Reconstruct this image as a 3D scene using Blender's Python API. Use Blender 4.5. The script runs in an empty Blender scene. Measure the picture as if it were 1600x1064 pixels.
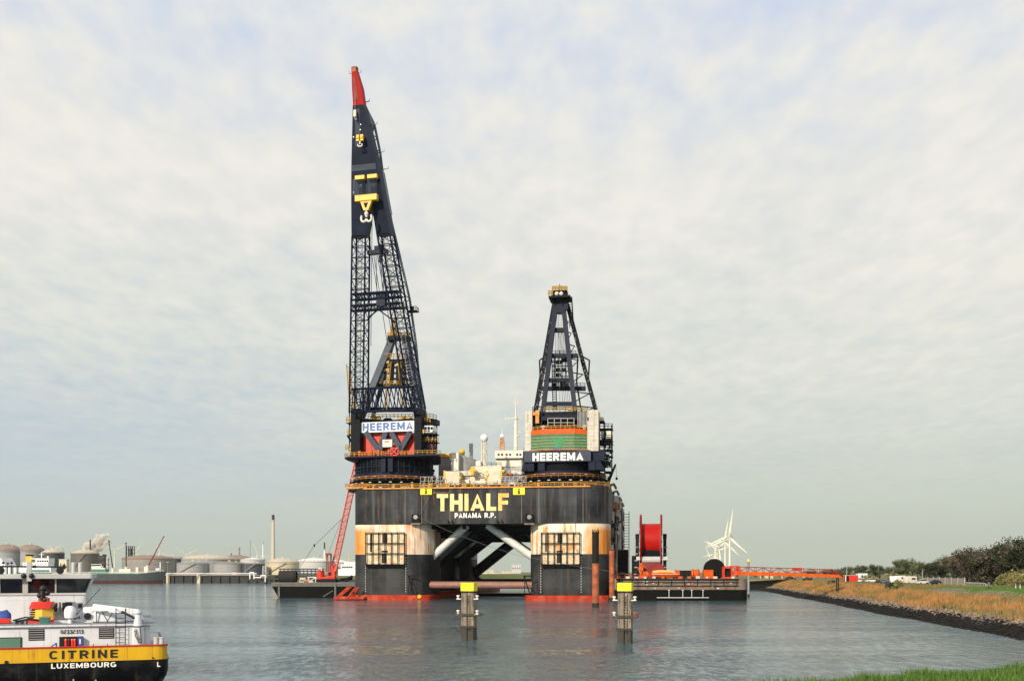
import bpy, math, random
from mathutils import Vector, Matrix, noise as mnoise
R = math.radians
S = bpy.context.scene
COL = S.collection
F, H, HOR = 1600.0, 9.6, 893.0          # focal length in photo pixels, eye height, horizon row
rnd = random.Random(7)

# ------------------------------------------------------------------ materials
def link(nt, a, b): nt.links.new(a, b)
def ramp(nt, fac, p0, p1):
    n = nt.nodes.new('ShaderNodeMapRange'); n.clamp = True
    n.inputs[1].default_value = p0; n.inputs[2].default_value = p1
    link(nt, fac, n.inputs[0]); return n.outputs[0]
def mapped(nt, scale, kind='Object'):
    tc = nt.nodes.new('ShaderNodeTexCoord'); mp = nt.nodes.new('ShaderNodeMapping')
    mp.inputs['Scale'].default_value = scale if hasattr(scale, '__len__') else (scale,)*3
    link(nt, tc.outputs[kind], mp.inputs['Vector']); return mp.outputs['Vector']
def noise(nt, vec, scale=1.0, detail=4, rough=.55):
    n = nt.nodes.new('ShaderNodeTexNoise'); n.inputs['Scale'].default_value = scale
    n.inputs['Detail'].default_value = detail; n.inputs['Roughness'].default_value = rough
    link(nt, vec, n.inputs['Vector']); return n.outputs['Fac']
def mixc(nt, fac, a, b, mode='MIX'):
    n = nt.nodes.new('ShaderNodeMix'); n.data_type = 'RGBA'; n.blend_type = mode
    for s, val in ((n.inputs[0], fac), (n.inputs[6], a), (n.inputs[7], b)):
        if isinstance(val, (int, float)): s.default_value = val
        elif isinstance(val, (tuple, list)): s.default_value = (*val, 1.0)[:4]
        else: link(nt, val, s)
    return n.outputs[2]
def M(name, col, rough=.6, metal=0.0, var=.18, vs=.6, streaks=(), patches=(), bump=0.0, bs=4.0, spec=.5, seams=None):
    """streaks: (colour, noise scale, lo, hi, amount) run down a surface; patches: the same without direction; seams: (w, h, darkness) plate joints"""
    m = bpy.data.materials.new(name); m.use_nodes = True; nt = m.node_tree
    b = nt.nodes['Principled BSDF']
    b.inputs['Roughness'].default_value = rough; b.inputs['Metallic'].default_value = metal
    b.inputs['Specular IOR Level'].default_value = spec
    v = mapped(nt, 1.0)
    n = noise(nt, v, vs, 5)
    lo = tuple(c*(1-var) for c in col); hi = tuple(min(1, c*(1+var)) for c in col)
    out = mixc(nt, ramp(nt, n, .3, .7), lo, hi)
    for (c, sc, p0, p1, amt) in patches:
        f = ramp(nt, noise(nt, mapped(nt, (1, 1, 1)), sc, 6, .62), p0, p1)
        mm = nt.nodes.new('ShaderNodeMath'); mm.operation = 'MULTIPLY'; mm.inputs[1].default_value = amt
        link(nt, f, mm.inputs[0]); out = mixc(nt, mm.outputs[0], out, c)
    for (c, sc, p0, p1, amt) in streaks:
        f = ramp(nt, noise(nt, mapped(nt, (1, 1, .045)), sc, 5, .6), p0, p1)
        g = ramp(nt, noise(nt, mapped(nt, (1, 1, .8)), sc*.25, 3), .38, .58)
        mm = nt.nodes.new('ShaderNodeMath'); mm.operation = 'MULTIPLY'
        link(nt, f, mm.inputs[0]); link(nt, g, mm.inputs[1])
        m2 = nt.nodes.new('ShaderNodeMath'); m2.operation = 'MULTIPLY'; m2.inputs[1].default_value = amt
        link(nt, mm.outputs[0], m2.inputs[0]); out = mixc(nt, m2.outputs[0], out, c)
    if seams:
        tc = nt.nodes.new('ShaderNodeTexCoord'); mp = nt.nodes.new('ShaderNodeMapping'); mp.inputs['Rotation'].default_value = (R(90), 0, 0)
        link(nt, tc.outputs['Object'], mp.inputs['Vector'])
        br = nt.nodes.new('ShaderNodeTexBrick'); br.inputs['Scale'].default_value = 1
        br.inputs['Brick Width'].default_value = seams[0]; br.inputs['Row Height'].default_value = seams[1]
        br.inputs['Mortar Size'].default_value = min(.05, seams[0]*.006); br.inputs['Mortar Smooth'].default_value = .5; br.offset = 0
        link(nt, mp.outputs['Vector'], br.inputs['Vector'])
        mm = nt.nodes.new('ShaderNodeMath'); mm.operation = 'MULTIPLY'; mm.inputs[1].default_value = seams[2]
        link(nt, br.outputs['Fac'], mm.inputs[0]); out = mixc(nt, mm.outputs[0], out, tuple(c*.35 for c in col))
    link(nt, out, b.inputs['Base Color'])
    if bump:
        bp = nt.nodes.new('ShaderNodeBump'); bp.inputs['Strength'].default_value = bump; bp.inputs['Distance'].default_value = .3
        link(nt, noise(nt, v, bs, 6), bp.inputs['Height']); link(nt, bp.outputs['Normal'], b.inputs['Normal'])
    return m

# ------------------------------------------------------------------ mesh builder
APART = set('boom_foot back_plate winch_gear frame_beam frame_ladder hull_scar deck_gear cross_beam sheave_beam hook king_strut strut roof_vent deck_fitting deck_machinery vent_pipe side_fitting deck_light scaffold stay_rope window_post rope_panel hoist_wire gusset lamp lamp_bracket roof_fitting beam_lug side_leg leg_lug winch_deck_railing frame_gear walkway_ladder cab_tower orange_hoist open_cell draught_marking seam_bar porthole deck_piping exhaust_cowl fender_post deck_pipe frame_walkway underdeck_girder door module house_pipe deck_locker seam_line'.split())
class MB:
    def __init__(s): s.v = []; s.f = []; s.mi = []; s.mats = []; s.cur = 0
    def mat(s, m):
        if m not in s.mats: s.mats.append(m)
        s.cur = s.mats.index(m); return s
    def add(s, vs, fs):
        o = len(s.v); s.v += [tuple(p) for p in vs]
        for f in fs: s.f.append(tuple(i+o for i in f)); s.mi.append(s.cur)
        return s
    def box(s, x0, x1, y0, y1, z0, z1):
        x0, x1 = min(x0, x1), max(x0, x1); y0, y1 = min(y0, y1), max(y0, y1); z0, z1 = min(z0, z1), max(z0, z1)
        return s.add([(x0,y0,z0),(x1,y0,z0),(x1,y1,z0),(x0,y1,z0),(x0,y0,z1),(x1,y0,z1),(x1,y1,z1),(x0,y1,z1)],
                     [(0,3,2,1),(4,5,6,7),(0,1,5,4),(1,2,6,5),(2,3,7,6),(3,0,4,7)])
    def cbox(s, c, d): return s.box(c[0]-d[0]/2, c[0]+d[0]/2, c[1]-d[1]/2, c[1]+d[1]/2, c[2]-d[2]/2, c[2]+d[2]/2)
    def frame_of(s, p, q, up=None):
        d = (q-p).normalized()
        u = Vector(up) if up is not None else (Vector((0,0,1)) if abs(d.z) < .95 else Vector((0,1,0)))
        a = d.cross(u).normalized(); b = a.cross(d).normalized(); return d, a, b
    def beam(s, p, q, w, h=None, up=None, w2=None, h2=None):
        p, q = Vector(p), Vector(q); h = h or w; w2 = w2 or w; h2 = h2 or h
        d, a, b = s.frame_of(p, q, up); vs = []
        for c, ww, hh in ((p, w, h), (q, w2, h2)):
            for i, j in ((-1,-1),(1,-1),(1,1),(-1,1)): vs.append(c + a*(i*ww/2) + b*(j*hh/2))
        return s.add(vs, [(0,1,2,3),(7,6,5,4),(0,4,5,1),(1,5,6,2),(2,6,7,3),(3,7,4,0)])
    def tube(s, p, q, r, n=6, r2=None, caps=True):
        p, q = Vector(p), Vector(q); r2 = r if r2 is None else r2
        if (q-p).length < 1e-6: return s
        d, a, b = s.frame_of(p, q); vs = []
        for c, rr in ((p, r), (q, r2)):
            for k in range(n):
                t = 2*math.pi*k/n; vs.append(c + a*(rr*math.cos(t)) + b*(rr*math.sin(t)))
        fs = [(k, (k+1) % n, n+(k+1) % n, n+k) for k in range(n)]
        if caps: fs += [tuple(range(n))[::-1], tuple(range(n, 2*n))]
        return s.add(vs, fs)
    def path(s, pts, r, n=6):
        for a, b in zip(pts, pts[1:]): s.tube(a, b, r, n)
        return s
    def prism(s, poly, z0, z1, top=None):
        n = len(poly); top = top or poly
        vs = [(x, y, z0) for x, y in poly] + [(x, y, z1) for x, y in top]
        return s.add(vs, [(k, (k+1) % n, n+(k+1) % n, n+k) for k in range(n)] + [tuple(range(n))[::-1], tuple(range(n, 2*n))])
    def extr(s, poly, fn, t0, t1):
        """poly of 2-d points pushed through fn(a, b, t) between t0 and t1"""
        n = len(poly); vs = [fn(a, b, t0) for a, b in poly] + [fn(a, b, t1) for a, b in poly]
        return s.add(vs, [(k, (k+1) % n, n+(k+1) % n, n+k) for k in range(n)] + [tuple(range(n))[::-1], tuple(range(n, 2*n))])
    def lathe(s, prof, n=32, c=(0,0,0), axis='z'):
        vs = []; fs = []
        for (r, z) in prof:
            for k in range(n):
                t = 2*math.pi*k/n; x, y = r*math.cos(t), r*math.sin(t)
                p = (x, y, z) if axis == 'z' else ((z, x, y) if axis == 'x' else (x, z, -y))
                vs.append((c[0]+p[0], c[1]+p[1], c[2]+p[2]))
        for i in range(len(prof)-1):
            for k in range(n):
                fs.append((i*n+k, i*n+(k+1) % n, (i+1)*n+(k+1) % n, (i+1)*n+k))
        fs += [tuple(range(n))[::-1], tuple(range((len(prof)-1)*n, len(prof)*n))]
        return s.add(vs, fs)
    def ball(s, c, r, n=12, sq=1.0):
        m = n//2; prof = [(max(.001, r*math.sin(math.pi*i/m)), -r*sq*math.cos(math.pi*i/m)) for i in range(m+1)]
        return s.lathe(prof, n, c)
    def loft(s, rings, caps=True):
        n = len(rings[0]); vs = [p for r in rings for p in r]; fs = []
        for i in range(len(rings)-1):
            for k in range(n): fs.append((i*n+k, i*n+(k+1) % n, (i+1)*n+(k+1) % n, (i+1)*n+k))
        if caps: fs += [tuple(range(n))[::-1], tuple(range((len(rings)-1)*n, len(rings)*n))]
        return s.add(vs, fs)
    def quad(s, a, b, c, d): return s.add([a, b, c, d], [(0,1,2,3)])
    def lattice(s, p, q, x, w0, d0, w1, d1, n, rc, rl, y=None, x_bays=False):
        """four-chord lattice girder from p to q, x = its width direction"""
        p, q, x = Vector(p), Vector(q), Vector(x).normalized(); ax = (q-p).normalized(); yv = ax.cross(x).normalized()
        def P(t, i, j):
            w = w0+(w1-w0)*t; d = d0+(d1-d0)*t
            return p+(q-p)*t + x*(i*w/2) + yv*(j*d/2)
        cs = ((-1,-1),(1,-1),(1,1),(-1,1))
        for (i, j) in cs: s.tube(P(0,i,j), P(1,i,j), rc, 6)
        for k in range(n):
            t0, t1 = k/n, (k+1)/n
            for e in range(4):
                a, b = cs[e], cs[(e+1) % 4]
                if k % 2: a, b = b, a
                s.tube(P(t0,*a), P(t1,*b), rl, 4, caps=False)
                if x_bays: s.tube(P(t0,*b), P(t1,*a), rl, 4, caps=False)
                s.tube(P(t1,*a), P(t1,*b), rl, 4, caps=False)
        return s
    def rail(s, pts, h=1.1, step=2.0, r=.06, bars=2, closed=False):
        pts = [Vector(p) for p in pts]
        if closed: pts = pts + [pts[0]]
        for a, b in zip(pts, pts[1:]):
            L = (b-a).length; n = max(1, int(L/step))
            for k in range(n+1):
                c = a+(b-a)*(k/n); s.tube(c, c+Vector((0,0,h)), r, 4)
            for j in range(1, bars+1):
                o = Vector((0,0,h*j/bars)); s.tube(a+o, b+o, r, 4)
        return s
    def ladder(s, p, q, w, x=(1,0,0), step=.6, r=.06):
        p, q, x = Vector(p), Vector(q), Vector(x).normalized()*(w/2)
        s.tube(p-x, q-x, r, 4); s.tube(p+x, q+x, r, 4); n = max(2, int((q-p).length/step))
        for k in range(1, n):
            c = p+(q-p)*(k/n); s.tube(c-x, c+x, r*.8, 4)
        return s
    def pieces(s, margin=.04):
        """the mesh's pieces that nothing joins, as builders of their own"""
        n = len(s.v); par = list(range(n))
        def find(a):
            while par[a] != a: par[a] = par[par[a]]; a = par[a]
            return a
        for f in s.f:
            for i in f[1:]: par[find(i)] = find(f[0])
        groups = {}
        for i in range(n): groups.setdefault(find(i), []).append(i)
        box = []
        for g, idx in groups.items():
            c = list(zip(*(s.v[i] for i in idx))); box.append([g, [min(a)-margin for a in c], [max(a)+margin for a in c]])
        lab = {b[0]: b[0] for b in box}
        def lf(a):
            while lab[a] != a: a = lab[a]
            return a
        for i in range(len(box)):
            for j in range(i):
                if all(box[i][1][k] <= box[j][2][k] and box[j][1][k] <= box[i][2][k] for k in range(3)): lab[lf(box[i][0])] = lf(box[j][0])
        out = {}
        for f, mi in zip(s.f, s.mi): out.setdefault(lf(find(f[0])), []).append((f, mi))
        res = []
        for fs in out.values():
            b = MB(); b.mats = s.mats; mp = {}
            for f, mi in fs:
                for i in f:
                    if i not in mp: mp[i] = len(b.v); b.v.append(s.v[i])
                b.f.append(tuple(mp[i] for i in f)); b.mi.append(mi)
            res.append(b)
        return res
    def build(s, name, m=None, parent=None, loc=None, smooth=35, bevel=0, rz=None):
        if name in APART and not getattr(s, 'one', 0):
            ps = s.pieces()
            if 1 < len(ps) <= 90:
                r = None
                for b in ps: b.one = 1; o = b.build(name, m, parent, loc, smooth, bevel, rz); r = r or o
                return r
        me = bpy.data.meshes.new(name); me.from_pydata(s.v, [], s.f); 
        mats = s.mats or [m]
        for k in mats: me.materials.append(k)
        if s.mats: me.polygons.foreach_set('material_index', s.mi)
        me.validate(); me.update()
        if smooth:
            me.polygons.foreach_set('use_smooth', [True]*len(me.polygons)); me.set_sharp_from_angle(angle=R(smooth))
        o = bpy.data.objects.new(name, me); COL.objects.link(o)
        if parent: o.parent = parent
        if loc: o.location = loc
        if rz: o.rotation_euler.z = rz
        if bevel:
            bv = o.modifiers.new('edge', 'BEVEL'); bv.width = bevel; bv.segments = 2; bv.limit_method = 'ANGLE'; bv.angle_limit = R(40)
        return o

def tag(o, label, cat, group=None):
    o['label'] = label; o['category'] = cat
    if group: o['group'] = group
    return o
def thing(name, label, cat, loc=(0,0,0), rz=0, group=None):
    o = bpy.data.objects.new(name, None); COL.objects.link(o); o.location = loc; o.rotation_euler.z = rz
    o.empty_display_size = .5
    return tag(o, label, cat, group)
def kind(o, k): o['kind'] = k; return o
def dup(o, parent=None):
    c = o.copy(); COL.objects.link(c)
    if parent is not None: c.parent = parent
    for ch in KIDS.get(o.name, None) or [k for k in o.children]: dup(ch, c)
    return c
KIDS = {}

# block lettering drawn with thick strokes, one solid per stroke
def arc(cx, cy, rx, ry, a0, a1, n=10): return [(cx+rx*math.cos(R(a0+(a1-a0)*k/n)), cy+ry*math.sin(R(a0+(a1-a0)*k/n))) for k in range(n+1)]
def glyph(ch, t):
    h = t/2; q = 1-h
    def bowl(w, y0, y1): r = (y1-y0)/2; rx = min(r, w-h-.3); return [(0,y1),(w-h-rx,y1)]+arc(w-h-rx,(y0+y1)/2,rx,r,90,-90)[1:-1]+[(w-h-rx,y0),(0,y0)]
    def oval(w, a0, a1, n=22):
        r = .30; P = arc(w/2,.5,w/2-h,.5-h,a0,a1,n); return [(w/2+(w/2-h)*math.copysign(abs((x-w/2)/(w/2-h))**.75, x-w/2), .5+(.5-h)*math.copysign(abs((y-.5)/(.5-h))**.75, y-.5)) for x, y in P]
    if ch == 'H': return .74, [[(h,0),(h,1)],[(.74-h,0),(.74-h,1)],[(h,.5),(.74-h,.5)]]
    if ch == 'E': return .64, [[(h,0),(h,1)],[(h,q),(.63,q)],[(h,.51),(.60,.51)],[(h,h),(.64,h)]]
    if ch == 'F': return .62, [[(h,0),(h,1)],[(h,q),(.62,q)],[(h,.47),(.57,.47)]]
    if ch == 'L': return .58, [[(h,0),(h,1)],[(h,h),(.58,h)]]
    if ch == 'T': return .68, [[(.34,0),(.34,1)],[(0,q),(.68,q)]]
    if ch == 'I': return t, [[(h,0),(h,1)]]
    if ch == 'R': return .74, [[(h,0),(h,1)],bowl(.72,.47,q),[(.40,.47),(.74-h*.9,0)]]
    if ch == 'P': return .70, [[(h,0),(h,1)],bowl(.70,.42,q)]
    if ch == 'B': return .72, [[(h,0),(h,1)],bowl(.68,.52,q),bowl(.72,h,.50)]
    if ch == 'M': return .92, [[(h,0),(h,1)],[(.92-h,0),(.92-h,1)],[(h,1-h*.6),(.46,.2),(.92-h,1-h*.6)]]
    if ch == 'N': return .76, [[(h,0),(h,1)],[(.76-h,0),(.76-h,1)],[(h,1-h*.4),(.76-h,h*.4)]]
    if ch == 'A': return .82, [[(h*.9,0),(.41,1.02),(.82-h*.9,0)],[(.2,.27),(.62,.27)]]
    if ch == 'X': return .74, [[(h,0),(.74-h,1)],[(h,1),(.74-h,0)]]
    if ch == 'C': return .74, [oval(.74,42,318)]
    if ch == 'G': return .78, [oval(.78,45,330),[(.44,.42),(.78,.42)],[(.78-h,.42),(.78-h,.06)]]
    if ch == 'O': return .80, [oval(.80,0,360,28)]
    if ch == '0': return .66, [oval(.66,0,360,24)]
    if ch == 'U': return .74, [[(h,1),(h,.36)]+arc(.37,.36,.37-h,.36-h,180,360)[1:-1]+[(.74-h,.36),(.74-h,1)]]
    if ch == '1': return .40, [[(.28,0),(.28,1)],[(.02,.76),(.28,1-h*.7)]]
    if ch == '2': return .62, [[(.04,q),(.60-h,q),(.60-h,.5),(h,.5),(h,h),(.62,h)]]
    if ch == '3': return .62, [[(.04,q),(.56-h,q),(.56-h,.5)],[(.14,.5),(.60-h,.5),(.60-h,h),(.02,h)]]
    if ch == '.': return t, [[(h,0),(h,t)]]
    return .36, []
def text(name, body, w, h, at, m, parent, rz=0, bold=.22, depth=.05, gap=.13):
    cx = 0; items = []
    for ch in body:
        gw, strokes = glyph(ch, bold); items.append((cx, strokes)); cx += gw+gap
    tot = cx-gap; sx = w/tot; mb = MB(); k = 0; th = bold/2
    for (x0, strokes) in items:
        for P in strokes:
            k += 1; L = []; n = len(P); closed = math.dist(P[0], P[-1]) < 1e-6
            for i in range(n):
                a = P[i-1] if i else (P[-2] if closed else None); b = P[i+1] if i < n-1 else (P[1] if closed else None); c = P[i]
                def nrm(u, v): d = math.dist(u, v) or 1; return (-(v[1]-u[1])/d, (v[0]-u[0])/d)
                if a is None: nx, ny = nrm(c, b)
                elif b is None: nx, ny = nrm(a, c)
                else:
                    n1, n2 = nrm(a, c), nrm(c, b); nx, ny = n1[0]+n2[0], n1[1]+n2[1]; l = math.hypot(nx, ny) or 1; nx, ny = nx/l, ny/l; f = min(2.2, 1/max(.2, nx*n1[0]+ny*n1[1])); nx, ny = nx*f, ny*f
                L.append([(c[0]+nx*th*s_, min(1, max(0, c[1]+ny*th*s_))) for s_ in (1, -1)])
            d0 = -depth-.004*(k % 7)
            def W(p, y): return (at[0]+((x0+p[0])*sx-w/2), at[1]+y, at[2]+(p[1]-.5)*h)
            for i in range(n-1):
                q = [L[i][1], L[i+1][1], L[i+1][0], L[i][0]]; vs = [W(p, d0) for p in q]+[W(p, 0) for p in q]
                mb.add(vs, [(0,1,2,3),(0,4,5,1),(3,2,6,7)]+([(0,3,7,4)] if i == 0 else [])+([(1,5,6,2)] if i == n-2 else []))
    return mb.build(name, m, parent, smooth=0)

# ------------------------------------------------------------------ measuring: photo row/column + depth -> metres
def wx(px, D): return (px-800)/F*D
def wz(py, D): return H+(HOR-py)/F*D
class Frame:
    """a ground frame turned clockwise by th; u/z tell where a photo column/row falls at local depth v"""
    def __init__(s, X, Y, th, z0=0): s.X, s.Y, s.z0 = X, Y, z0; s.th = th; s.c, s.s = math.cos(th), math.sin(th)
    def u(s, px, v):
        k = (px-800)/F; return (k*s.Y+k*s.c*v-s.X-v*s.s)/(s.c+k*s.s)
    def z(s, py, px, v):
        D = s.Y-s.u(px, v)*s.s+v*s.c; return wz(py, D)-s.z0
    def p(s, px, py, v): return Vector((s.u(px, v), v, s.z(py, px, v)))
    def world(s, u, v, z=0): return Vector((s.X+u*s.c+v*s.s, s.Y-u*s.s+v*s.c, s.z0+z))
    def bx(s, mb, x0, x1, y0, y1, v, dep):
        xm = (x0+x1)/2; return mb.box(s.u(x0, v), s.u(x1, v), v, v+dep, s.z(y1, xm, v), s.z(y0, xm, v))
ORD = ['first','second','third','fourth','fifth','sixth','seventh','eighth','ninth','tenth','eleventh','twelfth','thirteenth','fourteenth','fifteenth','sixteenth','seventeenth','eighteenth','nineteenth','twentieth']

# ------------------------------------------------------------------ material set
RUST = (.30,.10,.03); ORUST = (.50,.17,.03)
m_hull = M('hull_black', (.009,.0105,.014), .55, var=.4, vs=.15, patches=[((.060,.063,.070), .07, .44, .66, .7), ((.10,.045,.022), .30, .60, .72, .6), ((.16,.16,.16), .22, .64, .74, .6)],
           streaks=[((.17,.07,.025), .9, .56, .65, .85), ((.095,.102,.112), .40, .49, .63, .65), ((.005,.005,.006), .7, .56, .68, .6), ((.20,.19,.17), 1.6, .68, .72, .6)], seams=(8.5, 6.3, .8), spec=.2)
m_hull_low = M('hull_black_low', (.011,.012,.015), .6, var=.4, vs=.2, patches=[((.055,.058,.060), .09, .44, .66, .7), ((.12,.10,.07), .5, .66, .76, .6)],
           streaks=[((.12,.055,.025), .6, .60, .70, .6), ((.06,.064,.068), .3, .52, .68, .45)], seams=(9, 7, .7), spec=.3)
m_band = M('band_white_rusty', (.78,.75,.66), .6, var=.08, patches=[((.74,.52,.20), .12, .50, .66, .7)],
           streaks=[((.62,.19,.015), .30, .47, .57, .95), ((.64,.27,.04), .8, .51, .60, .85), ((.24,.07,.02), 1.1, .55, .64, .9)])
def rust_corners(m):      # the outer corners of the columns have rusted most: a stain with its own place on the plate
    nt = m.node_tree; b = nt.nodes['Principled BSDF']; src = b.inputs['Base Color'].links[0].from_socket
    tc = nt.nodes.new('ShaderNodeTexCoord'); sx = nt.nodes.new('ShaderNodeSeparateXYZ'); link(nt, tc.outputs['Object'], sx.inputs[0])
    ab = nt.nodes.new('ShaderNodeMath'); ab.operation = 'ABSOLUTE'; link(nt, sx.outputs[0], ab.inputs[0])
    ad = nt.nodes.new('ShaderNodeMath'); ad.operation = 'MULTIPLY_ADD'; ad.inputs[1].default_value = 9; link(nt, noise(nt, mapped(nt, (1,1,.06)), .5, 5, .6), ad.inputs[0]); link(nt, ab.outputs[0], ad.inputs[2])
    f = ramp(nt, ad.outputs[0], 40, 44.5)
    c = mixc(nt, ramp(nt, noise(nt, mapped(nt, (1,1,.12)), .6, 5, .6), .35, .62), (.62,.16,.008), (.74,.36,.06))
    c = mixc(nt, ramp(nt, sx.outputs[2], 25.5, 23.5), (.74,.66,.5), c)
    mm = nt.nodes.new('ShaderNodeMath'); mm.operation = 'MULTIPLY'; mm.inputs[1].default_value = .95; link(nt, f, mm.inputs[0])
    link(nt, mixc(nt, mm.outputs[0], src, c), b.inputs['Base Color'])
rust_corners(m_band)
m_band_clean = M('band_white', (.62,.62,.58), .6, var=.1, streaks=[((.45,.2,.05), .4, .58, .72, .7)])
m_red = M('boot_red', (.40,.032,.010), .6, var=.25, spec=.2, patches=[((.45,.16,.08), .3, .5, .7, .6)])
m_dark = M('steel_black', (.0045,.0055,.010), .55, var=.3, vs=.8, spec=.12)
m_navy = M('steel_navy', (.005,.009,.026), .5, var=.3, vs=.3, patches=[((.018,.028,.060), .2, .54, .75, .5)], spec=.16)
m_navy_grey = M('steel_bluegrey', (.036,.047,.078), .5, var=.25, spec=.3)
m_yel = M('yellow_paint', (.72,.42,.02), .45, var=.12, patches=[((.25,.11,.02), .6, .6, .75, .7)])
m_yel_rail = M('yellow_rail', (.46,.28,.05), .5, var=.3, vs=2)
m_orange_rail = M('orange_rail', (.60,.24,.03), .5, var=.35, vs=.5)
m_sign_yel = M('sign_yellow', (.85,.75,.02), .45, var=.05)
m_white = M('white_paint', (.68,.65,.58), .5, var=.06, patches=[((.45,.36,.22), .25, .55, .75, .5)], streaks=[((.42,.28,.12), .8, .58, .75, .5)])
m_cream = M('cream_paint', (.60,.53,.40), .5, var=.12)
m_white_clean = M('white_clean', (.78,.78,.78), .4, var=.04)
m_container = M('container_white', (.55,.51,.44), .55, var=.15, streaks=[((.30,.18,.08), 1.2, .52, .66, .75)], patches=[((.36,.31,.24), .5, .5, .66, .6)])
m_grey = M('steel_grey', (.28,.28,.29), .5, var=.2)
m_lgrey = M('light_grey', (.48,.48,.48), .5, var=.12)
m_redhouse = M('red_house', (.62,.035,.012), .45, var=.15, vs=.3, streaks=[((.30,.03,.02), .7, .55, .75, .5)])
m_orange = M('orange_paint', (.62,.095,.008), .5, var=.2, spec=.25, patches=[((.30,.06,.02), .7, .56, .7, .7)])
m_green = M('green_weights', (.06,.15,.05), .6, var=.35, vs=1.2)
m_green_d = M('green_weights_rim', (.40,.46,.33), .6, var=.2)
m_emb_g = M('emblem_green', (.02,.24,.07), .5, var=.12); m_emb_b = M('emblem_blue', (.05,.13,.17), .5, var=.12)
m_blue_txt = M('lettering_blue', (.05,.13,.42), .5, var=.05)
m_white_txt = M('lettering_white', (.85,.84,.80), .5, var=.05)
m_yel_txt = M('lettering_yellow_rusty', (.90,.72,.30), .5, var=.1, patches=[((.80,.36,.03), .16, .48, .62, .9)])
m_black_txt = M('lettering_black', (.012,.014,.014), .5, var=.05)
m_glass = M('dark_glass', (.012,.015,.018), .08, var=.1)
m_plate = M('rusty_plates', (.70,.56,.38), .7, var=.25, vs=.9, patches=[((.30,.14,.06), .5, .54, .68, .8), ((.66,.26,.04), .30, .50, .66, .9)],
            streaks=[((.16,.08,.04), 1.1, .56, .68, .8)])
m_cell = M('cell_dark', (.02,.015,.012), .8, var=.3)
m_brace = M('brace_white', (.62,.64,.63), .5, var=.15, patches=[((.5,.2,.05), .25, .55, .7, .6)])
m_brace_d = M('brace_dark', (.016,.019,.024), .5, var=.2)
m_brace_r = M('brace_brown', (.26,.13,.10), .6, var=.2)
m_pile_rust = M('pile_rust', (.36,.09,.03), .7, var=.4, vs=.5, patches=[((.08,.035,.025), .4, .5, .68, .85), ((.55,.22,.05), .5, .6, .72, .8)])
m_pile_dark = M('pile_dark', (.014,.012,.012), .75, var=.3, spec=.2)
m_algae = M('pile_algae', (.014,.016,.009), .8, var=.4)
m_barge = M('barge_rusty', (.19,.15,.12), .7, var=.35, vs=.5, patches=[((.22,.10,.05), .5, .48, .66, .9), ((.34,.30,.26), .6, .6, .72, .8)], streaks=[((.05,.035,.03), .7, .5, .68, .85)])
m_barge_low = M('barge_black', (.005,.005,.005), .7, var=.3, spec=.1)
m_barge_grey = M('barge_grey', (.12,.115,.105), .65, var=.25, streaks=[((.2,.11,.06), .7, .58, .72, .6)])
m_rubber = M('black_rubber', (.009,.009,.009), .9, var=.3, vs=2, spec=.12)
m_reel = M('reel_red', (.40,.007,.004), .5, var=.1, vs=.3, spec=.15, streaks=[((.16,.01,.008), .6, .56, .7, .6)])
m_reel_d = M('reel_dark_red', (.20,.015,.012), .5, var=.3)
m_boom_pink = M('crane_red', (.66,.13,.10), .5, var=.2)
m_tank = [M('tank_grey', (.30,.305,.315), .6, var=.1, vs=.05), M('tank_brown', (.125,.115,.105), .6, var=.2, vs=.05), M('tank_cream', (.56,.48,.35), .6, var=.06, vs=.05),
          M('tank_white', (.50,.50,.49), .6, var=.06, vs=.05), M('tank_dark', (.055,.06,.075), .6, var=.15, vs=.05), M('tank_taupe', (.26,.25,.245), .6, var=.12, vs=.05)]
m_roof = [M('roof_cream', (.50,.43,.32), .6, var=.08), M('roof_brown', (.25,.19,.145), .7, var=.25, vs=.3), M('roof_white', (.72,.70,.66), .6, var=.05), M('roof_grey', (.30,.28,.26), .65, var=.15)]
m_rim = M('rim_red', (.40,.16,.11), .6)
m_concrete = M('concrete', (.25,.24,.21), .8, var=.2, vs=.4, patches=[((.10,.10,.09), .2, .5, .7, .7)])
m_quay_d = M('quay_dark', (.035,.034,.033), .8, var=.35, vs=.15)
m_conc_y = M('chimney_concrete', (.52,.46,.38), .8, var=.08)
m_turb = M('turbine_white', (.66,.63,.53), .5, var=.03)
m_wood = M('timber_weathered', (.235,.19,.145), .8, var=.3, vs=3, streaks=[((.06,.045,.035), 3.2, .46, .6, .95), ((.52,.44,.34), 2.5, .55, .7, .9)], bump=.3, bs=6)
m_brace_g = M('brace_grey', (.12,.14,.155), .5, var=.2)
m_tyrenet = M('tyre_net_grey', (.035,.034,.034), .9, var=.3, vs=2, spec=.15)
m_rope_g = M('rope_grey', (.16,.15,.14), .8)
m_back = M('boom_back_grey', (.12,.15,.19), .5, var=.15, spec=.3)
m_wood_wet = M('timber_wet', (.035,.028,.02), .6, var=.4, vs=3, bump=.3)
m_cap = M('cap_yellow', (.74,.68,.01), .55, var=.12, vs=2, patches=[((.45,.28,.03), 2.0, .58, .68, .7)], streaks=[((.30,.22,.05), 4, .58, .68, .6)])
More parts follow.
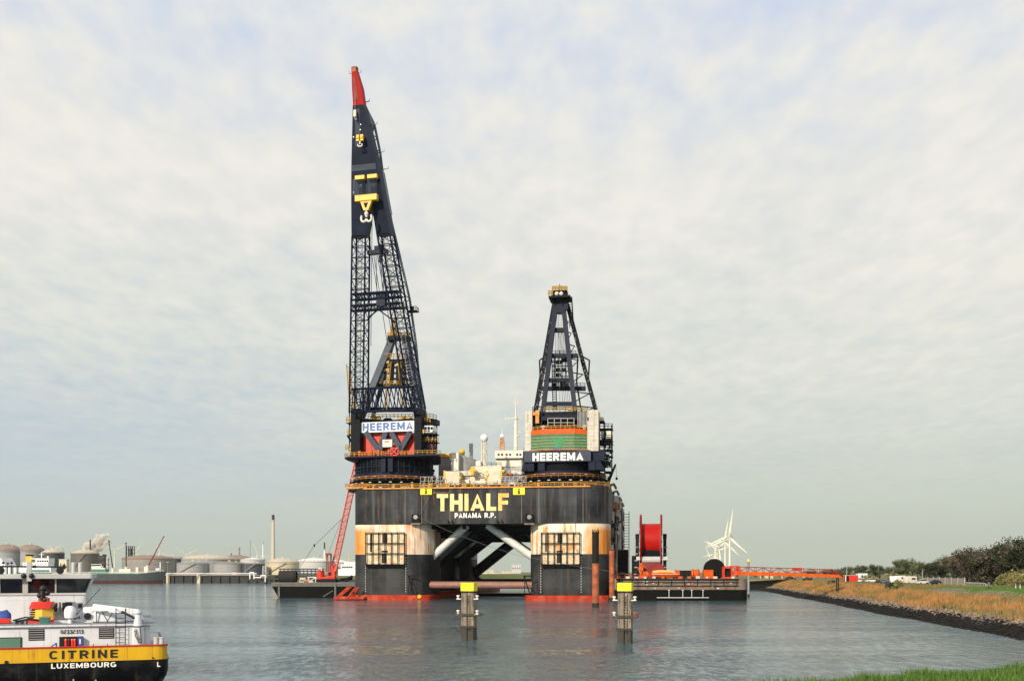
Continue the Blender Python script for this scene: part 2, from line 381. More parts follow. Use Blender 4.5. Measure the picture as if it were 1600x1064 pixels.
# ------------------------------------------------------------------ camera, sky, sun
cam = bpy.data.cameras.new('camera'); co = bpy.data.objects.new('camera', cam); COL.objects.link(co); S.camera = co
co.location = (0, 0, H); co.rotation_euler = (R(90), 0, 0); cam.sensor_width = 36; cam.lens = 36
cam.shift_y = (HOR-532)/1600; cam.clip_end = 20000; cam.clip_start = .5
SUN_DIR = Vector((-.45,-.80,.47)).normalized()
sun = bpy.data.lights.new('sun', 'SUN'); sun.energy = 4.5; sun.angle = R(.5); sun.color = (1,.89,.71)
so = bpy.data.objects.new('sun', sun); COL.objects.link(so); so.rotation_euler = SUN_DIR.to_track_quat('Z','Y').to_euler()
W = bpy.data.worlds.new('World'); S.world = W; W.use_nodes = True; nt = W.node_tree
bg = nt.nodes['Background']; bg.inputs['Strength'].default_value = .1
sky = nt.nodes.new('ShaderNodeTexSky'); sky.sky_type = 'NISHITA'; sky.sun_disc = False
sky.sun_elevation = math.asin(SUN_DIR.z); sky.sun_rotation = math.atan2(SUN_DIR.x, SUN_DIR.y) % (2*math.pi)
sky.dust_density = 2.5; sky.air_density = 1.0; sky.altitude = 0
def mth(op, a, b=None, c=None, clamp=False):
    n = nt.nodes.new('ShaderNodeMath'); n.operation = op; n.use_clamp = clamp
    for i, x in enumerate((a, b, c)):
        if x is None: continue
        if isinstance(x, (int, float)): n.inputs[i].default_value = x
        else: link(nt, x, n.inputs[i])
    return n.outputs[0]
tc = nt.nodes.new('ShaderNodeTexCoord'); sp = nt.nodes.new('ShaderNodeSeparateXYZ'); link(nt, tc.outputs['Generated'], sp.inputs[0])
X_, Y_, Z_ = sp.outputs
zc = mth('MAXIMUM', Z_, 0.0); den = mth('ADD', zc, .10)
cb = nt.nodes.new('ShaderNodeCombineXYZ'); link(nt, mth('DIVIDE', X_, den), cb.inputs[0]); link(nt, mth('DIVIDE', Y_, den), cb.inputs[1])
vec = cb.outputs[0]
# cloud sheet: broad banks, cloudlets in rows, fine grain
big = noise(nt, vec, 1.3, 3, .5)
dist = nt.nodes.new('ShaderNodeMapping'); dist.inputs['Scale'].default_value = (1.0, .58, 1); dist.inputs['Rotation'].default_value = (0,0,R(3)); link(nt, vec, dist.inputs['Vector'])
sm = noise(nt, dist.outputs[0], 13, 4, .5)
sm2 = noise(nt, dist.outputs[0], 30, 2, .5)
cl = mth('ADD', mth('MULTIPLY', big, .50), mth('ADD', mth('MULTIPLY', sm, .42), mth('MULTIPLY', sm2, .08)))
elev = zc
# contrast is strongest high up and fades into the haze near the horizon
cover = ramp(nt, cl, .34, .62)
hz = ramp(nt, elev, .03, .17)
tint_low = (1.05,1.15,.97); tint_mid = (1.42,1.47,1.40); tint_top = (1.55,1.62,1.72)
def rgb(c, k=1.0): return tuple(x*k for x in c)
base = mixc(nt, ramp(nt, elev, .0, .14), rgb((5.3,5.75,4.85)), rgb((6.3,6.75,6.2)))
base = mixc(nt, ramp(nt, elev, .12, .34), base, rgb((7.55,7.7,7.65)))
base = mixc(nt, ramp(nt, elev, .34, .52), base, rgb((5.5,6.7,9.0)))
left = mth('MULTIPLY', ramp(nt, X_, .12, -.42), ramp(nt, elev, .015, .10)); left = mth('MULTIPLY', left, ramp(nt, elev, .36, .14))
base = mixc(nt, mth('MULTIPLY', left, .8), base, rgb((4.9,5.95,6.9)))
lit = mixc(nt, ramp(nt, elev, .04, .30), rgb((7.0,7.2,6.3)), rgb((9.3,8.95,8.1)))
cloudy = mixc(nt, mth('MULTIPLY', mth('MULTIPLY', cover, hz), mth('MULTIPLY_ADD', left, -.35, 1.0)), base, lit)
# a little of the clear sky between the cloudlets
fin = mixc(nt, .06, cloudy, sky.outputs[0])
link(nt, fin, bg.inputs['Color'])
S.view_settings.view_transform = 'Standard'; S.view_settings.look = 'None'; S.view_settings.gamma = 1; S.view_settings.exposure = 0
S.render.engine = 'CYCLES'; S.cycles.max_bounces = 6; S.cycles.volume_bounces = 3; S.cycles.diffuse_bounces = 3; S.cycles.use_denoising = True

# ------------------------------------------------------------------ water
m = bpy.data.materials.new('harbour_water'); m.use_nodes = True; nt = m.node_tree; b = nt.nodes['Principled BSDF']
b.inputs['Base Color'].default_value = (.055,.116,.142,1); b.inputs['Roughness'].default_value = .08; b.inputs['IOR'].default_value = 1.33
n1 = noise(nt, mapped(nt, (1,.42,1)), .95, 4, .65); n2 = noise(nt, mapped(nt, (.6,.3,1)), .35, 3, .55); n3 = noise(nt, mapped(nt, (1,.8,1)), 2.6, 3, .6)
calm = ramp(nt, noise(nt, mapped(nt, (.007, .034, 1)), 1.0, 6, .62), .45, .57)
hgt = mth('ADD', mth('ADD', mth('MULTIPLY', n1, .75), mth('MULTIPLY', n2, .8)), mth('MULTIPLY', n3, .16))
bp = nt.nodes.new('ShaderNodeBump'); bp.inputs['Distance'].default_value = 1.0
fine = ramp(nt, noise(nt, mapped(nt, (1.1,.30,1)), 1.0, 3, .65), .42, .60)
link(nt, mth('ADD', mth('MULTIPLY', mth('MULTIPLY', fine, mth('MULTIPLY_ADD', calm, .75, .25)), .85), mth('MULTIPLY_ADD', calm, .18, .06)), bp.inputs['Strength']); link(nt, hgt, bp.inputs['Height']); link(nt, bp.outputs['Normal'], b.inputs['Normal'])
m_water = m
mb = MB(); xs = [-7000,-1500,-500,-200,-60,0,60,200,500,1500,7000]; ys = [-60,20,60,120,200,320,500,760,1200]
for i in range(len(xs)-1):
    for j in range(len(ys)-1): mb.quad((xs[i],ys[j],0),(xs[i+1],ys[j],0),(xs[i+1],ys[j+1],0),(xs[i],ys[j+1],0))
kind(mb.build('water', m_water, smooth=0), 'structure')

# ------------------------------------------------------------------ land
m_soil = M('polder_ground', (.13,.12,.05), .9, var=.3, vs=.02, patches=[((.06,.10,.025), .012, .48, .6, .9)])
m_grass = M('grass_ground', (.055,.105,.018), .9, var=.35, vs=.3, bump=.5, bs=2)
m_tan = M('dry_reed_ground', (.27,.165,.06), .9, var=.3, vs=.4, patches=[((.16,.15,.05), .15, .5, .66, .8), ((.24,.12,.05), .2, .55, .7, .7)], bump=.6, bs=3)
m_rockbed = M('stone_bed', (.03,.024,.02), .9, var=.5, vs=1.2, bump=1, bs=2)
m_wet = M('wet_stone_bed', (.007,.006,.006), .7, var=.5, vs=1.2, bump=1, bs=2)
m_slab = M('slab_stone', (.17,.14,.10), .85, var=.35, vs=.4, patches=[((.08,.09,.03), .3, .52, .66, .9)])
mb = MB(); mb.box(-9000, 60, 893, 12000, -1.0, 7.0); kind(mb.build('ground', m_soil, smooth=0), 'structure')
def bankx(D): return 51+.147*D + .5*math.sin(D*.045) + .4*math.sin(D*.13)
# offset from the waterline, height, material of the strip up to the next point
m_scrub = M('scrub_ground', (.15,.12,.05), .9, var=.4, vs=.25, patches=[((.07,.085,.03), .12, .48, .6, .9), ((.26,.16,.06), .2, .55, .68, .8)], bump=.6, bs=2)
PROF = [(-3,-.8,m_wet),(0,0,m_wet),(3.0,.85,m_wet),(6.0,1.6,m_rockbed),(9.0,2.7,m_tan),(13.0,4.0,m_tan),(16.0,4.7,m_slab),(20.0,5.5,m_grass),(30,5.7,m_grass),(48,5.8,m_grass),(75,5.8,m_soil),(140,5.7,m_soil),(1200,5.6,m_soil),(9000,5.5,None)]
Ds = [18+7*k for k in range(77)]
def bank_pt(D, k):
    w, z, _ = PROF[k]
    if 0 < k < 9: z += .35*mnoise.noise(Vector((D*.06, k*3.1, 0)))*(1 if k > 2 else .5); w += .9*mnoise.noise(Vector((D*.09, k*7.7, 5)))
    return (bankx(D)+w, D, z)
def bank_h(D, w):
    for k in range(len(PROF)-1):
        a, b_ = PROF[k], PROF[k+1]
        if a[0] <= w <= b_[0]: return a[1]+(b_[1]-a[1])*(w-a[0])/(b_[0]-a[0])
    return 5.6
mb = MB()
for i in range(len(Ds)-1):
    for k in range(len(PROF)-1):
        mb.mat(m_scrub if k in (6,7,8) and Ds[i] > 262+20*mnoise.noise(Vector((i*.9,k,0))) else PROF[k][2]); mb.quad(bank_pt(Ds[i],k), bank_pt(Ds[i],k+1), bank_pt(Ds[i+1],k+1), bank_pt(Ds[i+1],k))
# behind the end of the bank the land carries on, rising from the low sheet piling
De = Ds[-1]; prof2 = [(0, 2.7, m_tan), (14, 4.2, m_tan), (30, 5.4, m_grass), (90, 5.5, m_soil), (330, 4.0, m_soil), (12000-De, 3.6, None)]
XE = [61, 90, bankx(De)-3]
for j in range(len(prof2)-1):
    a, c, mm = prof2[j][0]+De+2, prof2[j+1][0]+De+2, prof2[j][2]; mb.mat(mm)
    za, zb = prof2[j][1], prof2[j+1][1]
    xs = [61, 100, bankx(De)+12, 400, 9000]
    for i in range(len(xs)-1):
        z0 = za if j else (za if xs[i] < 130 else 5.4); z1 = za if j else (za if xs[i+1] < 130 else 5.4)
        mb.quad((xs[i],a,z0),(xs[i+1],a,z1),(xs[i+1],c,zb),(xs[i],c,zb))
kind(mb.build('dike_bank', None, smooth=50), 'structure')
# sheet piling at the head of the basin
mb = MB(); x = 62.0; k = 0
while x < bankx(De)+8:
    y = De+ (0.0 if k % 2 else .45); mb.box(x, x+.78, y-.15, y+.15, -1, 2.75+.1*(k % 3)); x += .8; k += 1
mb.box(62, x, De+.65, De+1.9, -1, 2.6)
tag(mb.build('sheet_pile_wall', m_pile_dark, smooth=0), 'low dark corrugated sheet piling at the head of the basin beyond the barge', 'wall')
# rubble on the bank, one heap nobody could count
def rock(mb, c, r, rr):
    vs = []; 
    for s_ in (-1, 1):
        for k in range(5):
            t = 2*math.pi*k/5+rr.random(); q = r*rr.uniform(.7, 1.15)
            vs.append((c[0]+q*math.cos(t), c[1]+q*math.sin(t), c[2]+s_*r*.35*rr.uniform(.7,1.3)))
    vs += [(c[0], c[1], c[2]+r*.75)]
    mb.add(vs, [(k, (k+1) % 5, 5+(k+1) % 5, 5+k) for k in range(5)]+[(5+k, 5+(k+1) % 5, 10) for k in range(5)])
m_rk = [M('rubble_dark', (.010,.008,.007), .8, var=.5, vs=.8, spec=.2), M('rubble_brown', (.16,.12,.085), .85, var=.45, vs=.8), M('rubble_pale', (.27,.21,.15), .85, var=.3, vs=.8)]
mb = MB(); rr = random.Random(3)
for k in range(13000):
    D = 100+ (rr.random()**1.6)*440; w = rr.uniform(-1.2, 9.2)
    if w > 7 and rr.random() > .45+.5*math.sin(D*.05): continue
    z = bank_h(D, w)
    mb.mat(m_rk[0] if w < 4.6+rr.uniform(-1.4,1.2) else (m_rk[2] if rr.random() < .25 else m_rk[1]))
    rock(mb, (bankx(D)+w, D, z+.05), rr.uniform(.16,.46), rr)
kind(mb.build('rubble', None, smooth=0), 'stuff')
# dry reeds on the slope
m_reed = [M('reed_gold', (.36,.185,.06), .9, var=.3, vs=.5), M('reed_brown', (.26,.135,.05), .9, var=.3, vs=.5), M('reed_green', (.16,.17,.045), .9, var=.3, vs=.5)]
mb = MB()
for k in range(34000):
    D = 110+(rr.random()**1.5)*430; q = mnoise.noise(Vector((D*.03, 1.7, 0)))
    w = rr.uniform(6.4+1.3*q, 14.0 + (3 if D > 300 else 0)); 
    g = mnoise.noise(Vector((D*.05, w*.25, 9)))
    if g < -.28 and rr.random() < .8: continue
    z = bank_h(D, w); hh = rr.uniform(.5, 1.25); t = rr.random()*6.28; l = rr.uniform(.1,.35); ww = .06+D*.00025
    x = bankx(D)+w; mb.mat(m_reed[0] if g > -.05+rr.uniform(-.2,.2) else (m_reed[1] if rr.random() < .6 else m_reed[2]))
    c, s_ = math.cos(t), math.sin(t)
    mb.add([(x-c*ww, D-s_*ww, z-.1), (x+c*ww, D+s_*ww, z-.1), (x+l*s_, D+l*c, z+hh)], [(0,1,2)])
kind(mb.build('reeds', None, smooth=0), 'stuff')
# short turf fringe on the plateau
m_turf = [M('turf_green', (.075,.15,.02), .9, var=.3, vs=.4), M('turf_olive', (.12,.13,.03), .9, var=.3, vs=.4)]
mb = MB()
for k in range(16000):
    D = 140+(rr.random()**1.4)*330; w = rr.uniform(14.5, 34); x = bankx(D)+w; z = bank_h(D, w); hh = rr.uniform(.12,.32); ww = .16+D*.0004; t = rr.random()*6.28; c, s_ = math.cos(t)*ww, math.sin(t)*ww
    mb.mat(m_turf[0] if (w > 18 and D < 265) or rr.random() < .12 else (m_turf[1] if rr.random() < .5 else m_reed[1])); mb.add([(x-c, D-s_, z-.05), (x+c, D+s_, z-.05), (x, D, z+hh)], [(0,1,2)])
kind(mb.build('turf', None, smooth=0), 'stuff')
# the near dike the picture was taken from, and its grass
mb = MB(); mb.mat(m_grass)
crest = [(-14,5.0),(0,12.4),(4.6,15.15),(8.8,17.3),(16,20),(40,26)]
def ztop(x, y): return 7.9
for a, c in zip(crest, crest[1:]):
    mb.quad((a[0],a[1],7.9),(a[0]-2,-20,7.9),(c[0]-2,-20,7.9),(c[0],c[1],7.9))
    mb.quad((a[0],a[1],7.9),(c[0],c[1],7.9),(c[0]-5,c[1]+19,-.9),(a[0]-5,a[1]+19,-.9))
kind(mb.build('near_dike', None, smooth=0), 'structure')
m_blade = [M('blade_green', (.055,.125,.012), .8, var=.3, vs=3), M('blade_light', (.11,.18,.025), .8, var=.3, vs=3)]
mb = MB()
for k in range(22000):
    t = rr.random(); x = 2.5+t*9; yc = None
    for a, c in zip(crest, crest[1:]):
        if a[0] <= x <= c[0]: yc = a[1]+(c[1]-a[1])*(x-a[0])/(c[0]-a[0])
    y = yc-abs(rr.gauss(0, 1.0))+.15; hh = rr.uniform(.06,.20)*(1.3 if mnoise.noise(Vector((x*1.5,y*1.5,0))) > .1 else .8); ww = rr.uniform(.006,.013); an = rr.random()*6.28
    lx, ly = rr.gauss(0,.06), rr.gauss(0,.05); c, s_ = math.cos(an)*ww, math.sin(an)*ww
    z = 7.9 if y < yc else 7.9-(y-yc)*.46
    mb.mat(m_blade[0] if rr.random() < .7 else m_blade[1])
    mb.add([(x-c,y-s_,z-.02),(x+c,y+s_,z-.02),(x+lx*.5+c*.6,y+ly*.5+s_*.6,z+hh*.6),(x+lx,y+ly,z+hh),(x+lx*.5-c*.6,y+ly*.5-s_*.6,z+hh*.6)], [(0,1,2,4),(4,2,3)])
kind(mb.build('grass', None, smooth=0), 'stuff')
# ================================================================== the semi-submersible crane vessel
VF = Frame(-11.65, 350, R(7.8)); DK = 38.7; HW = 44.4
ves = thing('crane_vessel', 'huge black semi-submersible crane vessel with rusty white columns and a yellow ship name', 'crane vessel', VF.world(0,0), -R(7.8))
def rrect(x0, x1, y0, y1, r, n=7):
    """rounded rectangle; r = radius per corner (front-left, front-right, back-right, back-left)"""
    P = []
    for (cx, cy, a0, q) in ((x0, y0, 180, r[0]), (x1, y0, 270, r[1]), (x1, y1, 0, r[2]), (x0, y1, 90, r[3])):
        sx = 1 if cx == x0 else -1; sy = 1 if cy == y0 else -1
        for k in range(n+1):
            t = R(a0+90*k/n); P.append((cx+sx*q+q*math.cos(t), cy+sy*q+q*math.sin(t)))
    return P
mb = MB(); mb.prism(rrect(-HW, HW, 0, 158, (4.5,7,7,4.5)), 26, DK); mb.build('upper_hull', m_hull, ves, smooth=40)
# underside girders
mb = MB()
for v in (14, 36, 58, 78, 100, 122, 144): mb.box(-HW+5, HW-5, v, v+1.2, 23.8, 25.98)
for u in (-17, -6, 6, 17): mb.box(u-.5, u+.5, 6, 150, 24.5, 25.96)
mb.build('underdeck_girder', m_dark, ves)
# columns: two wide corner pairs and narrower ones between
def column(u0, u1, v0, v1, r, front):
    P = rrect(u0, u1, v0, v1, r); mb = MB()
    zs = ((1.61, 15.6, m_hull_low), (15.6, 26.0, m_band if front else m_band_clean))
    for z0, z1, mm in zs: mb.mat(mm); mb.prism(P, z0, z1)
    return mb.build('column', None, ves, smooth=40)
column(-HW, -17.2, .25, 25, (4.3,8,6,4.5), True); column(17.2, HW, .25, 25, (8,7,4.5,6), True)
for v0, v1 in ((46, 62), (86, 102)):
    column(-HW+1, -25, v0, v1, (5,)*4, False); column(25, HW-1, v0, v1, (5,)*4, False)
column(-HW, -26, 128, 156, (6,)*4, False); column(26, HW, 128, 156, (6,)*4, False)
for sx in (-1, 1):
    mb = MB(); a, b_ = sorted((sx*(HW+.5), sx*16.2))
    mb.prism(rrect(a, b_, -2.6, 163, (3,)*4), -.9, 1.6); mb.build('pontoon', m_red, ves, smooth=40)
# red bow frame by the left pontoon end
mb = MB()
for v in (-6, -2.8):
    mb.beam((-HW-4.5,v,.7),(-HW+6,v,.7),.9,.9); mb.beam((-HW-3.5,v,1.0),(-HW+.5,v,4.4),.5); mb.beam((-HW+.5,v,1.0),(-HW+3.2,v,4.4),.5)
mb.box(-HW-4.6,-HW+5.8,-6.2,-2.7,.2,.6); mb.beam((-HW-4,-6.2,.6),(-HW-4,-2.6,.6),.8); mb.build('bow_frame', m_red, ves)
# braces: each its own tube
def brace(p, q, r, m): MB().tube(p, q, r, 16).build('brace', m, ves)
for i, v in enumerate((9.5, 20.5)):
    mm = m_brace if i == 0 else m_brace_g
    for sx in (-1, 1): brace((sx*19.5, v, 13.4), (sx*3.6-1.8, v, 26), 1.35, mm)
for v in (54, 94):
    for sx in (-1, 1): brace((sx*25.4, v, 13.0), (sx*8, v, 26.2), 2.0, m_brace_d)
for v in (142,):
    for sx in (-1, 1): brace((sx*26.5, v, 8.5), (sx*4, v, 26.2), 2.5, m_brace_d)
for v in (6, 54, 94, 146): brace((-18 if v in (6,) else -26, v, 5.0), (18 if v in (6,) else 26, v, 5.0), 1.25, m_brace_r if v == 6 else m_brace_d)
# gusset rounding at the far end of the tunnel
mb = MB()
for sx in (-1, 1):
    pts = [(0,0)]+[(4.2*(1-math.sin(R(a))), 4.2*(1-math.cos(R(a)))) for a in range(0, 91, 15)]
    mb.extr([(sx*(26.1-p), 6+q) for p, q in pts][::-1 if sx > 0 else 1], lambda a, b, t: (a, t, b), 146, 150)
mb.build('gusset', m_dark, ves)
# rusty plate racks on both corner columns
for (x0, x1) in ((572.5, 632.5), (846, 906)):
    a, b_ = VF.u(x0, 0), VF.u(x1, 0); z0, z1 = VF.z(882, (x0+x1)/2, 0), VF.z(831.5, (x0+x1)/2, 0)
    rk = MB().box(a, b_, -.15, .1, z0+2.2, z1-.2).build('plate_rack', m_plate, ves)
    mb = MB(); mb.box(a, b_, -.12, .2, z0, z0+2.2)
    mb.build('lower_plate', m_plate, rk)
    mb = MB(); n = 6
    for k in range(n+1):
        x = a+(b_-a)*k/n; mb.box(x-.14, x+.14, -1.0, -.75, z0-.2, z1)
    for z in (z0+.1, z0+2.35*1.65, z0+(z1-z0)*.66, z1-.15): mb.box(a-.2, b_+.2, -1.05, -.7, z-.13, z+.13)
    for k in range(0, n+1, 2):
        x = a+(b_-a)*k/n
        for z in (z0+.4, z1-.6): mb.box(x-.12, x+.12, -.72, .3, z-.1, z+.1)
    mb.build('bar_frame', m_dark, rk)
    mb = MB()
    for k in range(36): x = a+(b_-a)*(k+.5)/36; mb.box(x-.1, x+.1, -.9, -.2, z0-.85, z0-.15)
    mb.build('bottom_grate', m_dark, rk)
    # dark missing plates in the rack
    mb = MB()
    for (f0, f1, g0, g1) in ((.42,.55,.68,.97), (.40,.53,.05,.36), (.40,.56,.38,.44), (.10,.14,.4,.95)):
        mb.box(a+(b_-a)*f0, a+(b_-a)*f1, -.24, -.16, z0+(z1-z0)*g0, z0+(z1-z0)*g1)
    mb.build('open_cell', m_cell, rk)
# fairlead boxes, ladder frames, hooks under the name
for px in (650, 827.5):
    u = VF.u(px, 0); z = VF.z(810, px, 0)
    fl = MB().box(u-1.4, u+1.4, -.7, .1, z-1.5, z+1.5).build('fairlead', m_dark, ves)
    MB().lathe([(.3,-.75),(.75,-.75),(.75,-.55),(.3,-.55)], 14, (u,-.1,z+.5), 'y').build('sheave', m_grey, fl)
    MB().box(u-1.7, u+1.7, -.95, .05, z-2.1, z-1.55).build('ledge', m_barge, fl)
for px in (645, 826):
    u = VF.u(px, -1); mb = MB()
    mb.beam((u-1.6,-1.2,8.2),(u+1.0,-2.2,.8),.28); mb.beam((u+1.4,-1.2,8.2),(u+1.6,-2.2,.8),.28); mb.beam((u-1.7,-1.2,8.2),(u+1.6,-1.2,8.2),.35); mb.beam((u-1.2,-.8,8.2),(u-1.6,-1.0,.8),.22)
    for k in range(4): mb.beam((u-.6+.4*k,-1.5,6.8-1.6*k),(u+1.45,-1.5,6.8-1.6*k),.14)
    mb.build('boarding_frame', m_dark, ves)
mb = MB(); mb.lathe([(.05,-.1),(.6,-.1),(.75,.3),(.6,.7),(.05,.7)], 14, (VF.u(656,-2), -2.9, 1.1), 'y'); mb.build('fender_wheel', m_yel, ves)
mb = MB()
for px in (700, 706, 777, 783): 
    u = VF.u(px, 0); mb.path([(u,-.1,27.4),(u+.2,-.6,26.4),(u+.5,-.6,26.2),(u+.7,-.3,26.8)], .12, 5)
mb.build('hook', m_dark, ves)
# name and port of registry
text('ship_name_lettering', 'THIALF', 25.0, 5.9, (VF.u(738.5,0), -.06, VF.z(784.5,738,0)), m_yel_txt, ves, bold=.23, gap=.12)
text('port_lettering', 'PANAMA R.P.', 14.2, 1.75, (VF.u(742.5,0), -.06, VF.z(804.8,742,0)), m_white_txt, ves, bold=.22, gap=.16)
for px in (666, 811):
    u, z = VF.u(px, 0), VF.z(767.5, px, 0)
    sg = MB().box(u-2.0, u+2.0, -.35, -.1, z-1.15, z+1.25).build('load_sign', m_sign_yel, ves)
    mb = MB(); mb.box(u-.32, u+.32, -.42, -.34, z-.75, z+.35); mb.box(u-.5, u+.5, -.42, -.34, z-.85, z-.65); mb.cbox((u,-.38,z+.72),(.6,.08,.4)); mb.build('sign_symbol', m_black_txt, sg)
# long rust seams and weld lines as real flat bars
mb = MB()
for px in (568, 633, 659, 703, 815, 842, 911):
    u = VF.u(px, 0)
    if abs(u) < HW-4.6: mb.box(u-.09, u+.09, -.05, .02, 26.1, DK-.3)
mb.build('seam_bar', m_barge, ves)
mb = MB(); mb.box(VF.u(677,0), VF.u(703,0), -.5, .05, VF.z(770.6,690,0)+.0, VF.z(769.2,690,0)); mb.build('name_ledge', m_barge, ves)
mb = MB()
for px in (571, 634, 845, 908):
    u = VF.u(px, 0)
    for k in range(14): mb.box(u-.12, u+.12, -.04, .3, 2.6+k*.9, 3.0+k*.9)
mb.build('draught_marking', m_lgrey, ves)
# deck edge: coaming and railing
mb = MB(); mb.mat(m_yel_rail); mb.rail([(-HW+.3,14,DK),(-HW+.3,3,DK),(-HW+4,.3,DK),(HW-7,.3,DK),(HW-1.5,3,DK),(HW-.3,8,DK),(HW-.3,150,DK)], 1.25, 2.2, .085, 2)
mb.build('deck_railing', None, ves)
mb = MB(); mb.box(-HW+4, HW-6, -.45, .0, DK-.55, DK-.1); mb.build('deck_edge_pipe', m_orange_rail, ves)
mb = MB(); rr = random.Random(5)
for k in range(46):
    u = rr.uniform(-HW+5, HW-8); w = rr.uniform(.3, 1.6); h = rr.uniform(.4, 1.4); mb.mat(rr.choice([m_orange_rail, m_yel, m_dark, m_grey, m_orange_rail])); mb.box(u, u+w, .5, 1.5, DK, DK+h)
mb.build('deck_fitting', None, ves, smooth=0)
# left-hand deck platform sticking out past the side
mb = MB(); mb.mat(m_orange_rail); mb.box(-HW-2.6, -HW+6, .6, 6, DK-.2, DK+.35); mb.rail([(-HW-2.6,6,DK+.3),(-HW-2.6,.6,DK+.3),(-HW+6,.6,DK+.3)], 1.2, 1.6, .08)
mb.build('side_platform', None, ves)
# starboard side: pipes, boxes, platforms and ladders, grey and rusty
sf = MB(); rr = random.Random(11)
for k in range(130):
    v = rr.uniform(26, 152); z = rr.uniform(9, 37); L = rr.uniform(1.5, 8); h = rr.uniform(.6, 5); d = rr.uniform(.3, 1.6)
    sf.mat(rr.choice([m_dark, m_barge, m_grey, m_hull_low, m_barge, m_lgrey, m_pile_rust])); sf.box(HW-.2, HW+d, v, v+L, z, z+h)
for k in range(26):
    v = rr.uniform(28, 150); z0 = rr.uniform(6, 18); sf.mat(rr.choice([m_dark, m_barge, m_lgrey])); sf.tube((HW+.9, v, z0), (HW+.9, v, z0+rr.uniform(8,20)), rr.uniform(.2,.5), 6)
sf.build('side_fitting', None, ves, smooth=0)
mb = MB(); mb.ladder((HW+2.2,158,7),(HW+2.2,158,39),2.4,(1,0,0),1.3,.16); mb.build('side_ladder', m_dark, ves)
mb = MB()
for v in (28, 60, 95, 130):
    mb.path([(HW-.5,v,DK),(HW-.5,v,DK+2.2),(HW+.8,v+1,DK+2.8),(HW+1.6,v+2,DK+1.2)], .45, 8)
mb.build('vent_pipe', m_barge, ves)
# slanting spar hanging down by the bow, mooring rope across the opening
mb = MB(); mb.path([VF.p(650,806,-.8), VF.p(700,829,-1.2), VF.p(760,852,-1.2), VF.p(812,868,-1.0), VF.p(900,884,-1.5), VF.p(985,897,-3)], .05, 4); mb.build('mooring_rope', m_rope_g, ves)
mb = MB(); mb.path([VF.p(672,774,-.6), VF.p(655,805,-.8)], .045, 4); mb.build('stay_wire', m_rope_g, ves)

# ---------------- deck houses between the cranes
def vbox(mb, x0, x1, y0, y1, v, dep): VF.bx(mb, x0, x1, y0, y1, v, dep)
h = MB().mat(m_grey); vbox(h, 685, 706, 714, 757, 40, 14); hs = h.build('winch_house', None, ves, bevel=.2)
mb = MB(); vbox(mb, 684, 706, 708.5, 714, 39.6, 15); mb.build('roof', m_yel, hs)
mb = MB(); vbox(mb, 705, 716.5, 707, 736, 24, 13); mb.build('white_bulkhead', m_white, ves, bevel=.15)
# grey curved drum house
mb = MB(); dv = 27; u0, u1 = VF.u(716.8,dv), VF.u(740,dv); zb, zt0, zt1 = DK, VF.z(709.5,716,dv), VF.z(716,740,dv)
P = [(u0,dv)]+[(u0+(u1-u0)*t, dv+3.2*(t**2.2)) for t in (.3,.6,.8,.95,1)]+[(u1,dv+10),(u0,dv+10)]
n = len(P); vs = [(x,y,zb) for x,y in P]+[(x,y,zt0+(zt1-zt0)*((x-u0)/(u1-u0))) for x,y in P]
mb.add(vs, [(k,(k+1)%n,n+(k+1)%n,n+k) for k in range(n)]+[tuple(range(n))[::-1],tuple(range(n,2*n))]); mb.build('drum_house', m_grey, ves)
mb = MB(); mb.ball((VF.u(721,46),47,VF.z(706,721,46)),1.25,14); mb.tube((VF.u(721,46),47,VF.z(716,721,46)),(VF.u(721,46),47,VF.z(706,721,46)),1.1,12); mb.build('yellow_vent', m_yel, ves)
# long cream house along the stern edge and the two block houses with yellow saddles
lh = MB().mat(m_cream); vbox(lh, 697, 783, 735.5, 756, 19, 4); lh.build('stern_house', None, ves, bevel=.15)
lh = MB().mat(m_cream); vbox(lh, 738, 784, 728, 737, 20, 6); lh.build('upper_house', None, ves, bevel=.15)
for x0, x1 in ((695, 718), (761, 783)):
    bh = MB().mat(m_cream); vbox(bh, x0, x1, 736, 757.5, 13, 5.8); b0 = bh.build('block_house', None, ves, bevel=.15)
    mb = MB(); vbox(mb, x0-1.5, x1+1.5, 744.2, 747.6, 13.2, 1.2); vbox(mb, x0-2, x0+1.2, 735, 748, 13.0, 2)
    for px in (x0-.5, x1+.5): mb.ball(VF.p(px, 747, 13.6), .75, 10)
    if x0 > 700: vbox(mb, x1-2, x1+1.5, 737, 748, 13.0, 2)
    mb.build('saddle', m_yel, b0)
mb = MB(); vbox(mb, 735.5, 740, 729, 742, 15, 2); vbox(mb, 733, 743, 733, 736, 15, 2); mb.build('bollard_post', m_yel, ves)
mb = MB(); vbox(mb, 782, 789, 733.5, 738.5, 20, 3); mb.build('yellow_tank', m_yel, ves, bevel=.4)
mb = MB(); vbox(mb, 791, 801, 739, 743, 24, 4); mb.build('rescue_boat', m_orange, ves, bevel=.5)
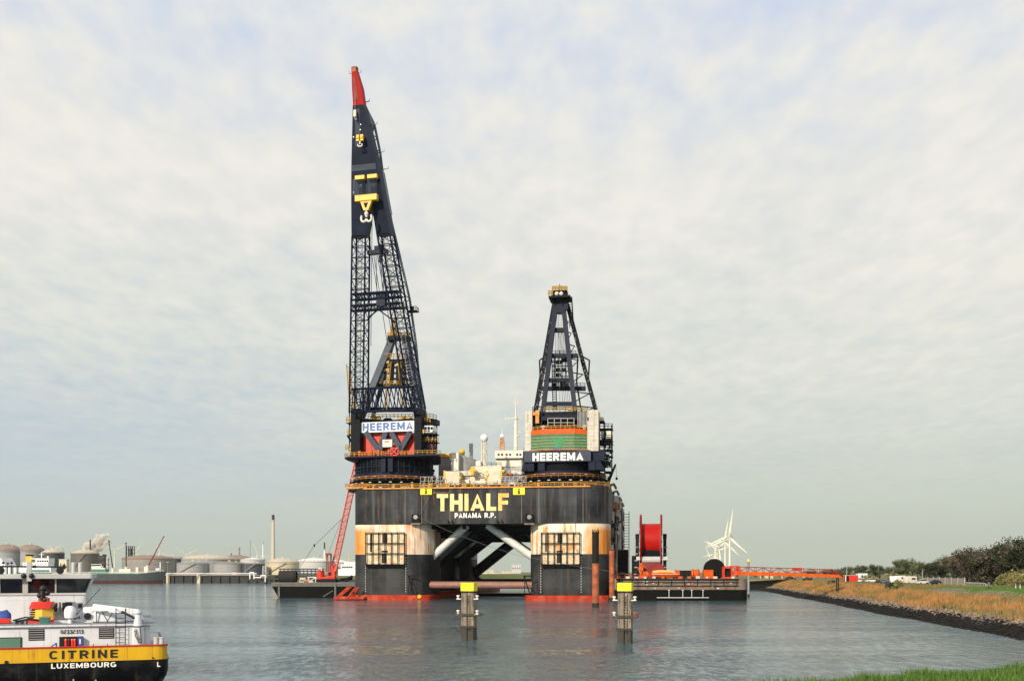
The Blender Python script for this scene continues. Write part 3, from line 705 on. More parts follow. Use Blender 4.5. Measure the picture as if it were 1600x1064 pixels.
# scaffold bits, pipes and rails across the working deck
mb = MB()
for (x0, x1, y0, y1) in ((657, 694, 745, 757), (783, 822, 744, 757)):
    for r_ in range(2):
        v = 9+r_*2.5
        for k in range(7): u = VF.u(x0+(x1-x0)*k/6, v); mb.tube((u,v,DK),(u,v,VF.z(y0,x0,v)),.09,4)
        for j in range(3):
            z = DK+(VF.z(y0,x0,v)-DK)*(j+1)/3; mb.tube((VF.u(x0,v),v,z),(VF.u(x1,v),v,z),.08,4)
    for k in range(4): mb.tube((VF.u(x0+(x1-x0)*k/4,9),9,DK),(VF.u(x0+(x1-x0)*(k+1)/4,9),9,VF.z(y0,x0,9)),.08,4)
mb.build('scaffold', m_lgrey, ves)
mb = MB(); rr = random.Random(9)
for k in range(60):
    px = rr.uniform(686, 822); v = rr.uniform(14, 33); y1 = 757; hgt = rr.uniform(3, 11); wpx = rr.uniform(1.2, 5)
    mb.mat(rr.choice([m_grey, m_white, m_yel, m_cream, m_dark, m_lgrey, m_pile_rust])); u = VF.u(px, v); mb.box(u, u+wpx*.22, v, v+2, DK, DK+hgt*.2)
mb.build('deck_machinery', None, ves, smooth=0, bevel=.08)
mb = MB(); mb.rail([VF.p(738,728,36.2),VF.p(783,728,36.2)],1.3,1.6,.08); mb.rail([VF.p(755,728,37),VF.p(755,728,43)],1.3,1.6,.08); mb.build('house_railing', m_dark, ves)
# doors, ladders and pipes on the houses
mb = MB()
for (x0, x1, y0, y1) in ((722,725.5,747,756),(731,734,741,747),(753,756.5,740,747),(757,759.5,748,756)): vbox(mb, x0, x1, y0, y1, 18.9, .2)
mb.build('door', m_grey, ves)
mb = MB(); vbox(mb, 719, 746, 741.5, 742.6, 18.2, .8); vbox(mb, 719, 733, 749, 756, 16.5, 2); vbox(mb, 744, 759, 750.5, 756, 16, 2); mb.build('module', m_white, ves, bevel=.06)
mb = MB(); mb.ladder(VF.p(728.5,757,18.6),VF.p(728.5,736,18.6),.7,(1,0,0),.5,.07); mb.path([VF.p(745.5,757,18.5),VF.p(745.5,738,18.5),VF.p(752,738,18.5)],.16,6); mb.path([VF.p(748,757,18.4),VF.p(748,745,18.4),VF.p(760,745,18.4)],.14,6); mb.build('house_pipe', m_lgrey, ves)
mb = MB()
for (x0, x1, y0, y1) in ((735,742,751,756),(760,763,739,743),(700,706,751,755),(770,777,750,755)): vbox(mb, x0, x1, y0, y1, 12.6, .5)
mb.build('deck_locker', m_lgrey, ves, bevel=.05)
# radome on its lattice mast
rv = 30; u = VF.u(756.5, rv); zt, z0 = VF.z(684.5,756,rv), DK
rm = MB(); rm.lattice((u,rv,z0),(u,rv,zt-1.4),(1,0,0),1.9,1.9,1.6,1.6,9,.16,.09); rm.tube((u,rv,z0),(u,rv,zt-1.4),.5,8); rmo = rm.build('radome_mast', m_white, ves)
mb = MB(); mb.ball((u,rv,zt),1.5,20); mb.build('radome', m_white_clean, rmo)
mb = MB(); vbox(mb, 743, 751, 720, 728, 28, 3); mb.build('small_cabin', m_white, ves, bevel=.1)
mb = MB(); uu = VF.u(736,70); mb.tube((uu,70,DK),(uu,70,VF.z(693,736,70)),.85,10); mb.build('thin_stack', m_lgrey, ves)
# bridge house with its mast at the far end
bh = MB().mat(m_white); vbox(bh, 775, 815, 716, 760, 118, 22); bhm = bh.build('bridge_house', None, ves, bevel=.2)
mb = MB(); vbox(mb, 773, 818, 703.5, 716, 116.5, 24); br = mb.build('bridge_deck', m_white, bhm, bevel=.2)
for px in (779, 784.5, 791.5, 797, 808, 813):
    w = MB(); vbox(w, px-1.4, px+1.4, 708.6, 711.4, 116.35, .3); w.build('window', m_glass, bhm)
for py in (729, 742):
    w = MB(); vbox(w, 775, 815, py-.35, py+.35, 117.8, .3); w.build('deck_line', m_grey, bhm)
mb = MB(); mb.rail([VF.p(773,703,117),VF.p(818,703,117),VF.p(818,703,138)],1.4,3,.1); mb.build('railing', m_lgrey, bhm)
u = VF.u(806, 128); z0, z1, z2 = VF.z(703,806,128), VF.z(655,806,128), VF.z(622,806,128)
ms = MB(); ms.tube((u,128,z0),(u,128,z1),1.0,10,.75); ms.tube((u,128,z1),(u,128,z2),.42,8,.2)
ms.beam((u-5,128,z1+.4),(u+3,128,z1+.4),.25); ms.tube((u-4.8,128,z1-.6),(u-4.8,128,z1+2.2),.15,5); ms.tube((u-3.6,128,z1-1),(u-3.6,128,z1+1.2),.12,5)
ms.lathe([(.2,0),(1.2,.2),(1.2,.9),(.3,1.1)],12,(u,128,z1-.2)); ms.lathe([(.2,0),(1.0,.1),(1.0,.4),(.2,.5)],12,(u+1,128,(z0+z1)/2-1)); ms.cbox((u+1.6,128,(z0+z1)/2+1),(1.6,.8,.3))
ms.beam((u-1.2,128,z2-2.2),(u+1.2,128,z2-2.2),.18); ms.tube((u-1,128,z2-3),(u-1,128,z2-.6),.12,5); ms.tube((u+1,128,z2-3),(u+1,128,z2-.6),.12,5); ms.ladder((u+.9,127,z0),(u+.9,127,z1),.6)
ms.build('signal_mast', m_white, ves)
u = VF.u(784.5, 124); mb = MB(); z0 = VF.z(703,784,124); zt = VF.z(685,784,124)
mb.lattice((u,124,z0),(u,124,zt),(1,0,0),2.2,2.2,1.4,1.4,5,.15,.1); mo = mb.build('small_mast', m_orange_rail, ves)
mb = MB(); mb.ball((u,124,zt+1),1.05,14); mb.tube((u,124,zt+1),(u,124,zt+4.5),.1,5); mb.build('radar_dome', m_white_clean, mo)
# knuckle crane at the starboard deck corner
kc = MB(); p0, p1 = VF.p(947,764,20), VF.p(951,752,20); kc.tube(p0, p1, .9, 10, .7); kco = kc.build('deck_crane', m_yel, ves)
mb = MB(); mb.beam(VF.p(950,753,20), VF.p(962,725,20), 1.2, 1.2, None, .6, .6); mb.tube(VF.p(962,726,20), VF.p(963.5,746,20), .06, 4); mb.cbox(VF.p(963.5,747.5,20),(.8,.5,.9)); mb.build('jib', m_dark, kco)
# ================================================================== the two revolving tub cranes on its deck
def crane_base(px, th, name, label):
    c = VF.world(VF.u(px, 24), 24, DK); fr = Frame(c.x, c.y, R(th), DK)
    return thing(name, label, 'crane', c, -R(th), 'revolving tub cranes on the crane vessel'), fr
def tub(root):
    mb = MB(); mb.lathe([(14.6,.05),(14.6,2.4),(15.6,3.0),(15.6,3.5),(14.4,3.6)], 56); t = mb.build('tub', m_navy, root)
    mb = MB(); P = [(16.4*math.cos(2*math.pi*k/40), 16.4*math.sin(2*math.pi*k/40), 3.55) for k in range(40)]
    mb.mat(m_dark); mb.lathe([(14,3.3),(16.6,3.3),(16.6,3.52),(14,3.52)], 48); mb.mat(m_orange_rail); mb.rail(P, 1.35, 1.6, .09, 2, True); mb.build('ring_walkway', None, root)
    mb = MB(); P = [(16.9*math.cos(2*math.pi*k/40), 16.9*math.sin(2*math.pi*k/40), .7) for k in range(40)]
    mb.mat(m_dark); mb.lathe([(14,.4),(17.1,.4),(17.1,.7),(14,.7)], 48); mb.mat(m_orange_rail); mb.rail(P, 1.0, 1.6, .09, 2, True); mb.build('lower_walkway', None, root)
    mb = MB()
    for k in range(26):
        a = R(180+14*k/2); x, y = 15.7*math.cos(a), 15.7*math.sin(a)
        mb.cbox((x, y, 2.7 if k % 2 else 4.9), (.9, .5, .22))
    mb.build('deck_light', m_white_clean, root)
    return t
ca, CA = crane_base(617, 14, 'tub_crane', 'tub crane with tall black boom raised steeply and white name board over red house')
tub(ca)
# --- slewing house under the platform
mb = MB(); mb.lathe([(15.2,4.0),(15.2,6.2)], 56); mb.build('slewing_ring', m_navy, ca)
mb = MB(); mb.mat(m_dark); mb.lathe([(14.2,6.2),(14.2,11.0)], 48); mb.mat(m_navy)
for k in range(22):
    a = R(188+8*k-4); mb.beam((14.3*math.cos(a),14.3*math.sin(a),6.3),(14.3*math.cos(a),14.3*math.sin(a),11),.25,.5)
mb.lathe([(14.35,8.1),(14.8,8.1),(14.8,8.5),(14.35,8.5)],48); mb.lathe([(14.35,7.2),(14.6,7.2),(14.6,7.4),(14.35,7.4)],48)
mb.build('slewing_drum', None, ca)
x = CA.u(605.5, -14.8)
mb = MB(); mb.box(x-2.2, x-.5, -15.6, -14, 6.3, 11); mb.box(x+.5, x+2.2, -15.6, -14, 6.3, 11); mb.build('king_strut', m_navy, ca)
pl = [(CA.u(538.5,-12.5),-12.5),(CA.u(547,-15.2),-15.2),(CA.u(683,-15.2),-15.2),(CA.u(689,-11),-11),(CA.u(689,11),11),(-17,12)]
mb = MB(); mb.prism([(a*.93,b*.93) for a,b in pl], 10.95, 11.6, pl); mb.prism(pl, 11.6, 12.2); mb.build('platform', m_navy, ca)
mb = MB(); mb.mat(m_yel_rail); mb.rail([(x_,y_,12.2) for x_,y_ in pl], 1.3, 1.8, .09, 2, True)
mb.build('platform_railing', None, ca)
mb = MB(); rr = random.Random(4)
for k in range(15):
    x = -11.5+k*1.45+rr.uniform(-.2,.2); mb.mat(m_orange if k % 3 else m_redhouse); mb.box(x, x+rr.uniform(.5,1.0), -14.8, -13.8, 12.2, 12.2+rr.uniform(.8,2.2))
mb.mat(m_redhouse); x = CA.u(617,-15); mb.box(x-1.5,x+1.5,-15.5,-15.2,11.9,14.8)
mb.mat(m_navy); mb.box(x-1.15,x+1.15,-15.55,-15.45,12.3,14.4); mb.mat(m_redhouse); mb.beam((x-1.2,-15.7,12.2),(x+1.2,-15.7,14.5),.35); mb.beam((x+1.2,-15.72,12.2),(x-1.2,-15.72,14.5),.35)
mb.build('winch_gear', None, ca, smooth=0)
# --- red machinery house with arched roof
hx0, hx1 = CA.u(568,-9), CA.u(656,-9); hz = CA.z(672,612,-9)
P = [(hx0,12.2),(hx1,12.2),(hx1,hz-2.0)]+[(hx1+(hx0-hx1)*t, hz-2.0+2.0*math.sin(math.pi*t)) for t in (.08,.2,.35,.5,.65,.8,.92)]+[(hx0,hz-2.0)]
mb = MB(); mb.extr(P, lambda a,b,t:(a,t,b), 9, -9); mh = mb.build('machinery_house', m_redhouse, ca, smooth=30)
mb = MB()
for k in range(1,7): x = hx0+(hx1-hx0)*k/7; mb.box(x-.05,x+.05,-9.08,-8.98,12.4,hz-2.2)
mb.build('panel_rib', m_reel_d, mh)
mb = MB(); CA.bx(mb, 597.5, 612.5, 686.5, 698.5, -12.8, 1.0); wb = mb.build('white_cabinet', m_white, ca, bevel=.1)
mb = MB(); CA.bx(mb, 600.5, 608, 688.3, 691, -12.9, .08); mb.build('louvre', m_grey, wb)
mb = MB()
for px in (587, 628, 640): p = CA.p(px, 674, -3); mb.tube((p.x,-3,hz-3),(p.x,-3,hz+1.4),.9,10); mb.lathe([(.4,0),(1.3,.2),(1.3,.8),(.4,1.1)],12,(p.x,-3,hz+1.2))
mb.build('roof_vent', m_grey, mh)
# --- W struts and name board
fy = -10.8
mb = MB()
for a, b_ in (((572,675),(592,703)),((603,676),(594,703)),((612,676),(627,703)),((641,676),(626,703))):
    mb.beam(CA.p(*a,fy), CA.p(*b_,fy), 1.9, 1.5, (0,1,0))
for px in (594, 626.5): p = CA.p(px,702,fy); mb.box(p.x-1.6,p.x+1.6,fy-.9,fy+.9,12.2,13.6)
mb.build('strut', m_navy_grey, ca)
mb = MB()
P = [CA.p(*q,fy) for q in ((561,656),(567,653.5),(598,656),(602,653),(610,653),(614,656),(643,653.5),(654,656),(654,668),(561,668))]
mb.extr([(p.x,p.z) for p in P][::-1], lambda a,b,t:(a,t,b), fy+.8, fy-.2); CA.bx(mb, 551, 664, 660, 666.5, fy+.9, 1.5); mb.build('board_beam', m_navy, ca)
mb = MB(); CA.bx(mb, 563.5, 650.5, 658.5, 674.5, fy-.45, .24); nb = mb.build('name_board', m_white_clean, ca)
x0, x1 = CA.u(567.5,fy), CA.u(646,fy); zc_ = CA.z(666.3,607,fy)
text('name_lettering', 'HEEREMA', x1-x0, 2.75, ((x0+x1)/2, fy-.47, zc_), m_blue_txt, nb, bold=.22, gap=.16)
# --- boom feet
mb = MB()
for (xa, xb) in ((551.5, 565.5), (650, 661)):
    a, b_ = CA.u(xa,-10.5), CA.u(xb,-10.5); mb.box(a, b_, -12.5, -7.5, 12.2, CA.z(640,(xa+xb)/2,-10)); 
    mb.beam(((a+b_)/2,-8,12.3),((a+b_)/2,6,12.3+12),1.2)
mb.build('boom_foot', m_dark, ca)
# --- the boom itself: a frame of s (along), x (across), t (towards the camera)
PHI = R(78.3); FT = Vector((CA.u(604,-11), -11.0, CA.z(700,604,-11)))
AX = Vector((0,-math.cos(PHI), math.sin(PHI))); NX = Vector((0,-math.sin(PHI),-math.cos(PHI)))
def BP(x, s, t=0): return FT+Vector((1,0,0))*x+AX*s+NX*t
def s_at(py, t=0):       # along-boom length whose point falls on a photo row
    lo, hi = 0, 160
    for _ in range(50):
        s = (lo+hi)/2; q = BP(0, s, t); w = CA.world(q.x, q.y, q.z); row = HOR-(w.z-H)/w.y*F
        if row > py: lo = s
        else: hi = s
    return lo
def x_at(px, py, t=0):
    s = s_at(py, t); q = BP(0, s, t); return CA.u(px, q.y)-FT.x, s
sB, sM, sT, sJ = s_at(640), s_at(372), s_at(166), s_at(107)
def edge(pl, pr, py): s = s_at(py); y = BP(0,s).y; return CA.u(pl,y)-FT.x, CA.u(pr,y)-FT.x, s
# side legs
def mid(a, b): return (a+b)/2
L0, L1, s0 = edge(547.5, 573, 640); R0, R1, _ = edge(641, 659.5, 640)
l0, l1, s1 = edge(552, 576, 368); r0, r1, _ = edge(591, 613.5, 368)
boom = MB(); boom.mat(m_navy); DP = 5.0
boom.lattice(BP(mid(L0,L1),sB-.5,0), BP(mid(l0,l1),s1,0), (1,0,0), (L1-L0)*.82, DP, (l1-l0)*.86, DP*.8, 17, .36, .14)
boom.lattice(BP(mid(R0,R1),sB-.5,0), BP(mid(r0,r1),s1,0), (1,0,0), (L1-L0)*.82, DP, (r1-r0)*.86, DP*.8, 17, .36, .14)
# walkway ladders inside the legs
bo = boom.build('boom', None, ca)
mb = MB(); mb.ladder(BP(mid(L0,L1),sB+1,.6), BP(mid(l0,l1),s1,.6), 1.5, (1,0,0), 1.0, .16); mb.ladder(BP(mid(R0,R1),sB+1,.6), BP(mid(r0,r1),s1,.6), 1.5, (1,0,0), 1.0, .16); mb.build('walkway_ladder', m_grey, bo)
def cross(py0, py1, name, m=m_navy, girder=True):
    a0, _, sa = edge(549.5, 600, py0); a1, _, sb = edge(549.5, 600, py1); 
    # right edge follows the leg
    f = lambda s: mid(R0,R1)+(mid(r0,r1)-mid(R0,R1))*(s-sB)/(s1-sB)+1.5
    mb = MB(); n = 8
    for t in (-1.8, 1.8):
        A, B_ = (a0+.6), f(sa); A2, B2 = a1+.6, f(sb)
        mb.tube(BP(A,sa,t),BP(B_,sa,t),.42,6); mb.tube(BP(A2,sb,t),BP(B2,sb,t),.42,6)
        for k in range(n):
            x = A+(B_-A)*k/n; x2 = A+(B_-A)*(k+.5)/n; x3 = A+(B_-A)*(k+1)/n
            mb.tube(BP(x,sa,t),BP(x2,sb,t),.2,4); mb.tube(BP(x2,sb,t),BP(x3,sa,t),.2,4)
    return mb.build(name, m, bo)
cross(467, 458, 'cross_girder'); cross(484, 476, 'cross_girder'); cross(642, 606, 'portal_girder')
mb = MB().mat(m_navy)
a, b_, s = edge(589, 607, 470); mb.cbox(BP(mid(a,b_),s,1), (3.2,2.2,4.6)); a, b_, s = edge(560, 640, 480); mb.mat(m_grey); mb.beam(BP(a,s,1.5),BP(b_-1,s,1.5),1.2,.3,NX)
mb.mat(m_navy); a, b_, s = edge(577, 604, 395); mb.beam(BP(a-.5,s,0),BP(b_+.5,s,0),1.6,1.4); mb.cbox(BP(mid(a,b_)+.8,s-2.3,0),(1.1,1,2.2)); mb.cbox(BP(mid(a,b_)+.3,s+1.4,0),(2.6,1.4,1.2))
for (p, q) in (((590,484),(574,500)),((592,484),(576,496)),((592,484),(622,508))):
    xa, sa = x_at(*p); xb, sb = x_at(*q); mb.tube(BP(xa,sa,.5),BP(xb,sb,.5),.24,6)
mb.build('sheave_beam', m_navy, bo)
# plated upper part, two legs joining into one box
E = lambda px, py: (lambda s: (CA.u(px, BP(0,s).y)-FT.x, s))(s_at(py))
head = MB(); head.mat(m_navy)
fn = lambda a, b, t: BP(a, b, t)
legL = [E(552.5,371),E(575,371),E(580.5,333),E(582.5,311),E(552,311)]
legR = [E(591.5,371),E(613.5,371),E(602,311),E(582.5,311),E(585.5,333)]
top_ = [E(552,311),E(602,311),E(592.5,258),E(570.5,166),E(554.5,166),E(552.2,262)]
for P in (legL, legR, top_): head.extr(P, fn, 1.9, -1.9)
ho = head.build('boom_head', None, bo, smooth=20)
mb = MB(); mb.extr([E(552.6,268),E(591,268),E(590.5,258.5),E(552.6,258.5)], fn, 2.05, 1.88); mb.build('light_band', m_navy_grey, ho)
mb = MB(); mb.extr([E(558.5,230),E(566.5,230),E(565,172),E(558.5,172)], fn, 1.98, 1.88)
for (x0,x1) in ((554.5,569.5),(575,590.5)): mb.extr([E(x0,306),E(x1,306),E(x1,280),E(x0,280)], fn, 2.1, 1.88)
mb.build('rope_panel', m_navy_grey, ho)
mb = MB()
for px, py in ((563,215),(567,197),(556,300),(568,290),(566.5,205),(556,215)): q = BP(*E(px,py),2.0); mb.cbox(q,(.35,.2,.35))
mb.build('lamp', m_white_clean, ho)
# back chord lattice showing past the side
mb = MB(); pts = [(571.5,168),(585,196),(594,240),(598,272),(604,305),(612,350),(624,400),(640,470),(650,540),(659,640)]
for (p, q) in zip(pts, pts[1:]):
    xa, sa = x_at(*p,-5.5); xb, sb = x_at(*q,-5.5); xa += .6; xb += .6; mb.tube(BP(xa-.6,sa,-5.5),BP(xb-.6,sb,-5.5),.45,6)
    n = max(2, int(abs(sb-sa)/4))
    for k in range(n):
        t0, t1 = k/n, (k+1)/n; A = BP(xa-.6+(xb-xa)*t0, sa+(sb-sa)*t0, -5.5); B_ = BP(xa-2.2+(xb-xa)*(t0+t1)/2, sa+(sb-sa)*(t0+t1)/2, -1.5); C_ = BP(xa-.6+(xb-xa)*t1, sa+(sb-sa)*t1, -5.5)
        mb.tube(A,B_,.2,4); mb.tube(B_,C_,.2,4)
mb.build('back_chord', m_back, bo)
mb = MB(); Q = lambda px, py: x_at(px, py, -4)
mb.extr([Q(571.5,168),Q(582,193),Q(582,206),Q(573.5,188)], fn, -1.9, -5.4); mb.extr([Q(593,262),Q(599,272),Q(611,338),Q(604,330)], fn, -1.95, -5.4); mb.build('back_plate', m_back, ho)
# red tip
mb = MB(); P = [E(554,166),E(570.5,166),E(566.8,140),E(558.5,112),E(551.5,112),E(552.3,140)]
mb.extr(P, fn, 1.3, -1.3); tip = mb.build('jib_tip', m_reel, bo, smooth=20)
mb = MB(); mb.extr([E(555.6,158),E(562,158),E(561,146),E(556.5,120),E(553.5,120)], fn, 1.42, 1.28); mb.build('tip_recess', m_reel_d, tip)
mb = MB(); a, s = E(554.5,110); mb.cbox(BP(a,s,0),(1.6,2.4,1.6)); a, s = E(551,106); b_, s2 = E(558.5,106); mb.mat(m_pile_rust); mb.cbox(BP(mid(a,b_),s,0),(b_-a,1.4,.5)); mb.build('tip_sheave', m_reel_d, tip)
mb = MB()
for px, py, d in ((559,113,3),(572,160,3),(584,196,3),(595,240,3),(600,267,4),(549,113,-2)):
    a, s = x_at(px,py,-3); q = BP(a,s,-3); mb.beam(q-Vector((d*.55,0,.2)), q+Vector((d*.4,0,.1)), .3,.2); mb.tube(q+Vector((d*.4,0,0)), q+Vector((d*.4,0,.9)), .1, 4)
mb.build('lamp_bracket', m_grey, bo)
mb = MB(); a, s = x_at(645,490,-4.5); q = BP(a,s,-4.5); mb.mat(m_dark); mb.cbox(q,(3.6,3,.3)); mb.rail([q+Vector((-1.7,-1.5,.2)),q+Vector((1.7,-1.5,.2)),q+Vector((1.7,1.5,.2))],1.2,1.2,.1); mb.cbox(q+Vector((-.3,0,1.0)),(1.1,1.2,1.5)); mb.build('boom_platform', None, bo)
# --- hoist wires
mb = MB()
for (a, b_) in (((582,336),(580,540)),((584,395),(606,540)),((590,400),(612,520)),((592,400),(618,530)),((594,400),(600,480)),((588,400),(590,480)),((597,375),(601,480)),((578,375),(592,470)),((560,172),(562,210)),((563,172),(564,210))):
    xa, sa = x_at(*a); xb, sb = x_at(*b_); mb.tube(BP(xa,sa,.3),BP(xb,sb,.3),.11,4)
mb.build('hoist_wire', m_dark, ca)
# --- A-frame behind
def aframe_leg(mb, p, q, w, d): mb.beam(p, q, w, d, (0,1,0))
mb = MB(); ya = 6.0
aframe_leg(mb, CA.p(560,662,ya-4), CA.p(614,528,ya+6), 2.5, 2.2); aframe_leg(mb, CA.p(664,662,ya-4), CA.p(634,528,ya+6), 2.5, 2.2)
mb.tube(CA.p(572,690,ya+12), CA.p(616,528,ya+7), .8, 8); mb.tube(CA.p(655,690,ya+12), CA.p(633,528,ya+7), .8, 8)
af = mb.build('back_frame', m_navy_grey, ca)
mb = MB()
for (xa, xb, py, w) in ((596,644,565,1.6),(576,650,603,2.0),(607,641,529,2.6),(564,658,640,2.2)): mb.beam(CA.p(xa,py,ya+4), CA.p(xb,py,ya+4), w, 1.6)
for k in range(6): mb.beam(CA.p(606+5*k,565,ya+4.6), CA.p(602+6*k,603,ya+3.6), .35)
for py in (574,583,592): mb.beam(CA.p(600,py,ya+4),CA.p(640,py,ya+4),.7)
for px in (612,622,630): mb.cbox(CA.p(px,585,ya+4),(1.2,1.6,8))
mb.build('frame_beam', m_dark, af)
mb = MB(); mb.mat(m_yel_rail)
mb.rail([CA.p(606,526,ya+4),CA.p(644,526,ya+4)],1.6,1.2,.16); mb.rail([CA.p(606,527,ya+8),CA.p(644,527,ya+8)],1.6,1.2,.16)
for px in (614.5,): 
    mb.lattice(CA.p(px,527,ya+5), CA.p(px,497,ya+5), (1,0,0), 2.4,2.4,.5,.5, 6, .17, .12)
mb.rail([CA.p(600,561,ya+3),CA.p(640,561,ya+3)],2.0,1.2,.16); mb.rail([CA.p(585,602,ya+3),CA.p(640,602,ya+3)],1.5,1.2,.14)
for px, py in ((606,566),(622,570),(634,568),(607,590),(629,588),(606,578),(632,578)): mb.cbox(CA.p(px,py,ya+3.2),(1.3,.9,.9))
mb.ladder(CA.p(602,640,ya+2),CA.p(609,565,ya+3),1.2,(1,0,0),.8,.14); mb.ladder(CA.p(630,640,ya+2),CA.p(624,565,ya+3),1.2,(1,0,0),.8,.14)
mb.rail([CA.p(575,654,-9),CA.p(645,654,-9)],1.6,1.4,.13); 
for px, py in ((584,654),(590,654),(628,653),(638,654)): mb.cbox(CA.p(px,py,-8.5),(2.2,1.4,1.2))
mb.build('frame_walkway', None, af)
# --- side platforms: left access tower, right operator cab tower
mb = MB(); mb.mat(m_dark)
for (x0,x1,py) in ((544,553,679),(541,556,660),(546,553,642)): CA.bx(mb, x0, x1, py, py+1.4, -9, 5)
mb.tube(CA.p(543,680,-8), CA.p(553,697,-8), .4, 6); 
for px in (546, 551): mb.tube(CA.p(px,705,-8), CA.p(px,640,-8), .22, 5)
mb.mat(m_yel_rail)
for (x0,x1,py) in ((543.5,553,679),(541,556,660),(546,553,642),(540,558,704)): mb.rail([CA.p(x0,py,-9),CA.p(x1,py,-9)],2.0,1.0,.13,3); mb.rail([CA.p(x0,py,-4.5),CA.p(x1,py,-4.5)],2.0,1.0,.13,2)
CA.bx(mb, 544, 552, 673, 678, -8, 3); CA.bx(mb, 545.5, 551, 655, 659.5, -7, 3); CA.bx(mb, 546, 553, 699, 704, -10, 3)
mb.ladder(CA.p(549.5,640,-7), CA.p(544.5,569,-8), 1.5, (1,0,0), .9, .2)
mb.build('access_tower', None, ca)
cb_ = MB(); mb = cb_; mb.mat(m_dark)
for (x0,x1,py) in ((659,681,677.5),(660,681.5,690),(660,680,661)): CA.bx(mb, x0, x1, py, py+1.4, -9, 4)
for px in (662, 670, 678, 682): mb.tube(CA.p(px,708,-8), CA.p(px,661,-8), .35, 5); mb.tube(CA.p(px,708,-5.5), CA.p(px,661,-5.5), .3, 5)
for k in range(3): mb.tube(CA.p(662+7*k,690,-8.2), CA.p(669+6*k,678,-8.2), .3, 5); mb.tube(CA.p(669+6*k,706,-8.2), CA.p(662+7*k,690,-8.2), .3, 5)
mb.mat(m_navy); mb.extr([(p.x,p.z) for p in (CA.p(662,663,-6),CA.p(682,663,-6),CA.p(682,655,-6),CA.p(662,651,-6))], lambda a,b,t:(a,t,b), -2, -6)
mb.mat(m_yel_rail); mb.rail([CA.p(661,651,-6.5),CA.p(682,655,-6.5)],1.5,1.2,.12); mb.rail([CA.p(660,690,-9.3),CA.p(685,690,-9.3)],1.5,1.2,.12); mb.rail([CA.p(663,660,-9.2),CA.p(672,660,-9.2)],1.6,1.0,.14,3)
mb.build('cab_tower', None, ca)
c0 = CA.p(661.5,676.5,-12.2); c1 = CA.p(677.5,664,-12.2); w_ = c1.x-c0.x; h_ = c1.z-c0.z
def cabring(y, k): return [(c0.x+w_*(.5+a*k), y, c0.z+h_*(.5+b*k)) for a,b in ((-.42,-.5),(.36,-.5),(.5,-.25),(.5,.25),(.36,.5),(-.42,.5),(-.5,.3),(-.5,-.3))]
mb = MB(); mb.loft([cabring(-12.4,.86),cabring(-11.4,1.0),cabring(-7.6,1.0)]); cab = mb.build('operator_cab', m_white_clean, ca, smooth=20)
for a0, a1, b0, b1 in ((.06,.36,.38,.82),(.42,.66,.38,.82),(.72,.92,.4,.76),(.06,.36,.14,.32),(.42,.66,.14,.32)):
    w = MB(); w.box(c0.x+w_*a0, c0.x+w_*a1, -12.5, -12.3, c0.z+h_*b0, c0.z+h_*b1); w.build('window', m_glass, cab)
mb = MB(); mb.box(c0.x-1.2,c0.x-.1,-11.5,-9,c0.z,c0.z+1.4); mb.build('yellow_step', m_yel, cab)

# --- hook blocks hanging in front of the boom
def hang(px, py, t): s = s_at(py); q = BP(0,s,t); return CA.u(px,q.y)-FT.x, s, q
def hb(name, label, px, py, t=4.2):
    s = s_at(py); q = BP(0, s, t); u = CA.u(px, q.y); w = CA.world(u, q.y, CA.z(py, px, q.y)); return thing(name, label, 'hook block', w, -R(14), 'hook blocks on the raised boom')
o = hb('hook_block', 'big yellow spreader hook block with white double hook hanging before the black boom', 572.5, 310)
k = .2125
mb = MB(); mb.box(-18.5*k, 19*k, -.9, .9, -5.2*k, 4.8*k); mb.build('spreader_beam', m_yel, o, bevel=.15)
mb = MB(); mb.extr([(-9.5*k,-5.2*k),(10*k,-5.2*k),(4*k,-20*k),(-4*k,-20*k)][::-1], lambda a,b,t:(a,t,b), .6, -.6); mb.build('hook_shank', m_yel, o)
mb = MB(); mb.extr([(-4*k,-8*k),(4*k,-8*k),(1*k,-16*k),(-1*k,-16*k)][::-1], lambda a,b,t:(a,t,b), -.6, -.66); mb.build('shank_opening', m_dark, o)
mb = MB(); mb.tube((0,0,-20*k),(0,0,-30*k),.42,10)
for sx in (-1,1): mb.path([(0,0,-33*k)]+[(sx*(4.4-4.4*math.cos(R(a)))*k, 0, (-33-4.4*math.sin(R(a)))*k) for a in (30,70,110,150,180)]+[(sx*8.6*k,0,-29*k),(sx*7.6*k,0,-27.5*k)], .40, 8)
mb.ball((0,0,-25*k),.75,10); mb.build('double_hook', m_white, o)
for sx in (-1, 1):
    mb = MB(); mb.box(sx*10.5*k-8.2*k, sx*10.5*k+8.2*k, -.7, .7, 30*k, 36.5*k); mb.build('upper_sheave_box', m_yel, o, bevel=.1)
    mb = MB()
    for j in range(7): mb.tube((sx*10.5*k-7*k+j*14*k/6,-.2,4*k),(sx*10.5*k-7*k+j*14*k/6,-.2,31*k),.1,4)
    mb.build('reeving_rope', m_navy_grey, o)
o = hb('hook_block', 'small yellow twin-sheave hook block hanging high on the black boom head', 562.5, 217, 3.4)
for sx in (-1,1): mb = MB(); mb.lathe([(.2,-.5),(.7,-.5),(.7,.5),(.2,.5)],14,(sx*.72,0,.2),'x'); mb.box(sx*.72-.55,sx*.72+.55,-.45,.45,-.9,1.25); mb.build('sheave_cheek', m_yel, o, bevel=.1)
mb = MB(); mb.tube((0,0,-.9),(0,0,-1.9),.3,8)
for sx in (-1,1): mb.path([(0,0,-2.4),(sx*.3,0,-2.7),(sx*.7,0,-2.5),(sx*.8,0,-2.0),(sx*.65,0,-1.8)],.2,6)
mb.build('double_hook', m_white, o)
o = hb('hook_block', 'pale narrow auxiliary hook block hanging at the edge just under the red tip', 554.6, 178, 3.0)
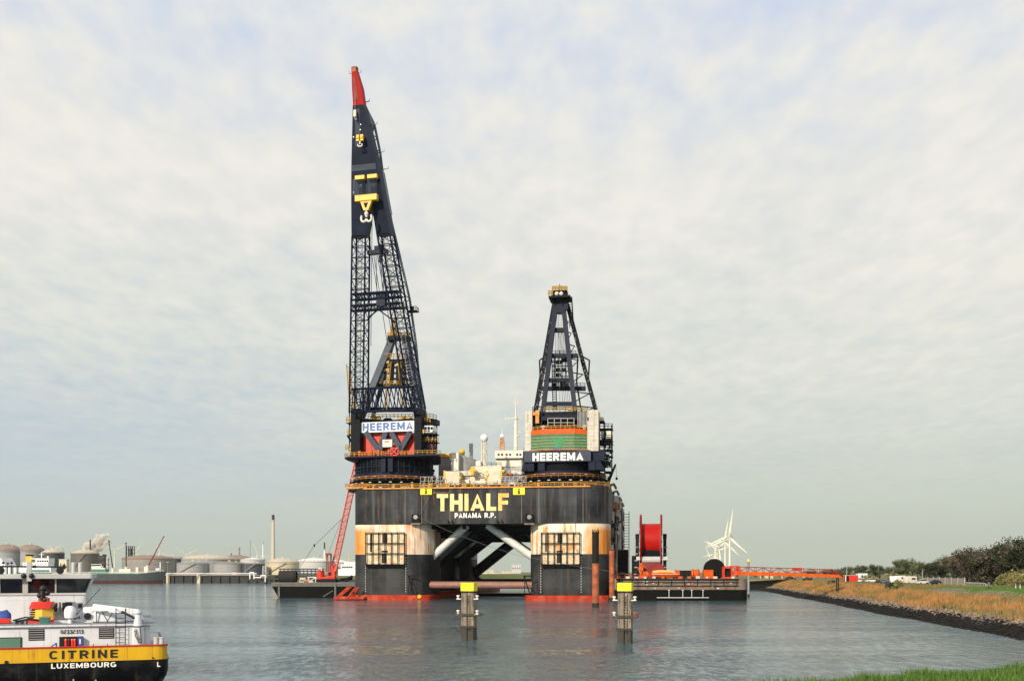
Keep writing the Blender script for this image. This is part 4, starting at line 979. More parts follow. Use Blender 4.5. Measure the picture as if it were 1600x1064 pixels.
mb = MB(); mb.box(-.5,.5,-.4,.4,-1.2,1.2); mb.build('sheave_cheek', m_cream, o, bevel=.15)
mb = MB(); mb.path([(0,0,-1.2),(0,0,-1.8),(.35,0,-2.2),(.6,0,-1.9),(.5,0,-1.6)],.16,6); mb.build('single_hook', m_grey, o)
mb = MB(); mb.tube((0,0,1.2),(0,.6,14.5),.07,4); mb.build('hoist_rope', m_grey, o)

# ================================================================== second crane, its back turned
cb, CB = crane_base(880.5, 9, 'tub_crane', 'tub crane seen from behind with green ballast box and its boom lowered away')
tub(cb)
mb = MB(); mb.lathe([(15.2,4.0),(15.2,6.0)], 56); mb.build('slewing_ring', m_navy, cb)
zA, zB = CB.z(721,880,-14), CB.z(704,880,-14)
base = [(-15.2,-11.5),(15.2,-11.5),(15.2,11.5),(-15.2,11.5)]
lo_ = [(-12.5,-13),(-14.8,-8),(-14.8,10),(14.8,10),(14.8,-8),(12.5,-13)][::-1]
mb = MB(); mb.lathe([(13.0,6.0),(13.4,zA)], 48); mb.build('slewing_drum', m_dark, cb)
mb = MB()
for x in (CB.u(829,-13.5), CB.u(846,-13.5), CB.u(925,-13.5)): mb.box(x-1.2, x+1.2, -13.9, -10, 6.1, zA)
mb.extr([(CB.u(815,-13),6.2),(CB.u(822,-13),6.2),(CB.u(826,-13),zA),(CB.u(818,-13),zA)], lambda a,b,t:(a,t,b), -6,-13.4)
mb.extr([(CB.u(925,-13),6.2),(CB.u(945,-13),6.2),(CB.u(938,-13),zA),(CB.u(925,-13),zA)], lambda a,b,t:(a,t,b), -6,-13.4); mb.build('king_strut', m_navy, cb)
mb = MB(); mb.mat(m_navy_grey); CB.bx(mb, 819, 923, 704, 721, -14.6, 2.0); mb.mat(m_navy); CB.bx(mb, 817, 944, 703.8, 721, -12.59, 24); pn = mb.build('name_panel', None, cb, smooth=0)
x0, x1 = CB.u(832,-14.7), CB.u(911.5,-14.7)
text('name_lettering', 'HEEREMA', x1-x0, 2.75, ((x0+x1)/2, -14.62, CB.z(713.3,871,-14.7)), m_white_txt, pn, bold=.25, gap=.12)
# ballast box with three facets
zt, zg, zb = CB.z(669,872,-14), CB.z(678.5,872,-14), CB.z(704,872,-14)
X = [CB.u(q,-14) for q in (826,847,898,920)]
P = [(X[0],-12.9),(X[1],-15.0),(X[2],-15.0),(X[3],-12.9),(X[3],-4),(X[0],-4)]
mb = MB(); mb.prism(P[::-1] if False else P, zb, zg); bb = mb.build('ballast_box', m_green, cb, smooth=0)
n = len(P); tp = [(x,y, zg+(zt-zg)*(.55+.45*math.cos((x-(X[0]+X[3])/2)/(X[3]-X[0])*2.6))) for x,y in P]
mb = MB(); mb.add([(x,y,zg+.01) for x,y in P]+[(x,y,z) for x,y,z in tp], [(q,(q+1)%n,n+(q+1)%n,n+q) for q in range(n)]+[tuple(range(n,2*n))]); mb.build('orange_top', m_orange, bb, smooth=0)
mb = MB()
off = lambda d: [(X[0],-12.9-d),(X[1],-15.0-d),(X[2],-15.0-d),(X[3],-12.9-d)]
for py in (683.2, 687.8, 692.3, 696.8, 701.3):
    z = CB.z(py,872,-15)
    for (a, b_) in zip(off(.0), off(.0)[1:]): mb.beam((a[0],a[1]-.03,z),(b_[0],b_[1]-.03,z),.12,.13)
mb.build('shelf_line', m_green_d, bb, smooth=0)
mb = MB()
for (a, b_) in zip(off(.0), off(.0)[1:]): mb.beam((a[0],a[1]-.08,zb+.15),(b_[0],b_[1]-.08,zb+.15),.3,.4)
mb.build('bottom_rim', m_pile_rust, bb, smooth=0)
ce = CB.p(873,691.5,-15.1); mb = MB()
rr = random.Random(2)
mb.extr([((1.75+.35*math.sin(3*t)+.25*math.sin(5*t+1))*math.cos(t)*1.15+ce.x, (1.75+.35*math.sin(3*t)+.25*math.sin(5*t+1))*math.sin(t)*.85+ce.z+.3) for t in [2*math.pi*q/28 for q in range(28)]], lambda a,b,t:(a,t,b), -15.06,-15.12)
mb.build('emblem', m_emb_g, bb)
mb = MB(); mb.extr([(1.7*math.cos(t)+ce.x-.5, .55*math.sin(t)+ce.z-1.9) for t in [2*math.pi*q/20 for q in range(20)]], lambda a,b,t:(a,t,b), -15.07,-15.15); mb.build('emblem_base', m_emb_b, bb)
mb = MB(); mb.mat(m_yel_rail); mb.rail([(tp[q][0],tp[q][1]+.3,tp[q][2]) for q in (0,1,2,3)],1.1,1.5,.11); 
mb.mat(m_white)
for px in (848, 913): p = CB.p(px,669,-12.5); mb.ball((p.x,-11.5,p.z+.6),.95,12,.6); mb.tube((p.x,-11.5,p.z-1),(p.x,-11.5,p.z+.4),.5,8)
mb.build('roof_fitting', None, bb)
# white stacked ballast containers at both sides
for (xa, xb, ya_, yb_, dd) in ((820.5, 831.5, 642, 704.5, 7), (917.5, 935, 640.5, 704.5, 9)):
    mb = MB(); z0, z1 = CB.z(yb_,(xa+xb)/2,-13.2), CB.z(ya_,(xa+xb)/2,-13.2); a, b_ = CB.u(xa,-13.2), CB.u(xb,-13.2)
    mb.box(a, b_, -13.2, -13.2+dd, z0, z1); st = mb.build('white_ballast_tower', m_container, cb)
    mb = MB(); n = 11
    for q in range(1, n): z = z0+(z1-z0)*q/n; mb.box(a-.03, b_+.03, -13.26, -13.2+dd+.03, z-.06, z+.06)
    mb.build('joint_line', m_lgrey, st)
mb = MB(); CB.bx(mb, 917.9, 919.6, 652, 657, -13.4, .25); mb.build('vent_opening', m_dark, cb)
# dark winch deck between
mb = MB(); mb.mat(m_dark); CB.bx(mb, 832, 918, 643, 668, -9, 14); mb.mat(m_navy); CB.bx(mb, 846, 916, 649, 656, -11.5, 2.4); CB.bx(mb, 832, 847, 643, 668, -10.8, 1.7); CB.bx(mb, 906, 917, 646, 668, -10.8, 1.7)
mb.build('winch_deck', None, cb, smooth=0)
mb = MB(); mb.mat(m_lgrey); mb.rail([CB.p(856,667,-11.8),CB.p(897,667,-11.8)],3.0,2.0,.12,2); 
for q in range(7): px = 903+2.2*q; mb.tube(CB.p(px,668,-11.9),CB.p(px,643,-11.9),.12,4)
mb.mat(m_yel_rail); mb.rail([CB.p(850,643,-9.2),CB.p(915,643,-9.2)],1.4,1.8,.12,2); mb.mat(m_dark); mb.rail([CB.p(832,642,-6),CB.p(918,642,-6)],1.4,1.8,.1,2); mb.build('winch_deck_railing', None, cb)
mb = MB(); CB.bx(mb, 836.5, 842, 641, 661, -12.5, 1.2); CB.bx(mb, 832, 842.5, 643.5, 648.5, -12.6, 1.3); CB.bx(mb, 887, 893, 637, 641, -8, 1.2); mb.build('orange_hoist', m_orange_rail, cb)
# A-frame
mb = MB(); fa = -8.5
for (p, q) in (((846.5,660),(869,472)),((900.5,660),(879.5,472))): mb.beam(CB.p(*p,fa), CB.p(*q,fa+10), 1.6, 1.5, (0,1,0))
afr = mb.build('back_frame', m_navy, cb)
mb = MB()
for (p, q, sx) in (((835.5,650),(866,476),-1),((934,652),(886.5,476),1)):
    P0, P1 = CB.p(*p,4), CB.p(*q,4); mb.beam(P0, P1, 1.5, 1.6, (0,1,0)); 
mb.build('side_leg', m_dark, afr)
mb = MB(); mb.mat(m_grey); rr = random.Random(8)
for (p, q) in (((835.5,650),(866,476)),((934,652),(886.5,476))):
    P0, P1 = CB.p(*p,2.85), CB.p(*q,2.85)
    for k in range(34):
        t = rr.random(); c = P0+(P1-P0)*t; mb.cbox(c+Vector((rr.uniform(-.55,.55),0.15,0)),(rr.uniform(.12,.35),.2,rr.uniform(.15,.5)))
mb.build('leg_lug', None, afr, smooth=0)
mb = MB()
for (xa, xb, py, v, w) in ((864,884,516,1,1.9),(861,903,556,-1,1.6),(857,893,594,-4,1.3),(846,915,607,2,2.0),(850,899,631,-7,1.2),(868,884,487,1,2.6)): mb.beam(CB.p(xa,py,v), CB.p(xb,py,v), w, 1.4)
CB.bx(mb, 862.5, 887, 462, 484, 0, 2.0)
mb.build('cross_beam', m_navy, afr)
mb = MB()
for px in (867.5, 879): CB.bx(mb, px-1.3, px+1.3, 466, 478, -.25, .3)
mb.build('beam_lug', m_dark, afr)
mb = MB(); mb.mat(m_dark); CB.bx(mb, 857, 891, 461.5, 464.5, -3, 8); CB.bx(mb, 861.5, 886, 453.5, 461.5, -1, 4); mb.mat(m_white)
for px in (870, 877): mb.ball(CB.p(px,459,-1.5),.8,10)
mb.mat(m_yel); 
mb.mat(m_yel_rail); mb.rail([CB.p(863,454,-2.6),CB.p(886,454,-2.6)],1.5,1.0,.2,3); mb.rail([CB.p(857,461.5,-3),CB.p(863,461.5,-3)],1.6,.8,.2,3); mb.rail([CB.p(863,454,3.6),CB.p(886,454,3.6)],1.5,1.0,.2,3)
mb.mat(m_dark); mb.tube(CB.p(874.5,454,0),CB.p(874.5,444,0),.14,5); mb.build('top_platform', None, afr)
mb = MB(); mb.ladder(CB.p(890.5,464,2),CB.p(893.5,512,2),1.4,(1,0,0),.9,.15); mb.ladder(CB.p(865,556,-2),CB.p(867,642,-8),1.3,(1,0,0),.9,.16); mb.path([CB.p(892.5,464,1.5),CB.p(894,482,1.5),CB.p(894.5,520,1.5)],.12,4); mb.build('frame_ladder', m_dark, afr)
mb = MB()
for (p, q) in (((921,563),(908,556)),((921,563),(919,600)),((843,563),(849,559)),((843,563),(844,590)),((903,556),(901,598)),((901,598),(908,642)),((868,516),(884,516))): mb.tube(CB.p(*p,4), CB.p(*q,4), .28, 6)
for py in (565,572,580,588): mb.beam(CB.p(862,py,1),CB.p(890,py,1),.3)
for (yo, xl0, xl1, xr0, xr1) in ((500,862,866,883,888),(518,859.5,864,886,892.5),(538,856.5,861.5,888.5,898),(560,853,858.5,891,904),(582,849.5,856,893.5,911),(612,843.5,852,897,921),(634,839.5,849.5,899,928)):
    mb.tube(CB.p(xl0,yo,3),CB.p(xl1,yo+4,-1),.2,4); mb.tube(CB.p(xl1,yo,-1),CB.p(xl0,yo+14,3),.18,4); mb.tube(CB.p(xr0,yo,-1),CB.p(xr1,yo+3,3),.2,4); mb.tube(CB.p(xr0,yo+16,-1),CB.p(xr1,yo+3,3),.18,4)
for px in (866,872,878,884): mb.tube(CB.p(px,558,1),CB.p(px,606,1),.22,5)
for px, py in ((873,566),(882,563),(872,578),(881,578),(872,586),(879,600),(866,602),(885,601)): mb.cbox(CB.p(px,py,1),(1.8,1.2,1.2))
mb.rail([CB.p(862,553.5,-1.5),CB.p(900,553.5,-1.5)],1.3,1.3,.1); mb.rail([CB.p(855,604,1.5),CB.p(914,604,1.5)],1.3,1.6,.1); mb.build('frame_gear', m_dark, afr)
mb = MB()
for k in range(6): mb.tube(CB.p(868+2.2*k,488,1), CB.p(868+2.6*k,556,3), .07, 4); mb.tube(CB.p(872+1.6*k,520,1), CB.p(880+3*k,640,8), .07, 4)
mb.tube(CB.p(874,560,0),CB.p(875,640,0),.08,4); mb.build('hoist_wire', m_grey, cb)
# lowered boom running away from the viewer, resting over the deck
mb = MB(); p0, p1 = Vector((0,12,14)), Vector((0,118,24)); 
for sx in (-1,1): mb.lattice(p0+Vector((sx*6,0,0)), p1+Vector((sx*2.4,0,0)), (1,0,0), 3.5,4,2.2,3, 16, .3, .15)
mb.box(-4.8,4.8,112,124,22,25.4); mb.build('boom', m_navy, cb)
# stair tower on the side
mb = MB(); mb.mat(m_dark)
for py in (657, 669, 687, 691.5, 702, 712): CB.bx(mb, 936, 957 if py > 660 else 944, py, py+1.2, -8, 6)
for px in (937, 945, 956): mb.tube(CB.p(px,742,-7.5),CB.p(px,660 if px < 946 else 667,-7.5),.25,5); mb.tube(CB.p(px,742,-2.5),CB.p(px,664,-2.5),.25,5)
for k in range(5): a, b_ = (938,955) if k % 2 else (955,938); mb.beam(CB.p(a,742-11*k,-7),CB.p(b_,731-11*k,-7),.6,.3)
rr = random.Random(6)
for k in range(40):
    mb.mat(rr.choice([m_dark,m_dark,m_grey,m_navy,m_lgrey,m_pile_rust])); p = CB.p(rr.uniform(936,954),rr.uniform(690,742),rr.uniform(-8,-3)); mb.cbox(p,(rr.uniform(.5,1.8),1,rr.uniform(.4,1.6)))
mb.mat(m_dark)
for py in (669, 687, 702, 712): mb.rail([CB.p(936,py,-8),CB.p(957,py,-8)],1.6,1.2,.1,2)
mb.build('stair_tower', None, cb, smooth=0)
mb = MB(); CB.bx(mb, 939, 955, 673, 685, -7, 4); sc_ = mb.build('white_cabin', m_white, cb, bevel=.1)
w = MB(); CB.bx(w, 945, 947.5, 675, 681, -7.1, .12); w.build('window', m_glass, sc_)
mb = MB(); CB.bx(mb, 934.5, 943, 651.5, 657, -9, 4); mb.build('cream_box', m_cream, cb, bevel=.1)
# ================================================================== timber dolphins with yellow caps
def dolphin(px, py, label):
    D = H*F/(py-HOR); t = thing('mooring_dolphin', label, 'mooring pile', (wx(px,D), D, 0), R(-14), 'timber mooring dolphins with yellow caps'); k = D/F
    zc = H+(HOR-923)*k; zt = H+(HOR-910)*k
    mb = MB()
    for x in (-.5,.5):
        for y in (-.5,.5): mb.prism(rrect(x-.485,x+.485,y-.485,y+.485,(.12,)*4,3), 1.75, zc+.2)
    mb.build('timber_post', m_wood, t, smooth=30)
    mb = MB()
    for x in (-.5,.5):
        for y in (-.5,.5): mb.prism(rrect(x-.48,x+.48,y-.48,y+.48,(.12,)*4,3), -1.5, 1.76)
    mb.build('wet_foot', m_wood_wet, t, smooth=30)
    mb = MB().prism(rrect(-1.06,1.06,-1.06,1.06,(.1,)*4,3), zc, zt); mb.build('yellow_cap', m_cap, t, smooth=30, bevel=.03)
    mb = MB(); mb.box(-1.03,1.03,-1.03,1.03,zc-.25,zc-.08); mb.build('iron_band', m_pile_dark, t)
    for z, arm in ((3.55, True), (6.15, False)):
        if arm: mb = MB(); mb.box(-1.85,1.85,-1.2,-.99,z-.16,z+.2); mb.box(-1.85,1.85,.99,1.2,z-.16,z+.2); mb.build('cross_arm', m_wood_wet, t)
        for sx in (-1,1):
            mb = MB(); b0 = z+.2 if arm else z-.3
            if arm: mb.box(sx*1.52-.3,sx*1.52+.3,-1.2,-.5,b0-.16,b0)
            else: mb.box(min(sx*1.0,sx*1.7),max(sx*1.0,sx*1.7),-1.05,-.5,b0-.14,b0)
            mb.lathe([(.16,b0),(.13,b0+.2),(.27,b0+.26),(.27,b0+.40),(.15,b0+.48)],12,(sx*1.5,-.8,0)); mb.build('bollard', m_white if not (arm and px > 900 and sx > 0) else m_pile_rust, t)
    mb = MB(); mb.box(-1.25,1.25,-1.15,-.99,1.75,2.05); mb.build('low_band', m_wood_wet, t)
    mb = MB(); mb.ladder((.2,-1.08,1.2),(.2,-1.08,zc-.4),.5,(1,0,0),.35,.03); mb.build('ladder', m_pile_dark, t)
    t.scale = (.93, .93, 1)
    return t
dolphin(733, 999, 'timber mooring dolphin with yellow cap in front of the opening under the vessel')
dolphin(977, 1004, 'timber mooring dolphin with yellow cap in front of the rusty flat barge')
# ================================================================== rusty tube piles beside the hull
def pile(px, wpx, top, base, D, label, dark_from=None, x=0):
    r = wpx/2*D/F; zt = wz(top, D); t = thing('steel_pile', label, 'pile', (wx(px,D), D, 0), 0); zm = wz(dark_from, D) if dark_from else zt
    MB().lathe([(r,1.1),(r,zm)],20).build('rusty_tube', m_pile_rust if px < 1000 else m_grey, t)
    MB().lathe([(r*1.02,-1.5),(r*1.02,1.12)],20).build('algae_foot', m_algae, t)
    if dark_from:
        mb = MB(); mb.lathe([(r*.98,zm-.02),(r*.98,zt)],20); rr = random.Random(px)
        for k in range(9): a = 2*math.pi*k/9; mb.tube((r*.9*math.cos(a),r*.9*math.sin(a),zt-.2),(r*.9*math.cos(a),r*.9*math.sin(a),zt+rr.uniform(.3,1.2)),.1,5)
        mb.build('burnt_top', m_pile_dark, t)
    mb = MB(); mb.lathe([(r*.6,zt-.3),(r*1.06,zt-.3),(r*1.06,zt-.05),(r*.6,zt)],20); mb.build('rim', m_pile_dark, t)
    return t
pile(930.5, 11, 831, 948, 279, 'tall rusty tube pile with charred black top standing before the corner column', 880)
pile(956, 8.5, 858, 939, 337, 'orange rusty tube pile standing along the shaded side of the vessel')
t = pile(1169.5, 3.4, 878, 0, 390, 'thin grey mooring pile with yellow tip behind the end of the rusty barge'); MB().lathe([(.45,0),(.5,.7),(.2,1.3)],12,(0,0,wz(878,390))).build('yellow_tip', m_cap, t)
for (x0,x1,y0,D,lab) in ((966,981,859,372,'broad black square spud post close to the vessel side'),(987.5,995,868,366,'narrow black square spud post beside the red cable reel')):
    w = (x1-x0)*D/F; t = thing('spud_post', lab, 'post', (wx((x0+x1)/2,D),D,0)); zt = wz(y0,D)
    mb = MB().box(-w/2,w/2,-w/2,w/2,-1.5,zt); mb.build('post_shaft', m_pile_dark, t, bevel=.12)
    mb = MB()
    for z in (zt-2, zt-5, zt-8): mb.box(-w/2-.06,w/2+.06,-w/2-.06,w/2+.06,z,z+.25)
    mb.build('collar', m_dark, t)
# ================================================================== rusty flat barge with reel, lifeboat and gangway
BD = 343.0; kb = BD/F
def bx_(px): return wx(px, BD)
def bz_(py, d=0): return wz(py, BD+d)
dz = bz_(903.5)
rb = thing('flat_barge', 'large rusty flat barge with black lower hull carrying the red reel', 'barge', ((bx_(950)+bx_(1170))/2, BD, 0)); bc = rb.location.x
bl, br_ = bx_(958)-bc, bx_(1170)-bc
P = rrect(bl, br_, 0, 24, (1.5,3.0,3.0,1.5)); zmid = bz_(921)
mb = MB(); mb.mat(m_barge_low); mb.prism(P, -1.2, zmid); mb.mat(m_barge); mb.prism(P, zmid, dz); mb.build('barge_hull', None, rb, smooth=40)
mb = MB()
for py, h in ((905,.5),(909.5,.28),(915,.28)): z = bz_(py); mb.box(bl+1,br_-3.4,-.28,.0,z-h/2,z+h/2)
for k in range(10): x = bl+2+(br_-bl-6)*k/9; mb.box(x-.12,x+.12,-.24,.0,bz_(915.5),bz_(904))
mb.build('rubbing_strake', m_pile_dark, rb)
mb = MB()
for px in (1045,1066.5,1080.5,1098): x = bx_(px)-bc; mb.beam((x,-.35,bz_(922)),(x,-.35,bz_(933)),.22); mb.beam((x-.35,-.35,bz_(921.5)),(x+.35,-.35,bz_(921.5)),.25)
z = bz_(933.2); mb.box(bx_(1026)-bc,bx_(1107)-bc,-.6,-.2,z-.14,z+.14); mb.build('fender_bar', m_lgrey, rb)
mb = MB(); rr = random.Random(3)
for k in range(34): x = rr.uniform(bl+2,br_-5); mb.mat(rr.choice([m_lgrey,m_pile_rust,m_white])); mb.cbox((x,-.05,bz_(rr.uniform(907,920))),(rr.uniform(.3,1.0),.16,rr.uniform(.15,.5)))
mb.build('hull_scar', None, rb, smooth=0)
mb = MB(); mb.mat(m_pile_rust); mb.rail([(bl+.5,1,dz),(bl+9,1,dz)],1.3,1.5,.09)
for k in range(14): x = bl+2+(br_-bl-7)*k/13; mb.mat(rr.choice([m_pile_rust,m_cream,m_lgrey,m_orange])); mb.cbox((x,rr.uniform(.6,2),dz+.35),(rr.uniform(.5,1.4),.7,rr.uniform(.5,.9)))
mb.build('deck_gear', None, rb, smooth=0)
# --- red reel
D2 = BD+12; 
def q2(px, py, D=D2): return wx(px,D), wz(py,D)
xl, xr = wx(1001.8,D2), wx(1032.6,D2); cx = (xl+xr)/2; zc = wz(846,D2); RF, RD = 42.5*D2/F, 28*D2/F
m_flange = M('flange_red', (.22,.007,.005), .55, var=.2, spec=.15)
t = thing('cable_reel', 'giant red cable reel standing upright in a dark cradle on the rusty barge', 'reel', (cx, D2, dz), -R(8.2))
mb = MB(); mb.lathe([(RD,-(xr-xl)/2+.3),(RD,(xr-xl)/2-.3)],48,(0,0,zc-dz),'x'); mb.build('drum', m_reel, t)
for sx in (-1,1):
    xx = sx*(xr-xl)/2; mb = MB().mat(m_flange); mb.lathe([(RD-.6,xx-.25),(RF,xx-.25),(RF,xx+.25),(RD-.6,xx+.25)],56,(0,0,zc-dz),'x')
    mb.mat(m_reel_d)
    for k in range(16): a = 2*math.pi*k/16; mb.beam((xx+sx*.35,RD*math.cos(a),zc-dz+RD*math.sin(a)),(xx+sx*.35,RF*.99*math.cos(a),zc-dz+RF*.99*math.sin(a)),.2,.3)
    mb.build('flange', None, t)
t2 = thing('reel_cradle', 'dark grey steel cradle holding up the giant red reel', 'cradle', (cx, D2, dz), -R(8.2)); zr = wz(838,D2)-dz
for sx in (-1,1):
    xx = sx*((xr-xl)/2+1.3); mb = MB().mat(m_dark)
    mb.beam((xx,-6,0),(xx,-.8,zr),1.1,1.1); mb.beam((xx,6,0),(xx,.8,zr),1.1,1.1); mb.beam((xx,-4,zr*.45),(xx,4,zr*.45),.7); mb.cbox((xx,0,zr),(1.3,2.4,1.8)); mb.beam((xx,-6,.4),(xx,6,.4),.8)
    mb.mat(m_grey)
    for k in range(5): mb.beam((xx-sx*.2,-6.3+k*.8,zr*(.1+.16*k)),(xx+sx*.9,-6.3+k*.8,zr*(.1+.16*k)),.35)
    mb.build('side_frame', None if mb.mats else m_dark, t2)
mb = MB(); z = wz(871.5,D2)-dz; mb.box(-(xr-xl)/2-1.5,(xr-xl)/2+2.2,-6.8,-6.0,z-.8,z+.4); mb.build('front_beam', m_lgrey, t2)
mb = MB(); mb.extr([(-6.0,z+.5),(-6.0,z+2.6),(-4.6,z+1.2),(-2.5,z+.2),(2.5,z+.2),(4.6,z+1.2),(6,z+2.6),(6,z-.6),(-5.6,z-.6)], lambda a,b,t_:(t_,a,b), -(xr-xl)/2+.6, (xr-xl)/2-.6); mb.build('drum_shade_block', m_dark, t2)  # dark curved block added to stand in for the shade under the drum
mb = MB(); mb.box(-(xr-xl)/2+.5,(xr-xl)/2+.2,-5.5,-1,.2,z-1.4); mb.build('drive_house', m_reel_d, t2, bevel=.2)
mb = MB(); z = 1.2; mb.box(-(xr-xl)/2-1.5,(xr-xl)/2+1.6,-6.6,-6.1,z,z+.6); mb.build('foot_beam', m_dark, t2)
# spoked winch wheel before the cradle
D3 = BD+3.2; t = thing('winch_wheel', 'dark red spoked winch wheel in front of the reel cradle', 'winch', (wx(1026,D3), D3, dz)); zc3 = 2.6; rw = 2.7
mb = MB(); mb.lathe([(rw-.45,-.5),(rw,-.5),(rw,.5),(rw-.45,.5)],32,(0,0,zc3),'y'); mb.lathe([(.1,-.6),(.6,-.6),(.6,.6),(.1,.6)],16,(0,0,zc3),'y'); mb.build('rim', m_reel_d, t)
for k in range(12): a = 2*math.pi*k/12; MB().beam((.5*math.cos(a),0,zc3+.5*math.sin(a)),((rw-.3)*math.cos(a),0,zc3+(rw-.3)*math.sin(a)),.18).build('spoke', m_reel_d, t)
mb = MB(); mb.beam((-1.8,0,0),(-.2,0,zc3),.4); mb.beam((1.8,0,0),(.2,0,zc3),.4); mb.box(-2.9,3.4,-.4,1.4,0,.5); mb.build('stand', m_reel_d, t)
def deck(name, label, cat, px, d=2.0): return thing(name, label, cat, (wx(px,BD+d), BD+d, dz))
t = deck('orange_hoist', 'small orange deck hoist under the corner of the reel cradle', 'hoist', 1001.5, 4)
mb = MB(); mb.cbox((0,0,.5),(1.6,1.4,1.0)); mb.build('base', m_orange, t, bevel=.1)
mb = MB(); mb.tube((0,0,1),(0,0,4.6),.35,10); mb.cbox((-.1,0,3.2),(1.7,1.2,1.0)); mb.cbox((0,0,4.8),(1.0,.8,.9)); mb.build('mast', m_orange, t, bevel=.1)
mb = MB(); mb.beam((0,0,4.8),(1.9,0,3.4),.28); mb.build('arm', m_orange, t)
t = deck('lifeboat', 'pale orange covered lifeboat lying on deck of the rusty barge', 'lifeboat', 1039)
L = 21.5*kb; 
def lring(x, w, z0, z1): return [(x,-w*.45,z0),(x,w*.45,z0),(x,w,z0+(z1-z0)*.45),(x,w*.55,z1-.1),(x,0,z1),(x,-w*.55,z1-.1),(x,-w,z0+(z1-z0)*.45)]
mb = MB(); mb.loft([lring(-L,.35,1.0,1.9),lring(-L*.85,1.0,.6,2.5),lring(-L*.4,1.35,.35,2.75),lring(L*.4,1.35,.35,2.65),lring(L*.82,1.0,.5,2.1),lring(L,.3,.9,1.7)]); lb = mb.build('boat_hull', m_orange, t, smooth=30)
m_lb = M('lifeboat_pale', (.82,.40,.13), .5, var=.1)
mb = MB(); mb.loft([lring(-L*.9,.9,1.45,2.62),lring(-L*.4,1.30,1.5,2.9),lring(L*.4,1.30,1.5,2.8),lring(L*.75,.9,1.35,2.3)]); mb.build('canopy', m_lb, lb, smooth=30)
mb = MB(); mb.box(-L*.95,L*.95,-1.42,-1.36,1.35,1.47); mb.build('gunwale_line', m_white, lb)
mb = MB()
for x in (-L*.6,0,L*.6): mb.box(x-.25,x+.25,-1.2,1.2,0,.5)
mb.build('chock', m_dark, t)
t = deck('rubber_fender', 'orange cylindrical float lying beside the lifeboat bow', 'float', 1013, 4); mb = MB(); mb.lathe([(.25,-2.0),(1.15,-1.6),(1.25,0),(1.15,1.6),(.25,2.0)],18,(0,0,1.25),'x'); mb.build('float_body', m_orange, t); mb = MB(); 
for x in (-1.3,0,1.3): mb.lathe([(1.0,x-.08),(1.32,x-.08),(1.32,x+.08),(1.0,x+.08)],18,(0,0,1.25),'x')
mb.build('strap', m_reel_d, t)
def container(name, label, px0, px1, h, m, d=3.0, dep=2.4, marks=True):
    w = (px1-px0)*kb; t = deck(name, label, 'container', (px0+px1)/2, d)
    mb = MB(); mb.box(-w/2,w/2,0,dep,.1,h); b = mb.build('container_body', m, t, bevel=.05)
    mb = MB(); n = max(3, int(w/.35))
    for k in range(n): x = -w/2+.15+(w-.3)*(k+.5)/n; mb.box(x-.06,x+.06,-.05,.0,.3,h-.2)
    mb.build('corrugation', m, b)
    mb = MB()
    for x in (-w/2+.08,w/2-.08): mb.box(x-.1,x+.1,-.07,.05,.05,h+.03)
    for z in (.14,h-.06): mb.box(-w/2,w/2,-.065,.04,z-.09,z+.09)
    mb.build('corner_frame', m, b); return t
container('tool_container', 'orange-red tool container squeezed between the lifeboat and the black container', 1056, 1062, 2.8, m_orange)
container('tool_container', 'black low container in the middle of the rusty barge deck', 1062.5, 1081.5, 2.7, m_pile_dark)
container('tool_container', 'bright orange container box before the big black tyre reel', 1099.5, 1114.5, 2.9, m_orange, 2.5)
t = deck('buoy_drum', 'orange round drum buoy beside the black container', 'buoy', 1086.5, 3); mb = MB(); mb.lathe([(.2,-1.5),(1.3,-1.4),(1.55,-.9),(1.55,.9),(1.3,1.4),(.2,1.5)],20,(0,0,1.55),'x'); mb.build('drum_body', m_orange, t); mb = MB(); mb.box(-1.7,1.7,-.6,.6,0,.3); mb.build('saddle', m_dark, t); mb = MB()
for x in (-.9,.9): mb.lathe([(1.4,x-.1),(1.62,x-.1),(1.62,x+.1),(1.4,x+.1)],20,(0,0,1.55),'x')
mb.build('hoop', m_reel_d, t)
t = deck('tyre_reel', 'big black rubber reel like a giant tyre behind the orange container', 'reel', 1116, 7); r = 16.2*kb
mb = MB(); mb.lathe([(r*.35,-1.8),(r*.9,-1.8),(r,-1.2),(r,1.2),(r*.9,1.8),(r*.35,1.8)],40,(0,0,r-.4),'y')
for k in range(40): a = 2*math.pi*k/40; mb.cbox((r*1.0*math.cos(a),0,r-.4+r*1.0*math.sin(a)),(.25,2.6,.25))
mb.build('tyre', m_rubber, t); mb = MB(); mb.lathe([(.1,-1.7),(r*.36,-1.7),(r*.36,1.7),(.1,1.7)],20,(0,0,r-.4),'y'); mb.build('hub', m_pile_dark, t)
t = deck('gangway_tower', 'red open box frame standing at the barge end of the gangway', 'frame', 1136, 4); w = 6*kb
mb = MB(); 
for x in (-w,w):
    for y in (-1.2,1.2): mb.beam((x,y,0),(x,y,4.0),.42)
    mb.beam((x,-1.2,3.8),(x,1.2,3.8),.35)
for y in (-1.2,1.2): mb.beam((-w,y,3.85),(w,y,3.85),.5); mb.beam((-w,y,.3),(w,y,.3),.5)
mb.build('box_frame', m_redhouse, t); mb = MB(); mb.box(-w+.3,w-.3,.2,.4,.5,3.5); mb.build('back_panel', m_pile_dark, t)
